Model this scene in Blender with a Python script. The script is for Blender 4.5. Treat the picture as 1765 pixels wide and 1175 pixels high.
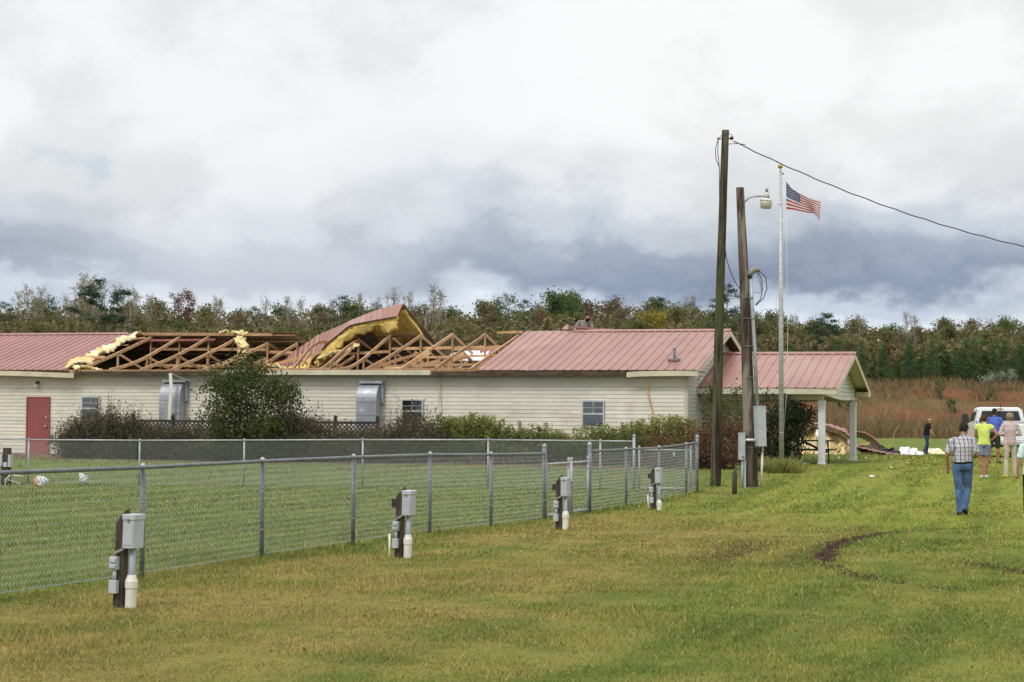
import bpy, bmesh, math, random
import numpy as np
from mathutils import Vector, Matrix, Euler

for _o in list(bpy.data.objects):
    bpy.data.objects.remove(_o)
scene = bpy.context.scene
COL = scene.collection
R = math.radians
PI = math.pi

# ------------------------------------------------------------------ camera
CAM_H = 1.75
FPX = 3432.0                       # 70 mm on a 36 mm sensor, photograph 1765 px wide
CX, CY = 882.5, 587.5
PITCH = math.atan(132.5 / FPX)
ROLL = 0.008
cam_m = Matrix.Rotation(PI / 2 + PITCH, 3, 'X') @ Matrix.Rotation(ROLL, 3, 'Z')
cd = bpy.data.cameras.new('camera')
cam = bpy.data.objects.new('camera', cd)
COL.objects.link(cam)
cd.lens = 70.0
cd.sensor_width = 36.0
cd.clip_start = 0.1
cd.clip_end = 3000
cam.matrix_world = Matrix.Translation((0, 0, CAM_H)) @ cam_m.to_4x4()
scene.camera = cam

# ------------------------------------------------------------------ view settings
vs = scene.view_settings
vs.view_transform = 'Standard'
vs.look = 'None'
vs.exposure = 0.3
vs.gamma = 1.0
vs.use_curve_mapping = False
scene.render.engine = 'CYCLES'
scene.cycles.use_denoising = True
scene.cycles.max_bounces = 6
scene.cycles.transparent_max_bounces = 12
scene.cycles.use_adaptive_sampling = False
try:
    scene.cycles.denoiser = 'OPENIMAGEDENOISE'
    scene.cycles.denoising_prefilter = 'ACCURATE'
except Exception:
    pass


class NT:
    """small helper to write node trees"""
    def __init__(self, tree):
        self.t = tree
        self.n = tree.nodes
        self.l = tree.links

    def node(self, kind, ins=None, **props):
        nd = self.n.new(kind)
        for k, v in props.items():
            setattr(nd, k, v)
        for k, v in (ins or {}).items():
            self.put(nd.inputs[k], v)
        return nd

    def put(self, sock, v):
        if isinstance(v, bpy.types.NodeSocket):
            self.l.new(v, sock)
        else:
            sock.default_value = v

    def math(self, op, a, b=0.0, c=0.0, clamp=False):
        nd = self.n.new('ShaderNodeMath')
        nd.operation = op
        nd.use_clamp = clamp
        for i, v in enumerate((a, b, c)):
            self.put(nd.inputs[i], v)
        return nd.outputs[0]

    def mix(self, f, a, b, blend='MIX'):
        nd = self.n.new('ShaderNodeMix')
        nd.data_type = 'RGBA'
        nd.blend_type = blend
        nd.clamp_factor = True
        self.put(nd.inputs[0], f)
        self.put(nd.inputs[6], col4(a))
        self.put(nd.inputs[7], col4(b))
        return nd.outputs[2]

    def ramp(self, f, stops, interp='LINEAR'):
        nd = self.n.new('ShaderNodeValToRGB')
        cr = nd.color_ramp
        cr.interpolation = interp
        while len(cr.elements) < len(stops):
            cr.elements.new(0.5)
        for e, (p, c) in zip(cr.elements, stops):
            e.position = p
            e.color = col4(c)
        self.put(nd.inputs[0], f)
        return nd.outputs[0]

    def noise(self, vec, scale, detail=4.0, rough=0.55, dist=0.0):
        nd = self.n.new('ShaderNodeTexNoise')
        if vec is not None:
            self.l.new(vec, nd.inputs['Vector'])
        nd.inputs['Scale'].default_value = scale
        nd.inputs['Detail'].default_value = detail
        nd.inputs['Roughness'].default_value = rough
        nd.inputs['Distortion'].default_value = dist
        return nd.outputs[0]

    def mapping(self, vec, scale=(1, 1, 1), loc=(0, 0, 0), rot=(0, 0, 0)):
        nd = self.n.new('ShaderNodeMapping')
        self.l.new(vec, nd.inputs['Vector'])
        nd.inputs['Scale'].default_value = scale
        nd.inputs['Location'].default_value = loc
        nd.inputs['Rotation'].default_value = rot
        return nd.outputs[0]

    def step(self, x, lo, hi):
        nd = self.n.new('ShaderNodeMapRange')
        nd.interpolation_type = 'SMOOTHSTEP'
        self.put(nd.inputs[0], x)
        self.put(nd.inputs[1], lo)
        self.put(nd.inputs[2], hi)
        return nd.outputs[0]


def col4(c):
    if isinstance(c, bpy.types.NodeSocket):
        return c
    if isinstance(c, (int, float)):
        return (c, c, c, 1.0)
    c = tuple(c)
    return c if len(c) == 4 else c + (1.0,)


# ------------------------------------------------------------------ world: broken overcast over a daylight sky
SUN_EL, SUN_AZ = R(48), R(215)      # azimuth from +Y clockwise: behind the camera, to its left
world = bpy.data.worlds.new('World')
scene.world = world
world.use_nodes = True
w = NT(world.node_tree)
w.n.clear()
sky = w.node('ShaderNodeTexSky', sky_type='NISHITA', sun_disc=False)
sky.sun_elevation = SUN_EL
sky.sun_rotation = SUN_AZ
sky.altitude = 100
sky.air_density = 1.0
sky.dust_density = 1.5
tc = w.node('ShaderNodeTexCoord')
sep = w.node('ShaderNodeSeparateXYZ', {0: tc.outputs['Generated']})
el = w.math('MULTIPLY', w.math('ARCSINE', sep.outputs[2]), 180 / PI)        # degrees above the horizon
gen = tc.outputs['Generated']
vec1 = w.mapping(gen, (1, 1, 1.9), (0.35, 0.2, 0.0))
nA = w.noise(vec1, 6.0, 4.0, 0.5, 0.2)                                            # big masses
nB = w.noise(w.mapping(gen, (1, 1, 1.5), (0.9, 0.1, 0.3)), 15.0, 9.0, 0.56, 0.15)   # billows
nC = w.noise(w.mapping(gen, (1, 1, 1.5), (2.3, 0.7, 0.1)), 9.0, 9.0, 0.58, 0.1)
nD = w.noise(w.mapping(gen, (1, 1, 0.6), (1.7, 0.4, 0.0)), 3.2, 2.0, 0.4)         # where the rain base is thick
e2 = w.math('ADD', el, w.math('MULTIPLY', w.math('SUBTRACT', nA, 0.5), 2.6))
e2 = w.math('ADD', e2, w.math('MULTIPLY', w.math('SUBTRACT', nB, 0.5), 4.2))
f = w.math('DIVIDE', w.math('ADD', e2, 0.45), 20.0)
body = w.ramp(f, [(0.0, (0.66, 0.70, 0.75)), (0.17, (0.64, 0.69, 0.75)), (0.20, (0.46, 0.52, 0.61)),
                  (0.23, (0.225, 0.275, 0.37)), (0.265, (0.29, 0.34, 0.43)), (0.305, (0.47, 0.51, 0.57)), (0.355, (0.66, 0.68, 0.70)),
                  (0.44, (0.745, 0.75, 0.755)), (0.75, (0.765, 0.768, 0.77)), (1.0, (0.77, 0.77, 0.77))], 'EASE')
thin = w.step(nD, 0.34, 0.54)
body = w.mix(w.math('MULTIPLY', w.math('SUBTRACT', 1.0, thin), 0.5), body, (0.68, 0.70, 0.725))
# an overcast sky is brighter overhead than near the horizon
lift = w.math('MULTIPLY_ADD', w.step(el, 12.0, 70.0), 0.7, 1.0)
shade = w.math('MULTIPLY_ADD', w.step(nC, 0.44, 0.60), -1.25, 10.35)
cloud = w.node('ShaderNodeVectorMath', {0: body, 3: w.math('MULTIPLY', shade, lift)}, operation='SCALE').outputs[0]
gap = w.math('MULTIPLY', w.step(nC, 0.60, 0.70), w.step(nB, 0.50, 0.62))
final = w.mix(w.math('MULTIPLY', gap, 0.5), cloud, sky.outputs[0])
bg = w.node('ShaderNodeBackground', {'Color': final, 'Strength': 0.1})
w.node('ShaderNodeOutputWorld', {0: bg.outputs[0]})

# ------------------------------------------------------------------ the sun, veiled by cloud
ld = bpy.data.lights.new('sun', 'SUN')
ld.energy = 1.3
ld.angle = R(14)
ld.color = (1.0, 0.96, 0.9)
sun = bpy.data.objects.new('sun', ld)
COL.objects.link(sun)
sdir = Vector((math.sin(SUN_AZ) * math.cos(SUN_EL), math.cos(SUN_AZ) * math.cos(SUN_EL), math.sin(SUN_EL)))
sun.rotation_euler = (-sdir).to_track_quat('-Z', 'Y').to_euler()
sun.location = sdir * 80


# ------------------------------------------------------------------ frames of reference
ALPHA = R(17.7)                     # the building and the fences stand turned by this much
CA, SA = math.cos(ALPHA), math.sin(ALPHA)
CO = Vector((5.59, 63.2))           # front right corner of the long wall


def W(u, v, z=0.0):
    """u metres along the long wall to the right of its corner, v metres behind its face"""
    return Vector((CO.x + u * CA + v * SA, CO.y - u * SA + v * CA, z))


def UV(x, y):
    dx, dy = x - CO.x, y - CO.y
    return dx * CA - dy * SA, dx * SA + dy * CA


def ss(a, b, x):
    t = np.clip((x - a) / (b - a), 0, 1)
    return t * t * (3 - 2 * t)


_rs = np.random.RandomState(5)
_NT = _rs.rand(64, 64)


def vnoise(x, y):
    x = np.asarray(x, float)
    y = np.asarray(y, float)
    xi, yi = np.floor(x).astype(int), np.floor(y).astype(int)
    fx, fy = x - xi, y - yi
    fx, fy = fx * fx * (3 - 2 * fx), fy * fy * (3 - 2 * fy)
    g = lambda a, b: _NT[a % 64, b % 64]
    return ((g(xi, yi) * (1 - fx) + g(xi + 1, yi) * fx) * (1 - fy)
            + (g(xi, yi + 1) * (1 - fx) + g(xi + 1, yi + 1) * fx) * fy)


def ground_z(x, y):
    x = np.asarray(x, float)
    y = np.asarray(y, float)
    u, v = UV(x, y)
    a = -0.05 + 0.40 * ss(-20, -5, v) + 0.08 * ss(-28, -36, v)
    a = a - 0.14 * ss(0, -14, u) * np.exp(-((v + 16) / 6.0) ** 2)
    a = a - 0.18 * ss(78, 93, y) * (1 - ss(105, 130, y)) + 0.12 * ss(112, 150, y)
    a = a + 0.05 * (vnoise(x * 0.33, y * 0.33) - 0.5) * ss(30, 16, y + 0 * x)
    b = ss(149, 171, y)
    a = a + 4.25 * b + 0.02 * np.clip(y - 168, 0, 200)
    a = a + (vnoise(x * 0.35 + 7, y * 0.5) - 0.5) * 0.9 * b * (1 - ss(172, 185, y))
    return a


def gz(x, y):
    return float(ground_z(x, y))


def ray(px, py):
    return cam_m @ Vector(((px - CX) / FPX, (CY - py) / FPX, -1.0))


def at(px, py, Y):
    d = ray(px, py)
    return Vector((0, 0, CAM_H)) + d * (Y / d.y)


def on_ground(px, py):
    """the point of the ground seen at a picture position, by marching along the ray"""
    d = ray(px, py)
    d = d / d.y
    lo, Y = 4.0, 4.0
    o = Vector((0, 0, CAM_H))
    while Y < 400:
        p = o + d * Y
        if p.z < gz(p.x, p.y):
            break
        lo = Y
        Y += max(0.25, Y * 0.01)
    hi = Y
    for _ in range(24):
        m = (lo + hi) / 2
        p = o + d * m
        if p.z < gz(p.x, p.y):
            hi = m
        else:
            lo = m
    p = o + d * hi
    return Vector((p.x, p.y, gz(p.x, p.y)))


# ------------------------------------------------------------------ object helpers
def link(o, parent=None):
    COL.objects.link(o)
    if parent is not None:
        o.parent = parent
    return o


def tag(o, label=None, cat=None, group=None, kind=None):
    if label:
        o['label'] = label
    if cat:
        o['category'] = cat
    if group:
        o['group'] = group
    if kind:
        o['kind'] = kind
    return o


def empty(name, loc=(0, 0, 0), rz=0.0, parent=None):
    o = bpy.data.objects.new(name, None)
    o.empty_display_size = 0.2
    link(o, parent)
    o.location = loc
    o.rotation_euler = (0, 0, rz)
    return o


def thing(name, label, cat, loc=(0, 0, 0), rz=0.0, group=None):
    return tag(empty(name, loc, rz), label, cat, group)


def put(name, mesh, parent=None, loc=(0, 0, 0), rot=(0, 0, 0), scale=(1, 1, 1)):
    o = bpy.data.objects.new(name, mesh)
    link(o, parent)
    o.location = loc
    o.rotation_euler = rot
    o.scale = scale
    return o


def copy_tree(o, parent=None):
    c = o.copy()
    link(c, None)
    c.parent = parent
    for ch in o.children:
        copy_tree(ch, c)
    return c


class MB:
    """collects shapes into one mesh"""
    def __init__(self):
        self.v = []
        self.f = []
        self.m = []
        self.sm = []

    def add(self, verts, faces, m=0, smooth=False):
        b = len(self.v)
        self.v += [tuple(p) for p in verts]
        self.f += [tuple(i + b for i in f) for f in faces]
        self.m += [m] * len(faces)
        self.sm += [smooth] * len(faces)
        return self

    def box(self, lo, hi, m=0, M=None):
        x0, y0, z0 = lo
        x1, y1, z1 = hi
        vs_ = [(x0, y0, z0), (x1, y0, z0), (x1, y1, z0), (x0, y1, z0), (x0, y0, z1), (x1, y0, z1), (x1, y1, z1), (x0, y1, z1)]
        if M is not None:
            vs_ = [tuple(M @ Vector(p)) for p in vs_]
        return self.add(vs_, [(0, 3, 2, 1), (4, 5, 6, 7), (0, 1, 5, 4), (1, 2, 6, 5), (2, 3, 7, 6), (3, 0, 4, 7)], m)

    def bar(self, a, b, w_, h_, m=0, up=(0, 0, 1)):
        """rectangular bar from a to b, width w_ sideways, h_ along up"""
        a, b = Vector(a), Vector(b)
        d = (b - a).normalized()
        upv = Vector(up)
        s = d.cross(upv)
        if s.length < 1e-5:
            s = d.cross(Vector((1, 0, 0)))
        s.normalize()
        t = s.cross(d).normalized()
        s = s * (w_ / 2)
        t = t * (h_ / 2)
        vs_ = [a - s - t, a + s - t, a + s + t, a - s + t, b - s - t, b + s - t, b + s + t, b - s + t]
        return self.add(vs_, [(0, 3, 2, 1), (4, 5, 6, 7), (0, 1, 5, 4), (1, 2, 6, 5), (2, 3, 7, 6), (3, 0, 4, 7)], m)

    def tube(self, pts, rad, n=8, m=0, smooth=True, caps=True, flat=None):
        pts = [Vector(p) for p in pts]
        if not isinstance(rad, (list, tuple)):
            rad = [rad] * len(pts)
        vs_, fs = [], []
        ref = None
        for i, p in enumerate(pts):
            if i == 0:
                d = pts[1] - p
            elif i == len(pts) - 1:
                d = p - pts[i - 1]
            else:
                d = pts[i + 1] - pts[i - 1]
            if d.length < 1e-9:
                d = Vector((0, 0, 1))
            d.normalize()
            if ref is None:
                ref = Vector((1, 0, 0)) if abs(d.x) < 0.9 else Vector((0, 1, 0))
            s = (ref - d * ref.dot(d)).normalized()
            t = d.cross(s)
            ref = s
            r = rad[i]
            rx, ry = r if isinstance(r, tuple) else (r, r)
            for k in range(n):
                a = 2 * PI * k / n
                vs_.append(p + s * (rx * math.cos(a)) + t * (ry * math.sin(a)))
        for i in range(len(pts) - 1):
            for k in range(n):
                k2 = (k + 1) % n
                fs.append((i * n + k, i * n + k2, (i + 1) * n + k2, (i + 1) * n + k))
        self.add(vs_, fs, m, smooth)
        if caps:
            b = len(self.v) - len(vs_)
            self.f += [tuple(b + k for k in reversed(range(n))), tuple(b + (len(pts) - 1) * n + k for k in range(n))]
            self.m += [m, m]
            self.sm += [False, False]
        return self

    def ball(self, c, r, nu=10, nv=7, m=0, smooth=True):
        rx, ry, rz = r if isinstance(r, (tuple, list)) else (r, r, r)
        vs_, fs = [(c[0], c[1], c[2] - rz)], []
        for j in range(1, nv):
            ph = -PI / 2 + PI * j / nv
            for i in range(nu):
                a = 2 * PI * i / nu
                vs_.append((c[0] + rx * math.cos(ph) * math.cos(a), c[1] + ry * math.cos(ph) * math.sin(a), c[2] + rz * math.sin(ph)))
        vs_.append((c[0], c[1], c[2] + rz))
        for i in range(nu):
            i2 = (i + 1) % nu
            fs.append((0, 1 + i2, 1 + i))
            for j in range(nv - 2):
                fs.append((1 + j * nu + i, 1 + j * nu + i2, 1 + (j + 1) * nu + i2, 1 + (j + 1) * nu + i))
            fs.append((1 + (nv - 2) * nu + i, 1 + (nv - 2) * nu + i2, len(vs_) - 1))
        return self.add(vs_, fs, m, smooth)

    def grid(self, P, m=0, smooth=True, thick=None):
        """P[i][j] points; with thick (Vector) makes a closed slab"""
        ni, nj = len(P), len(P[0])
        vs_ = [Vector(P[i][j]) for i in range(ni) for j in range(nj)]
        fs = [(i * nj + j, (i + 1) * nj + j, (i + 1) * nj + j + 1, i * nj + j + 1) for i in range(ni - 1) for j in range(nj - 1)]
        if thick is not None:
            T = Vector(thick)
            n0 = len(vs_)
            vs_ = vs_ + [p + T for p in vs_]
            fs2 = [tuple(reversed([k + n0 for k in f_])) for f_ in fs]
            rim = []
            per = [i * nj for i in range(ni)] + [(ni - 1) * nj + j for j in range(1, nj)] + [i * nj + nj - 1 for i in range(ni - 2, -1, -1)] + [j for j in range(nj - 2, 0, -1)]
            for a, b in zip(per, per[1:] + per[:1]):
                rim.append((b, a, a + n0, b + n0))
            fs = fs + fs2 + rim
        return self.add(vs_, fs, m, smooth)

    def mesh(self, name, mats):
        me = bpy.data.meshes.new(name)
        me.from_pydata([tuple(p) for p in self.v], [], self.f)
        for mm in (mats if isinstance(mats, (list, tuple)) else [mats]):
            me.materials.append(mm)
        me.polygons.foreach_set('material_index', self.m)
        me.polygons.foreach_set('use_smooth', self.sm)
        me.update()
        return me

    def build(self, name, mats, parent=None, loc=(0, 0, 0), rot=(0, 0, 0), bevel=0.0, fix=False):
        me = self.mesh(name, mats)
        if fix:
            bm = bmesh.new()
            bm.from_mesh(me)
            bmesh.ops.recalc_face_normals(bm, faces=bm.faces)
            bm.to_mesh(me)
            bm.free()
        o = put(name, me, parent, loc, rot)
        if bevel:
            md = o.modifiers.new('bevel', 'BEVEL')
            md.width = bevel
            md.segments = 2
            md.limit_method = 'ANGLE'
            md.angle_limit = R(40)
        return o


# ------------------------------------------------------------------ materials
MATS = {}


def pmat(name, c1, c2=None, scale=6.0, rough=0.6, metal=0.0, spec=0.5, bump=0.0, bscale=None, stretch=(1, 1, 1),
         rand=0.0, detail=5.0, lo=0.35, hi=0.65, c3=None, c3scale=1.0, c3lo=0.55, c3hi=0.7, coords='Object', trans=0.0):
    m = bpy.data.materials.new(name)
    m.use_nodes = True
    t = NT(m.node_tree)
    t.n.clear()
    tcn = t.node('ShaderNodeTexCoord')
    if coords == 'World':
        vec = t.node('ShaderNodeNewGeometry').outputs['Position']
    else:
        vec = tcn.outputs['Object']
    oi = t.node('ShaderNodeObjectInfo')
    vec = t.node('ShaderNodeVectorMath', {0: vec, 1: oi.outputs['Location']}, operation='ADD').outputs[0] if coords == 'Object' else vec
    mv = t.mapping(vec, stretch)
    n = t.noise(mv, scale, detail)
    base = t.mix(t.step(n, lo, hi), c1, c2 if c2 else c1)
    if c3:
        base = t.mix(t.step(t.noise(mv, c3scale, 6.0, 0.65), c3lo, c3hi), base, c3)
    if rand:
        hs = t.node('ShaderNodeHueSaturation', {'Color': base, 'Value': t.math('MULTIPLY_ADD', oi.outputs['Random'], 2 * rand, 1 - rand)})
        base = hs.outputs[0]
    b = t.node('ShaderNodeBsdfPrincipled', {'Base Color': base, 'Roughness': rough, 'Metallic': metal, 'Specular IOR Level': spec})
    if bump:
        bn = t.node('ShaderNodeBump', {'Height': t.noise(mv, bscale or scale * 3, 6.0, 0.6), 'Strength': bump, 'Distance': 0.02})
        t.l.new(bn.outputs[0], b.inputs['Normal'])
    out = b.outputs[0]
    if trans:
        tr = t.node('ShaderNodeBsdfTranslucent', {'Color': base})
        out = t.node('ShaderNodeMixShader', {0: trans, 1: out, 2: tr.outputs[0]}).outputs[0]
    t.node('ShaderNodeOutputMaterial', {0: out})
    MATS[name] = m
    return m


def leafmat(name, stops, scale=1.2, trans=0.3, rough=0.7, vary=0.6):
    """foliage: colour varies from tree to tree, in clumps and from leaf to leaf"""
    m = bpy.data.materials.new(name)
    m.use_nodes = True
    t = NT(m.node_tree)
    t.n.clear()
    oi = t.node('ShaderNodeObjectInfo')
    pos = t.node('ShaderNodeNewGeometry')
    n1 = t.noise(pos.outputs['Position'], scale, 2.0)
    wn = t.node('ShaderNodeTexWhiteNoise', {0: pos.outputs['Random Per Island']}, noise_dimensions='3D')
    v = t.math('ADD', t.math('MULTIPLY', oi.outputs['Random'], 0.42), t.math('MULTIPLY', n1, 0.55))
    v = t.math('ADD', v, t.math('MULTIPLY', t.math('SUBTRACT', pos.outputs['Random Per Island'], 0.5), 0.35), clamp=True)
    base = t.ramp(v, stops)
    hs = t.node('ShaderNodeHueSaturation', {'Color': base, 'Value': t.math('MULTIPLY_ADD', pos.outputs['Random Per Island'], vary, 1 - vary / 2)})
    base = hs.outputs[0]
    b = t.node('ShaderNodeBsdfPrincipled', {'Base Color': base, 'Roughness': rough, 'Specular IOR Level': 0.25})
    tr = t.node('ShaderNodeBsdfTranslucent', {'Color': base})
    mx = t.node('ShaderNodeMixShader', {0: trans, 1: b.outputs[0], 2: tr.outputs[0]})
    t.node('ShaderNodeOutputMaterial', {0: mx.outputs[0]})
    MATS[name] = m
    return m

# ================================================================== MATERIAL SET
wood_new = pmat('framing_lumber', (0.56, 0.355, 0.19), (0.44, 0.25, 0.12), 5, 0.7, stretch=(1, 1, 1), bump=0.2, rand=0.25)
wood_old = pmat('weathered_post_wood', (0.085, 0.066, 0.048), (0.035, 0.027, 0.02), 7, 0.85, stretch=(4, 4, 0.5), bump=0.6, bscale=20)
wood_dark = pmat('dark_stained_wood', (0.05, 0.034, 0.026), (0.025, 0.018, 0.015), 9, 0.8, bump=0.3)
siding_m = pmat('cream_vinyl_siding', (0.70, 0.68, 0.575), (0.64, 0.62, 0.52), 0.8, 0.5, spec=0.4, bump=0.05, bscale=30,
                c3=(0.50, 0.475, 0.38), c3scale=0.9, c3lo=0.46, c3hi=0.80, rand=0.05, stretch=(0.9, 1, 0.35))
siding_shaded = pmat('shaded_vinyl_siding', (0.60, 0.58, 0.50), (0.53, 0.51, 0.45), 0.8, 0.5, spec=0.4, rand=0.04)  # darker copy of the cream siding: the right-facing gables' shade put into colour
trim_m = pmat('cream_trim', (0.62, 0.58, 0.42), (0.52, 0.48, 0.35), 2.0, 0.5, bump=0.05)
white_paint = pmat('white_paint', (0.78, 0.79, 0.80), (0.70, 0.71, 0.73), 3, 0.45, bump=0.05)
roof_m = pmat('faded_red_roof_metal', (0.27, 0.118, 0.088), (0.315, 0.152, 0.118), 0.9, 0.38, spec=0.6, rand=0.07,
              c3=(0.355, 0.20, 0.158), c3scale=0.5, c3lo=0.45, c3hi=0.75, bump=0.02)
roof_dark = pmat('red_roof_metal', (0.27, 0.075, 0.068), (0.33, 0.11, 0.095), 1.4, 0.42, spec=0.5, rand=0.1)
roof_under = pmat('bare_metal_underside', (0.44, 0.37, 0.26), (0.32, 0.26, 0.18), 2.0, 0.5, rand=0.1, c3=(0.2, 0.13, 0.08), c3scale=1.5)
insul_m = pmat('yellow_fibreglass', (0.72, 0.58, 0.27), (0.62, 0.46, 0.17), 3.5, 0.95, spec=0.1, bump=1.0, bscale=14,
               c3=(0.80, 0.73, 0.52), c3scale=2.0, c3lo=0.42, c3hi=0.62)
door_m = pmat('red_painted_door', (0.285, 0.075, 0.072), (0.25, 0.065, 0.064), 2.0, 0.45, bump=0.05)
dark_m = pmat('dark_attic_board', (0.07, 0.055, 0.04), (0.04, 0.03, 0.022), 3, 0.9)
rot_m = pmat('stained_bare_board', (0.10, 0.07, 0.045), (0.045, 0.03, 0.02), 3, 0.9, stretch=(1, 1, 4), bump=0.4)
insul_bright = pmat('fresh_yellow_fibreglass', (0.78, 0.60, 0.22), (0.68, 0.48, 0.14), 3.0, 0.95, spec=0.1, bump=1.0, bscale=12, c3=(0.80, 0.68, 0.36), c3scale=2.2, c3lo=0.55, c3hi=0.72)
concrete_m = pmat('old_concrete', (0.33, 0.30, 0.27), (0.25, 0.23, 0.2), 3, 0.9, bump=0.3)
galv_m = pmat('galvanised_steel', (0.40, 0.42, 0.44), (0.31, 0.33, 0.35), 9, 0.5, metal=0.35, rand=0.06, bump=0.05)
galv_dark = pmat('weathered_fence_steel', (0.21, 0.225, 0.24), (0.15, 0.162, 0.175), 7, 0.55, metal=0.3, rand=0.08)
wire_m = pmat('fence_wire', (0.42, 0.45, 0.45), (0.34, 0.37, 0.37), 9, 0.55, metal=0.2)
duct_m = pmat('grey_duct_metal', (0.36, 0.385, 0.42), (0.28, 0.305, 0.34), 2.5, 0.45, metal=0.3, bump=0.06, bscale=5, c3=(0.5, 0.52, 0.54), c3scale=3)
greybox_m = pmat('grey_box_enamel', (0.46, 0.49, 0.52), (0.40, 0.43, 0.46), 6, 0.45, c3=(0.30, 0.29, 0.27), c3scale=4, c3lo=0.62, c3hi=0.8)
pvc_grey = pmat('grey_conduit', (0.30, 0.34, 0.40), (0.26, 0.30, 0.35), 5, 0.45)
pvc_white = pmat('white_pipe', (0.74, 0.72, 0.66), (0.66, 0.63, 0.55), 8, 0.45)
black_m = pmat('black_rubber', (0.02, 0.02, 0.022), (0.03, 0.03, 0.032), 6, 0.6)
brass_m = pmat('gold_ball', (0.55, 0.40, 0.12), (0.38, 0.28, 0.1), 6, 0.4, metal=0.6)
alu_m = pmat('brushed_aluminium', (0.52, 0.52, 0.51), (0.36, 0.36, 0.36), 5, 0.45, metal=0.25, stretch=(1, 1, 5), bump=0.05)
alu_frame = pmat('window_frame_aluminium', (0.55, 0.58, 0.58), (0.48, 0.5, 0.5), 5, 0.45, metal=0.2)
chrome_m = pmat('chrome', (0.75, 0.75, 0.76), None, 4, 0.15, metal=1.0)
bark_m = pmat('bark', (0.14, 0.115, 0.09), (0.085, 0.07, 0.055), 6, 0.9, bump=0.4, stretch=(2, 2, 0.5), rand=0.3)
pale_bark = pmat('pale_bark', (0.36, 0.33, 0.28), (0.22, 0.2, 0.17), 5, 0.9, bump=0.3, stretch=(2, 2, 0.5), rand=0.2)
blind_m = pmat('window_blind', (0.30, 0.31, 0.31), (0.24, 0.25, 0.25), 8, 0.7)
curtain_m = pmat('patterned_curtain', (0.36, 0.42, 0.42), (0.18, 0.24, 0.25), 7, 0.8, stretch=(4, 4, 0.6), c3=(0.5, 0.5, 0.46), c3scale=9)
tarp_m = pmat('white_house_wrap', (0.80, 0.80, 0.80), (0.70, 0.71, 0.73), 3, 0.6, bump=0.2)
mulch_m = pmat('mulch', (0.07, 0.045, 0.03), (0.04, 0.028, 0.02), 9, 0.95, bump=0.6, c3=(0.13, 0.08, 0.05), c3scale=5)


def pole_mat(name, a, b, c, ca, cb):
    """split and weathered utility pole: streaked along its length"""
    m = bpy.data.materials.new(name)
    m.use_nodes = True
    t = NT(m.node_tree)
    t.n.clear()
    o = t.node('ShaderNodeTexCoord').outputs['Object']
    st = t.mapping(o, (6, 6, 0.40))
    n1 = t.noise(st, 1.6, 7, 0.7)
    n2 = t.noise(t.mapping(o, (3, 3, 0.5), (4, 1, 0)), 1.0, 5)
    base = t.mix(t.step(n1, 0.42, 0.58), a, b)
    base = t.mix(t.math('MULTIPLY', t.step(n2, ca, cb), 0.85), base, c)
    crack = t.step(t.noise(t.mapping(o, (22, 22, 0.4)), 2.0, 5, 0.6), 0.60, 0.68)
    base = t.mix(t.math('MULTIPLY', crack, 0.7), base, (0.02, 0.016, 0.012))
    bmp = t.node('ShaderNodeBump', {'Height': n1, 'Strength': 0.8, 'Distance': 0.03})
    bs = t.node('ShaderNodeBsdfPrincipled', {'Base Color': base, 'Roughness': 0.9, 'Specular IOR Level': 0.2, 'Normal': bmp.outputs[0]})
    t.node('ShaderNodeOutputMaterial', {0: bs.outputs[0]})
    return m


pole_green = pole_mat('mossy_pole_wood', (0.105, 0.092, 0.058), (0.030, 0.024, 0.016), (0.075, 0.088, 0.038), 0.50, 0.62)
pole_grey = pole_mat('grey_pole_wood', (0.12, 0.092, 0.072), (0.042, 0.029, 0.024), (0.27, 0.24, 0.20), 0.54, 0.66)


def glass_mat(name, tint, f=0.25):
    m = bpy.data.materials.new(name)
    m.use_nodes = True
    t = NT(m.node_tree)
    t.n.clear()
    lw = t.node('ShaderNodeFresnel', {'IOR': 1.5})
    tr = t.node('ShaderNodeBsdfTransparent', {'Color': col4(tint)})
    gl = t.node('ShaderNodeBsdfGlossy', {'Color': (0.9, 0.93, 0.95, 1), 'Roughness': 0.04})
    mx = t.node('ShaderNodeMixShader', {0: t.math('ADD', lw.outputs[0], f * 0.3), 1: tr.outputs[0], 2: gl.outputs[0]})
    t.node('ShaderNodeOutputMaterial', {0: mx.outputs[0]})
    return m


glass_m = glass_mat('window_glass', (0.55, 0.58, 0.58))
tint_glass = glass_mat('tinted_truck_glass', (0.10, 0.11, 0.12))

# ================================================================== GROUND
# mud ruts, traced on the lawn where the tyres turned
def gpath(pts):
    return np.array([[p.x, p.y] for p in (on_ground(a, b) for a, b in pts)])


RUTS = [
    (gpath([(1424, 966), (1420, 955), (1432, 943), (1455, 933), (1485, 925), (1520, 919), (1552, 916)]), 0.085, 0.95),
    (gpath([(1545, 917), (1600, 913), (1680, 909)]), 0.07, 0.65),
    (gpath([(1424, 964), (1432, 973), (1452, 983), (1480, 991), (1512, 998)]), 0.08, 0.6),
    (gpath([(1505, 997), (1545, 1003), (1590, 1008), (1650, 1014)]), 0.13, 0.45),
    (gpath([(1648, 966), (1690, 972), (1730, 979), (1800, 990)]), 0.13, 0.75),
    (gpath([(1214, 968), (1260, 950), (1318, 930)]), 0.30, 0.55),
    (gpath([(1330, 975), (1400, 950), (1440, 930), (1500, 905)]), 0.25, 0.42),
    (gpath([(1680, 928), (1730, 922), (1800, 917)]), 0.10, 0.35),
    (gpath([(1205, 1092), (1250, 1076), (1300, 1060)]), 0.25, 0.30),
    (gpath([(1330, 1005), (1440, 960), (1520, 950)]), 0.40, 0.20),
]


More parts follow.
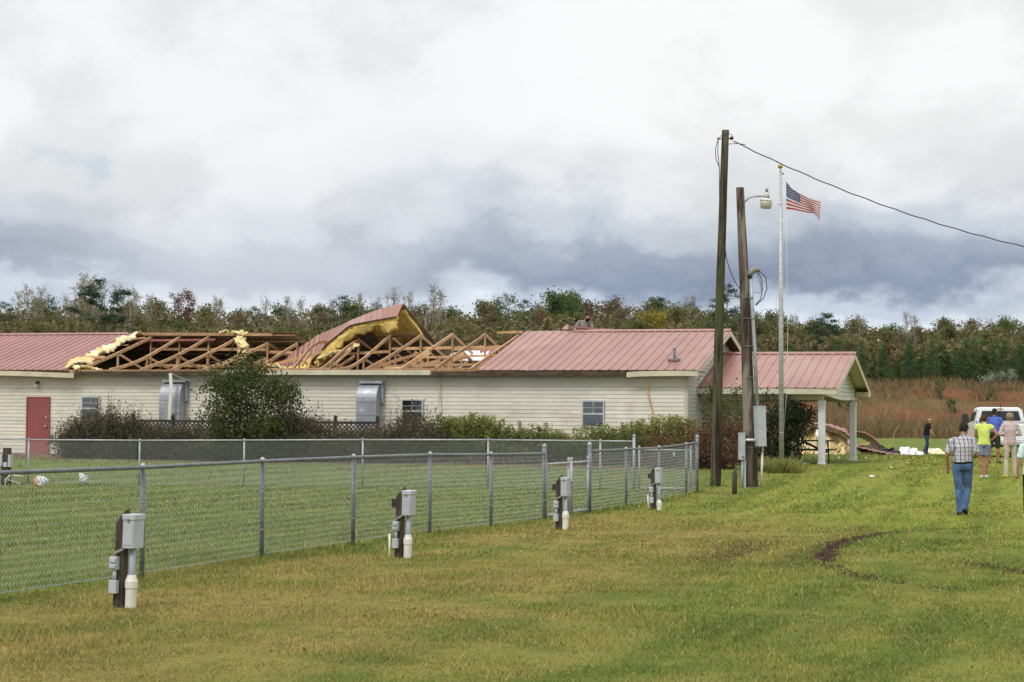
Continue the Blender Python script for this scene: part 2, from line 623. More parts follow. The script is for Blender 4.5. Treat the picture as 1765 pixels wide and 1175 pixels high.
def seg_dist(x, y, path):
    best = np.full(np.shape(x), 1e9)
    for (ax, ay), (bx, by) in zip(path[:-1], path[1:]):
        dx, dy = bx - ax, by - ay
        t = np.clip(((x - ax) * dx + (y - ay) * dy) / (dx * dx + dy * dy + 1e-9), 0, 1)
        best = np.minimum(best, np.hypot(x - ax - t * dx, y - ay - t * dy))
    return best


def mud_at(x, y):
    m = np.zeros(np.shape(x))
    jit = (vnoise(x * 3.1, y * 3.1) - 0.5) * 0.14 + (vnoise(x * 9, y * 9) - 0.5) * 0.16
    for path, wd, st in RUTS:
        d = seg_dist(x, y, path) + jit
        m = np.maximum(m, st * (1 - ss(wd * 0.2, wd * 2.6, d)))
    return m


DIRT_U0, DIRT_U1 = -34.0, -19.4


def dirt_at(u, v):
    """bare red-brown strip along the foot of the wall"""
    e = (vnoise(u * 0.9, v * 0.9) - 0.5) * 1.3
    return ss(-7.4, -5.9, v + e) * (1 - ss(9, 10, v)) * (1 - ss(0.2, 1.6, u + e))


def grass_colour(t, pos):
    sp = t.node('ShaderNodeSeparateXYZ', {0: pos})
    x, y = sp.outputs[0], sp.outputs[1]
    xr = t.math('SUBTRACT', x, CO.x)
    yr = t.math('SUBTRACT', y, CO.y)
    u = t.math('SUBTRACT', t.math('MULTIPLY', xr, CA), t.math('MULTIPLY', yr, SA))
    v = t.math('ADD', t.math('MULTIPLY', xr, SA), t.math('MULTIPLY', yr, CA))
    n_big = t.noise(pos, 0.22, 3.0, 0.55, 0.5)
    n_mid = t.noise(t.mapping(pos, (1, 1.0, 1)), 0.9, 4.0, 0.6)
    n_fin = t.noise(pos, 7.0, 4.0, 0.6)
    uvv = t.node('ShaderNodeCombineXYZ', {0: t.math('ADD', t.math('MULTIPLY', u, 1.0), t.math('MULTIPLY', n_big, 1.5)), 1: t.math('MULTIPLY', v, 0.05)}).outputs[0]
    mow = t.noise(uvv, 1.5, 3.0, 0.55)
    green = t.mix(t.step(n_mid, 0.35, 0.68), (0.140, 0.195, 0.034), (0.235, 0.275, 0.058))
    lush = t.mix(n_fin, (0.21, 0.275, 0.040), (0.30, 0.35, 0.068))
    green = t.mix(t.math('MULTIPLY', t.step(v, -33.0, -24.0), t.step(u, 3.0, 7.0)), green, lush)
    green = t.mix(t.math('MULTIPLY', t.step(mow, 0.46, 0.58), 0.55), green, (0.105, 0.155, 0.028))
    green = t.mix(t.math('MULTIPLY', t.math('SUBTRACT', 1.0, t.step(u, 3.0, 3.8)), 0.45), green, (0.145, 0.21, 0.062))
    tan = t.mix(t.step(n_fin, 0.35, 0.65), (0.375, 0.285, 0.095), (0.29, 0.215, 0.075))
    tan = t.mix(t.math('MULTIPLY', t.step(t.noise(pos, 2.6, 4, 0.6), 0.52, 0.70), 0.45), tan, (0.19, 0.125, 0.055))
    # dry strip beside the fence where the caravans park, patchy elsewhere
    strip = t.math('MULTIPLY', t.step(u, 3.6, 4.6), t.math('SUBTRACT', 1.0, t.step(u, 7.2, 10.5)))
    strip = t.math('MULTIPLY', strip, t.math('SUBTRACT', 1.0, t.step(v, -30.0, -22.0)))
    dry = t.math('ADD', t.math('MULTIPLY', strip, 0.25), t.math('SUBTRACT', t.math('MULTIPLY', n_big, 0.62), 0.34))
    dry = t.math('ADD', dry, t.math('MULTIPLY', n_mid, 0.60))
    dry = t.math('SUBTRACT', dry, t.math('MULTIPLY', t.math('SUBTRACT', 1.0, t.step(u, 3.0, 3.8)), 0.10))
    dry = t.math('ADD', dry, t.math('MULTIPLY', t.math('SUBTRACT', mow, 0.5), -0.5))
    dry = t.step(dry, 0.18, 0.70)
    c = t.mix(t.math('MULTIPLY', dry, 0.85), green, tan)
    return c, n_fin


def make_ground_mat():
    m = bpy.data.materials.new('mown_lawn')
    m.use_nodes = True
    t = NT(m.node_tree)
    t.n.clear()
    pos = t.node('ShaderNodeNewGeometry').outputs['Position']
    c, nf = grass_colour(t, pos)
    thatch = t.mix(0.25, c, (0.13, 0.105, 0.045))
    mud = t.node('ShaderNodeAttribute', attribute_name='mud').outputs['Fac']
    dirt = t.node('ShaderNodeAttribute', attribute_name='dirt').outputs['Fac']
    bank = t.node('ShaderNodeAttribute', attribute_name='bank').outputs['Fac']
    mudc = t.mix(t.step(t.noise(pos, 5.0, 5, 0.65), 0.35, 0.65), (0.030, 0.018, 0.010), (0.080, 0.049, 0.028))
    c2 = t.mix(t.step(t.math('ADD', mud, t.math('MULTIPLY', t.math('SUBTRACT', t.noise(pos, 9, 4, 0.6), 0.5), 0.6)), 0.10, 0.75), thatch, mudc)
    dc = t.mix(t.step(t.noise(pos, 1.3, 5, 0.6), 0.35, 0.65), (0.13, 0.075, 0.045), (0.20, 0.125, 0.075))
    c3 = t.mix(dirt, c2, dc)
    clay = t.mix(t.step(t.noise(t.mapping(pos, (0.5, 1, 2.5)), 1.1, 6, 0.65), 0.35, 0.65), (0.215, 0.088, 0.048), (0.15, 0.072, 0.043))
    slope = t.node('ShaderNodeAttribute', attribute_name='slope').outputs['Fac']
    straw = t.mix(t.step(t.noise(pos, 0.6, 5, 0.6), 0.35, 0.65), (0.155, 0.105, 0.052), (0.11, 0.085, 0.038))
    c4 = t.mix(t.math('MULTIPLY', bank, 0.8), t.mix(slope, c3, straw), clay)
    bmp = t.node('ShaderNodeBump', {'Height': t.noise(pos, 26, 5, 0.65), 'Strength': 0.9, 'Distance': 0.04})
    wet = 1.0
    b = t.node('ShaderNodeBsdfPrincipled', {'Base Color': c4, 'Roughness': wet, 'Specular IOR Level': 0.03, 'Normal': bmp.outputs[0]})
    t.node('ShaderNodeOutputMaterial', {0: b.outputs[0]})
    return m


def make_blade_mat():
    m = bpy.data.materials.new('grass_blades')
    m.use_nodes = True
    t = NT(m.node_tree)
    t.n.clear()
    g = t.node('ShaderNodeNewGeometry')
    c, nf = grass_colour(t, g.outputs['Position'])
    rnd = g.outputs['Random Per Island']
    straw = t.mix(t.step(rnd, 0.84, 0.9), c, (0.38, 0.29, 0.12))
    hs = t.node('ShaderNodeHueSaturation', {'Color': straw, 'Value': t.math('MULTIPLY_ADD', t.math('FRACT', t.math('MULTIPLY', rnd, 7.31)), 0.75, 0.70)})
    b = t.node('ShaderNodeBsdfPrincipled', {'Base Color': hs.outputs[0], 'Roughness': 0.7, 'Specular IOR Level': 0.25})
    tr = t.node('ShaderNodeBsdfTranslucent', {'Color': hs.outputs[0]})
    mx = t.node('ShaderNodeMixShader', {0: 0.3, 1: b.outputs[0], 2: tr.outputs[0]})
    t.node('ShaderNodeOutputMaterial', {0: mx.outputs[0]})
    return m


def lines(*spec):
    out = [spec[0][0]]
    for a, b, st in spec:
        n = max(1, int(round((b - a) / st)))
        out += list(np.linspace(a, b, n + 1)[1:])
    return np.array(out)


def fast_mesh(name, verts, faces, mat):
    """verts (n,3), faces (m,k) with constant k"""
    verts = np.asarray(verts, np.float32)
    faces = np.asarray(faces, np.int32)
    me = bpy.data.meshes.new(name)
    me.vertices.add(len(verts))
    me.vertices.foreach_set('co', verts.ravel())
    k = faces.shape[1]
    me.loops.add(faces.size)
    me.loops.foreach_set('vertex_index', faces.ravel())
    me.polygons.add(len(faces))
    me.polygons.foreach_set('loop_start', np.arange(0, faces.size, k, dtype=np.int32))
    me.update(calc_edges=True)
    me.materials.append(mat)
    return me


def make_ground():
    xs = lines((-900, -200, 100), (-200, -60, 10), (-60, -16, 1.0), (-16, 16, 0.16), (16, 90, 1.0), (90, 220, 10), (220, 900, 100))
    ys = lines((-60, 10, 2.0), (10, 46, 0.14), (46, 90, 0.6), (90, 145, 1.5), (145, 190, 0.7), (190, 300, 5), (300, 1500, 100))
    X, Y = np.meshgrid(xs, ys, indexing='ij')
    Z = ground_z(X, Y)
    near = (Y < 50) & (np.abs(X) < 18) & (Y > 8)
    mud = np.zeros_like(X)
    mud[near] = mud_at(X[near], Y[near])
    Z = Z - 0.055 * mud * (0.4 + vnoise(X * 5, Y * 5)) + 0.03 * mud * vnoise(X * 11, Y * 11)
    Z = Z + np.where(near, 0.018 * (vnoise(X * 2.2, Y * 2.2) - 0.5), 0)
    U, V = UV(X, Y)
    dirt = dirt_at(U, V)
    t = (Y - 149) / 22
    nb = vnoise(X * 0.22 + 3, Y * 0.4) - 0.5
    bank = ss(0.27, 0.40, t + nb * 0.25) * (1 - ss(0.52, 0.66, t + nb * 0.5)) * ss(0.35, 0.6, 0.5 * vnoise(X * 0.16, Y * 0.2 + 9) + 0.5 * vnoise(X * 0.7, Y * 1.1))
    ni, nj = X.shape
    idx = np.arange(ni * nj).reshape(ni, nj)
    F = np.stack([idx[:-1, :-1], idx[1:, :-1], idx[1:, 1:], idx[:-1, 1:]], -1).reshape(-1, 4)
    me = fast_mesh('ground', np.stack([X, Y, Z], -1).reshape(-1, 3), F, make_ground_mat())
    for nm, a in (('mud', mud), ('dirt', dirt), ('bank', bank), ('slope', ss(147.5, 150.5, Y + 3 * nb))):
        at_ = me.attributes.new(nm, 'FLOAT', 'POINT')
        at_.data.foreach_set('value', a.ravel().astype(np.float32))
    me.polygons.foreach_set('use_smooth', np.ones(len(F), bool))
    o = put('ground', me)
    return tag(o, 'mown lawn, patchy green and tan, rising to a red clay bank', kind='structure')


make_ground()


def blades(name, X, Y, h, wd, lean, mat, z=None, seed=1):
    """one bent blade (two triangles' worth: a tapering kinked strip) per point"""
    rs = np.random.RandomState(seed)
    n = len(X)
    Z = ground_z(X, Y) if z is None else z
    a = rs.rand(n) * 2 * PI
    b = rs.rand(n) * 2 * PI
    L = h * lean * (0.3 + rs.rand(n))
    P = np.stack([X, Y, Z - 0.01], -1)
    s = np.stack([np.cos(a), np.sin(a), 0 * a], -1) * wd[:, None]
    d = np.stack([np.cos(b) * L, np.sin(b) * L, h], -1)
    V = np.stack([P - s, P + s, P + s * 0.7 + d * [0.38, 0.38, 0.6], P - s * 0.7 + d * [0.38, 0.38, 0.6], P + d], 1).reshape(-1, 3)
    i = np.arange(n)[:, None] * 5
    F = np.concatenate([i + [[0, 1, 2]], i + [[0, 2, 3]], i + [[3, 2, 4]]], 1).reshape(-1, 3)
    return fast_mesh(name, V, F, mat)


def make_lawn():
    rs = np.random.RandomState(3)
    XS, YS, HS, WS = [], [], [], []
    for y0, y1, dens, h0, wd in ((10.5, 17, 2100, 0.030, 0.0037), (17, 25, 1020, 0.032, 0.0052), (25, 38, 370, 0.034, 0.009), (38, 62, 120, 0.038, 0.016), (62, 108, 26, 0.05, 0.04)):
        n = int(dens * (y1 - y0) * 0.62 * (y0 + y1) / 2)
        y = y0 + (y1 - y0) * rs.rand(n)
        x = (rs.rand(n) - 0.5) * 0.62 * y
        XS.append(x)
        YS.append(y)
        HS.append(h0 * (0.5 + rs.rand(n)))
        WS.append(np.full(n, wd) * (0.7 + 0.6 * rs.rand(n)))
    x, y, h, w_ = map(np.concatenate, (XS, YS, HS, WS))
    u, v = UV(x, y)
    keep = (rs.rand(len(x)) > 1.15 * mud_at(x, y)) & (rs.rand(len(x)) > dirt_at(u, v)) & ~((v > -0.2) & (v < 10) & (u < 6))
    tall = 1 + 0.8 * np.exp(-((u - 3.72) / 0.16) ** 2) * ((v < -15.5) & (v > -60))      # uncut along the fence
    h = h * tall * (0.55 + 0.9 * vnoise(x * 0.9, y * 0.9) ** 1.3) * np.where(rs.rand(len(x)) > 0.965, 2.0, 1.0)
    me = blades('grass', x[keep], y[keep], h[keep], w_[keep], 0.9, make_blade_mat())
    o = put('grass', me)
    tag(o, 'short mown grass blades covering the lawn', 'grass', kind='stuff')


make_lawn()


def make_litter():
    rs = np.random.RandomState(21)
    n = 200
    y = 11 + 32 * rs.rand(n) ** 0.8
    x = (rs.rand(n) - 0.5) * 0.6 * y
    u, v = UV(x, y)
    keep = u > 3.9
    x, y = x[keep], y[keep]
    V, F = leaf_quads(np.stack([x, y, ground_z(x, y) + 0.028], -1), 0.034, rs, 0.7)
    m = leafmat('fallen_leaf', [(0.0, (0.13, 0.075, 0.03)), (0.5, (0.20, 0.12, 0.05)), (1.0, (0.28, 0.19, 0.08))], 3.0)
    tag(put('fallen_leaves', fast_mesh('fallen_leaves', V, F, m)), 'small brown fallen leaves scattered over the lawn', 'leaves', kind='stuff')
    # clods thrown up along the ruts
    P = []
    for path, wd, st in RUTS[:5]:
        for (ax, ay), (bx, by) in zip(path[:-1], path[1:]):
            k = int(np.hypot(bx - ax, by - ay) * 60 * st)
            t = rs.rand(k)
            P.append(np.stack([ax + (bx - ax) * t + rs.normal(size=k) * wd * 1.1, ay + (by - ay) * t + rs.normal(size=k) * wd * 1.1], -1))
    P = np.concatenate(P)
    mb = MB()
    for px_, py_ in P:
        s = 0.008 + 0.020 * rs.rand() ** 2
        z = gz(px_, py_) - 0.01
        q_ = [(px_ + s * rs.normal() * 0.7, py_ + s * rs.normal() * 0.7, z + s * rs.rand() * 1.3) for _ in range(3)]
        mb.add([(px_ - s, py_ - s * 0.6, z), (px_ + s, py_ - s * 0.8, z), (px_ + s * 0.2, py_ + s, z), (px_ + s * 0.2 * rs.normal(), py_ + s * 0.2 * rs.normal(), z + s * 1.3)], [(0, 1, 3), (1, 2, 3), (2, 0, 3)])
    clod = pmat('wet_clay_clod', (0.040, 0.026, 0.017), (0.075, 0.048, 0.030), 9, 0.8, spec=0.2, coords='World')
    tag(mb.build('mud_clods', clod), 'dark clods of soil thrown up along the tyre ruts', 'soil', kind='stuff')



def make_bank_grass():
    rs = np.random.RandomState(8)
    n = 80000
    x = -25 + 115 * rs.rand(n)
    t = rs.rand(n)
    y = 147 + 27 * t
    tt = (y - 149) / 22
    dens = 1 - 0.88 * ss(0.28, 0.38, tt) * (1 - ss(0.55, 0.70, tt)) * ss(0.25, 0.5, vnoise(x * 0.16, y * 0.2 + 9))
    clump = vnoise(x * 0.8, y * 0.8)
    keep = (rs.rand(n) < dens) & (0.6 * clump + 0.4 * vnoise(x * 0.17, y * 0.3) + 0.3 * rs.rand(n) > 0.46)
    x, y, tt, clump = x[keep], y[keep], tt[keep], clump[keep]
    h = (0.55 + 0.75 * rs.rand(len(x))) * (0.5 + 0.8 * clump) * (0.62 + 0.55 * ss(0.55, 0.1, tt))
    me = blades('dry_grass', x, y, h, np.full(len(x), 0.024), 0.75, MATS['dry_grass'], seed=4)
    tag(put('dry_grass', me), 'tall tan dry grass over the clay bank', 'grass', kind='stuff')


leafmat('dry_grass', [(0.0, (0.125, 0.085, 0.042)), (0.40, (0.205, 0.145, 0.072)), (0.75, (0.29, 0.22, 0.12)), (1.0, (0.165, 0.155, 0.06))], 0.35, 0.25)
make_bank_grass()

# ================================================================== FOLIAGE
LEAF_STOPS = {
    'leaf_olive': [(0.0, (0.085, 0.100, 0.040)), (0.35, (0.140, 0.148, 0.055)), (0.6, (0.170, 0.165, 0.062)), (0.85, (0.200, 0.165, 0.072)), (1.0, (0.205, 0.145, 0.070))],
    'leaf_green': [(0.0, (0.051, 0.088, 0.034)), (0.5, (0.102, 0.145, 0.046)), (1.0, (0.178, 0.212, 0.061))],
    'leaf_brown': [(0.0, (0.155, 0.135, 0.075)), (0.5, (0.180, 0.140, 0.078)), (1.0, (0.200, 0.125, 0.068))],
    'leaf_pine': [(0.0, (0.026, 0.049, 0.026)), (0.5, (0.043, 0.080, 0.036)), (1.0, (0.075, 0.116, 0.046))],
    'leaf_young_pine': [(0.0, (0.043, 0.090, 0.029)), (0.5, (0.072, 0.133, 0.041)), (1.0, (0.119, 0.181, 0.055))],
    'leaf_yellow': [(0.0, (0.189, 0.182, 0.039)), (0.5, (0.286, 0.247, 0.047)), (1.0, (0.351, 0.260, 0.052))],
    'leaf_rust': [(0.0, (0.098, 0.054, 0.031)), (0.5, (0.167, 0.060, 0.033)), (1.0, (0.205, 0.083, 0.039))],
    'leaf_pale': [(0.0, (0.210, 0.203, 0.119)), (0.5, (0.280, 0.245, 0.147)), (1.0, (0.336, 0.259, 0.168))],
    'leaf_shrub': [(0.0, (0.039, 0.054, 0.017)), (0.5, (0.083, 0.102, 0.029)), (1.0, (0.156, 0.171, 0.054))],
    'leaf_hedge': [(0.0, (0.117, 0.133, 0.039)), (0.5, (0.244, 0.264, 0.074)), (1.0, (0.429, 0.420, 0.146))],
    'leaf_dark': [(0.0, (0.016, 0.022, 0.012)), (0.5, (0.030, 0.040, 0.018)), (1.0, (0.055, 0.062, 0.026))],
    'leaf_redbrown': [(0.0, (0.085, 0.040, 0.022)), (0.5, (0.135, 0.060, 0.034)), (1.0, (0.15, 0.095, 0.045))],
    'twig_grey': [(0.0, (0.085, 0.068, 0.050)), (0.5, (0.12, 0.098, 0.072)), (1.0, (0.17, 0.14, 0.10))],
    'leaf_white': [(0.0, (0.22, 0.25, 0.17)), (1.0, (0.50, 0.51, 0.42))],
    'petal_pink': [(0.0, (0.42, 0.10, 0.24)), (1.0, (0.55, 0.18, 0.34))],
}
for _k, _s in LEAF_STOPS.items():
    leafmat(_k, _s, 0.6 if 'hedge' not in _k else 2.0, 0.38, vary=0.45)


def leaf_quads(P, size, rs, aspect=0.6, up=0.0):
    """a pointed leaf-shaped face at each point"""
    n = len(P)
    a = rs.normal(size=(n, 3))
    a[:, 2] += up
    a /= np.linalg.norm(a, axis=1)[:, None] + 1e-9
    b = np.cross(a, rs.normal(size=(n, 3)))
    b /= np.linalg.norm(b, axis=1)[:, None] + 1e-9
    L = (size * (0.6 + 0.8 * rs.rand(n)))[:, None]
    V = np.stack([P - a * L * 0.5, P + b * L * aspect * 0.5, P + a * L * 0.5, P - b * L * aspect * 0.5], 1).reshape(-1, 3)
    F = np.arange(n * 4).reshape(-1, 4)
    return V, F


make_litter()


def decid_meshes(name, seed, h, wd, base, n_leaf, leaf, mat, bark, limbs=16, upright=0.75, spread=0.4, topbare=0.0, power=1.0):
    """trunk mesh (trunk, limbs, twigs) and crown mesh (leaf faces around the twigs)"""
    rs = np.random.RandomState(seed)
    rnd = random.Random(seed)
    mb = MB()
    tp, tr_ = [], []
    off = Vector((0, 0, 0))
    for i in range(7):
        t = i / 6
        tp.append(Vector((off.x, off.y, h * 0.95 * t)))
        tr_.append(0.016 * h * (1 - t) ** 0.8 + 0.012)
        off += Vector((rnd.uniform(-1, 1), rnd.uniform(-1, 1), 0)) * h * 0.018

    def on_trunk(t):
        k = min(5, int(t * 6))
        return tp[k].lerp(tp[k + 1], t * 6 - k)
    mb.tube(tp, tr_, 6)
    pts, wts = [], []
    for i in range(limbs):
        t = base + (0.97 - base) * ((i + rnd.random()) / limbs)
        p0 = on_trunk(t)
        s = (t - base) / (1 - base)
        prof = (math.sin(PI * (0.12 + 0.83 * s) ** power)) * 0.85 + 0.15
        ln = wd * prof * rnd.uniform(0.65, 1.2)
        az = i * 2.4 + rnd.uniform(-0.5, 0.5)
        rise = rnd.uniform(0.6, 1.2) * upright * (0.7 + 0.8 * s)
        d = Vector((math.cos(az), math.sin(az), rise)).normalized()
        q = [p0]
        for k in range(3):
            d = (d + Vector((rnd.uniform(-.3, .3), rnd.uniform(-.3, .3), 0.12))).normalized()
            q.append(q[-1] + d * ln / 3 * 1.2)
        r0 = 0.006 * h * (1 - t) + 0.014
        mb.tube(q, [r0, r0 * 0.7, r0 * 0.45, 0.008], 4, caps=False)
        for k in range(5):
            a = rnd.uniform(0.25, 1.0)
            kk = min(2, int(a * 3))
            b0 = q[kk].lerp(q[kk + 1], a * 3 - kk)
            dd = (d + Vector((rnd.uniform(-1, 1), rnd.uniform(-1, 1), rnd.uniform(-0.2, 0.9)))).normalized()
            b1 = b0 + dd * ln * rnd.uniform(0.25, 0.5)
            mb.tube([b0, b1], [r0 * 0.4 + 0.004, 0.005], 3, caps=False)
            full = 1.0 if rnd.random() > topbare * s else 0.15
            for z in (0.35, 0.6, 0.85, 1.0):
                pts.append(b0.lerp(b1, z))
                wts.append(full * rnd.uniform(0.4, 1.3))
        pts.append(q[-1])
        wts.append(1.0)
    P = np.array([tuple(p) for p in pts])
    wts = np.array(wts)
    c = rs.choice(len(P), n_leaf, p=wts / wts.sum())
    Q = P[c] + rs.normal(size=(n_leaf, 3)) * spread * np.array([1, 1, 0.8])
    V, F = leaf_quads(Q, leaf, rs)
    return mb.mesh(name + '_trunk', bark), fast_mesh(name + '_crown', V, F, mat)


def pine_meshes(name, seed, h, wd, base, n_tuft, mat, bark, young=False, flat=False, leaf=0.16):
    rs = np.random.RandomState(seed)
    rnd = random.Random(seed)
    mb = MB()
    bend = rnd.uniform(-0.02, 0.02) * h
    tp = [Vector((bend * (i / 5) ** 2, 0, h * 0.97 * i / 5)) for i in range(6)]
    mb.tube(tp, [0.014 * h * (1 - i / 5) + 0.015 for i in range(6)], 6)
    pts = []
    nl = int((1 - base) * h * (5 if young else 3.2))
    for i in range(nl):
        t = base + (0.99 - base) * (i + rnd.random()) / nl
        s = (t - base) / (1 - base)
        if young:
            prof = 1.02 - s
        elif flat:
            prof = 0.75 + 0.5 * math.sin(PI * s)
        else:
            prof = math.sin(PI * (0.25 + 0.72 * s)) * 0.9 + 0.1
        ln = wd * prof * rnd.uniform(0.55, 1.15)
        az = i * 2.4 + rnd.uniform(-0.6, 0.6)
        p0 = Vector((bend * t * t, 0, h * t))
        d = Vector((math.cos(az), math.sin(az), rnd.uniform(0.1, 0.5) + (0.25 if young else 0)))
        p1 = p0 + d * ln * 0.55
        p2 = p1 + (d + Vector((0, 0, 0.25))) * ln * 0.45
        mb.tube([p0, p1, p2], [0.02 + 0.002 * h * (1 - t), 0.018, 0.007], 4, caps=False)
        ks = int(3 + 5 * ln / wd)
        for k in range(ks):
            a = rnd.uniform(0.25 if young else 0.5, 1.05)
            p = p0.lerp(p1, a * 2) if a < 0.5 else p1.lerp(p2, a * 2 - 1)
            pts.append(p + Vector((rnd.gauss(0, .14), rnd.gauss(0, .14), rnd.gauss(0.05, .08))) * max(0.5, ln * 0.6))
    P = np.array([tuple(p) for p in pts])
    c = rs.randint(0, len(P), n_tuft)
    Q = P[c] + rs.normal(size=(n_tuft, 3)) * np.array([0.24, 0.24, 0.14]) * (0.8 if young else 1.15)
    V, F = leaf_quads(Q, leaf * (1.3 if young else 1.5), rs, 0.34, 0.5)
    return mb.mesh(name + '_trunk', bark), fast_mesh(name + '_crown', V, F, mat)


def plant_tree(kind, meshes, loc, label, rz=0.0, sc=1.0, group=None, cat='tree', sz=None):
    t = thing(kind, label, cat, loc, rz, group)
    t.scale = (sc, sc, sc * (sz or 1.0))
    put('trunk', meshes[0], t)
    put('crown', meshes[1], t)
    return t


M_ = MATS
OAKS = [decid_meshes('oak%d' % i, 20 + i, 9.5, 2.5, 0.18, 4600, 0.27, M_['leaf_olive'], bark_m, 24, 0.75, 0.42) for i in range(4)]
GREENS = [decid_meshes('broadleaf%d' % i, 40 + i, 9.5, 2.9, 0.16, 5000, 0.27, M_['leaf_green'], bark_m, 24, 0.6, 0.44) for i in range(3)]
BROWNS = [decid_meshes('brown%d' % i, 60 + i, 9.0, 2.0, 0.18, 2900, 0.22, M_['leaf_brown'], pale_bark, 24, 1.0, 0.36) for i in range(3)]
SPARSE = [decid_meshes('sparse%d' % i, 80 + i, 12.0, 1.7, 0.35, 900, 0.17, M_['leaf_pale'], pale_bark, 24, 1.6, 0.20) for i in range(3)]
PINES = [pine_meshes('pine%d' % i, 100 + i, 12.5, 2.2, 0.52, 3000, M_['leaf_pine'], bark_m) for i in range(3)]
YPINES = [pine_meshes('young_pine%d' % i, 120 + i, 4.6, 1.25, 0.05, 2300, M_['leaf_young_pine'], bark_m, young=True, leaf=0.13) for i in range(3)]
RUST = decid_meshes('rust', 140, 12.5, 1.5, 0.45, 1500, 0.2, M_['leaf_rust'], bark_m, 16, 1.2, 0.26)
YELLOW = decid_meshes('yellow', 141, 6.5, 1.9, 0.10, 2600, 0.2, M_['leaf_yellow'], bark_m, 20, 1.0, 0.26)
TALLGREEN = decid_meshes('tall_green', 142, 12.5, 2.6, 0.35, 1700, 0.22, M_['leaf_green'], bark_m, 20, 0.8, 0.30)
DEAD = decid_meshes('dead', 143, 9.5, 2.9, 0.30, 60, 0.14, M_['leaf_pale'], pale_bark, 15, 0.75, 0.2)
FLATPINE = pine_meshes('flat_pine', 144, 12.0, 3.0, 0.58, 6500, M_['leaf_pine'], bark_m, flat=True)
BIGPINE = pine_meshes('big_pine', 145, 14.0, 2.8, 0.45, 4200, M_['leaf_pine'], bark_m)
ROUNDPINE = pine_meshes('round_pine', 146, 11.5, 2.2, 0.35, 5200, M_['leaf_pine'], bark_m)
PALEROUND = decid_meshes('pale_round', 147, 13.0, 1.6, 0.66, 800, 0.17, M_['leaf_pale'], pale_bark, 18, 1.0, 0.2)
LEANRED = decid_meshes('orange_slim', 148, 7.0, 1.1, 0.12, 1100, 0.2, M_['leaf_rust'], bark_m, 18, 1.2, 0.24)

# Forest top line in the photograph (px x, px y): the crowns fill up to it
TOPLINE = [(-400, 520), (0, 519), (120, 516), (250, 520), (420, 526), (500, 530), (560, 522), (640, 520), (720, 518), (800, 520),
           (880, 526), (960, 512), (1060, 512), (1130, 524), (1200, 520), (1290, 538), (1380, 546), (1440, 552), (1500, 545), (1540, 562),
           (1600, 552), (1680, 549), (1765, 552), (2300, 548)]


def topline(px):
    return float(np.interp(px, [a for a, b in TOPLINE], [b for a, b in TOPLINE]))


def px_of(x, y):
    return CX + FPX * x / y


def h_for(px, py, Y):
    """height above the ground that reaches picture row py at depth Y"""
    p = at(px, py, Y)
    return p.z - gz(p.x, p.y), p


KIND = {'o': ('autumn_hardwood', OAKS, 9.5, 'olive and brown autumn hardwood in the woodland behind the building', 'olive woodland hardwoods'),
        'g': ('broadleaf_tree', GREENS, 9.5, 'dull green broadleaf tree in the woodland behind the building', 'green woodland trees'),
        'b': ('bare_hardwood', BROWNS, 9.0, 'half bare brownish hardwood in the woodland behind the building', 'half bare woodland trees'),
        's': ('sparse_tree', SPARSE, 12.0, 'tall thin nearly leafless tree rising out of the woodland', 'thin leafless woodland trees'),
        'p': ('pine_tree', PINES, 12.5, 'dark tall pine standing among the woodland hardwoods', 'dark woodland pines')}
rnd = random.Random(77)
for Y0, step, drop, mixs in ((176, 3.3, 44, 'oogbbogbo'), (190, 3.3, 26, 'oobgobgpo'), (205, 3.5, 12, 'obogobpgo'), (222, 3.9, 3, 'ogopobgop'), (240, 4.6, 0, 'oogpobgpo')):
    x = -0.30 * Y0 - 8
    while x < 0.30 * Y0 + 8:
        Y = Y0 + rnd.uniform(-5, 5)
        px = px_of(x, Y)
        k = rnd.choice(mixs)
        if Y0 == 176 and px > 1290:
            x += step
            continue
        if px > 1250 and k == 'b' and rnd.random() < 0.5:
            k = 'g'
        nm, ms, hh, lab, grp = KIND[k]
        py = topline(px) + (13 if px < 900 else 8) + drop + rnd.uniform(-9, 11) + (0 if k != 'p' else -4)
        H, p = h_for(px, py, Y)
        H = max(3.5, H)
        sc = H / hh
        plant_tree(nm, rnd.choice(ms), (p.x, p.y, gz(p.x, p.y) - 0.1), lab, rnd.uniform(0, 6.28), max(sc, 0.62) * rnd.uniform(0.95, 1.1), grp, sz=sc / max(sc, 0.62))
        x += step * rnd.uniform(0.7, 1.3)
for px, py, Y in ((28, 498, 200), (45, 487, 205), (75, 492, 203), (60, 505, 196), (112, 505, 204), (140, 480, 206), (150, 468, 208), (163, 470, 203), (172, 482, 207),
                  (205, 488, 205), (222, 494, 201), (232, 496, 206), (262, 505, 204), (372, 507, 205), (385, 512, 203), (455, 510, 205), (500, 508, 207), (522, 510, 203),
                  (570, 515, 206), (626, 503, 204), (650, 508, 207), (707, 498, 206), (742, 488, 208), (756, 494, 203), (1190, 505, 205), (1345, 535, 204), (1368, 538, 207), (1480, 538, 204),
                  (1562, 533, 204), (1575, 540, 207), (930, 515, 206)):
    nm, ms, hh, lab, grp = KIND['s']
    H, p = h_for(px, py, Y)
    sc = H / hh
    plant_tree(nm, rnd.choice(ms), (p.x, p.y, gz(p.x, p.y) - 0.1), lab, rnd.uniform(0, 6.28), sc, grp)


def solo(kind, meshes, hh, px, py, Y, label, rz=0.0, wide=1.0, cat='tree'):
    H, p = h_for(px, py + 8, Y)
    sc = H / hh
    return plant_tree(kind, meshes, (p.x, p.y, gz(p.x, p.y) - 0.1), label, rz, sc * wide, None, cat, 1 / wide)


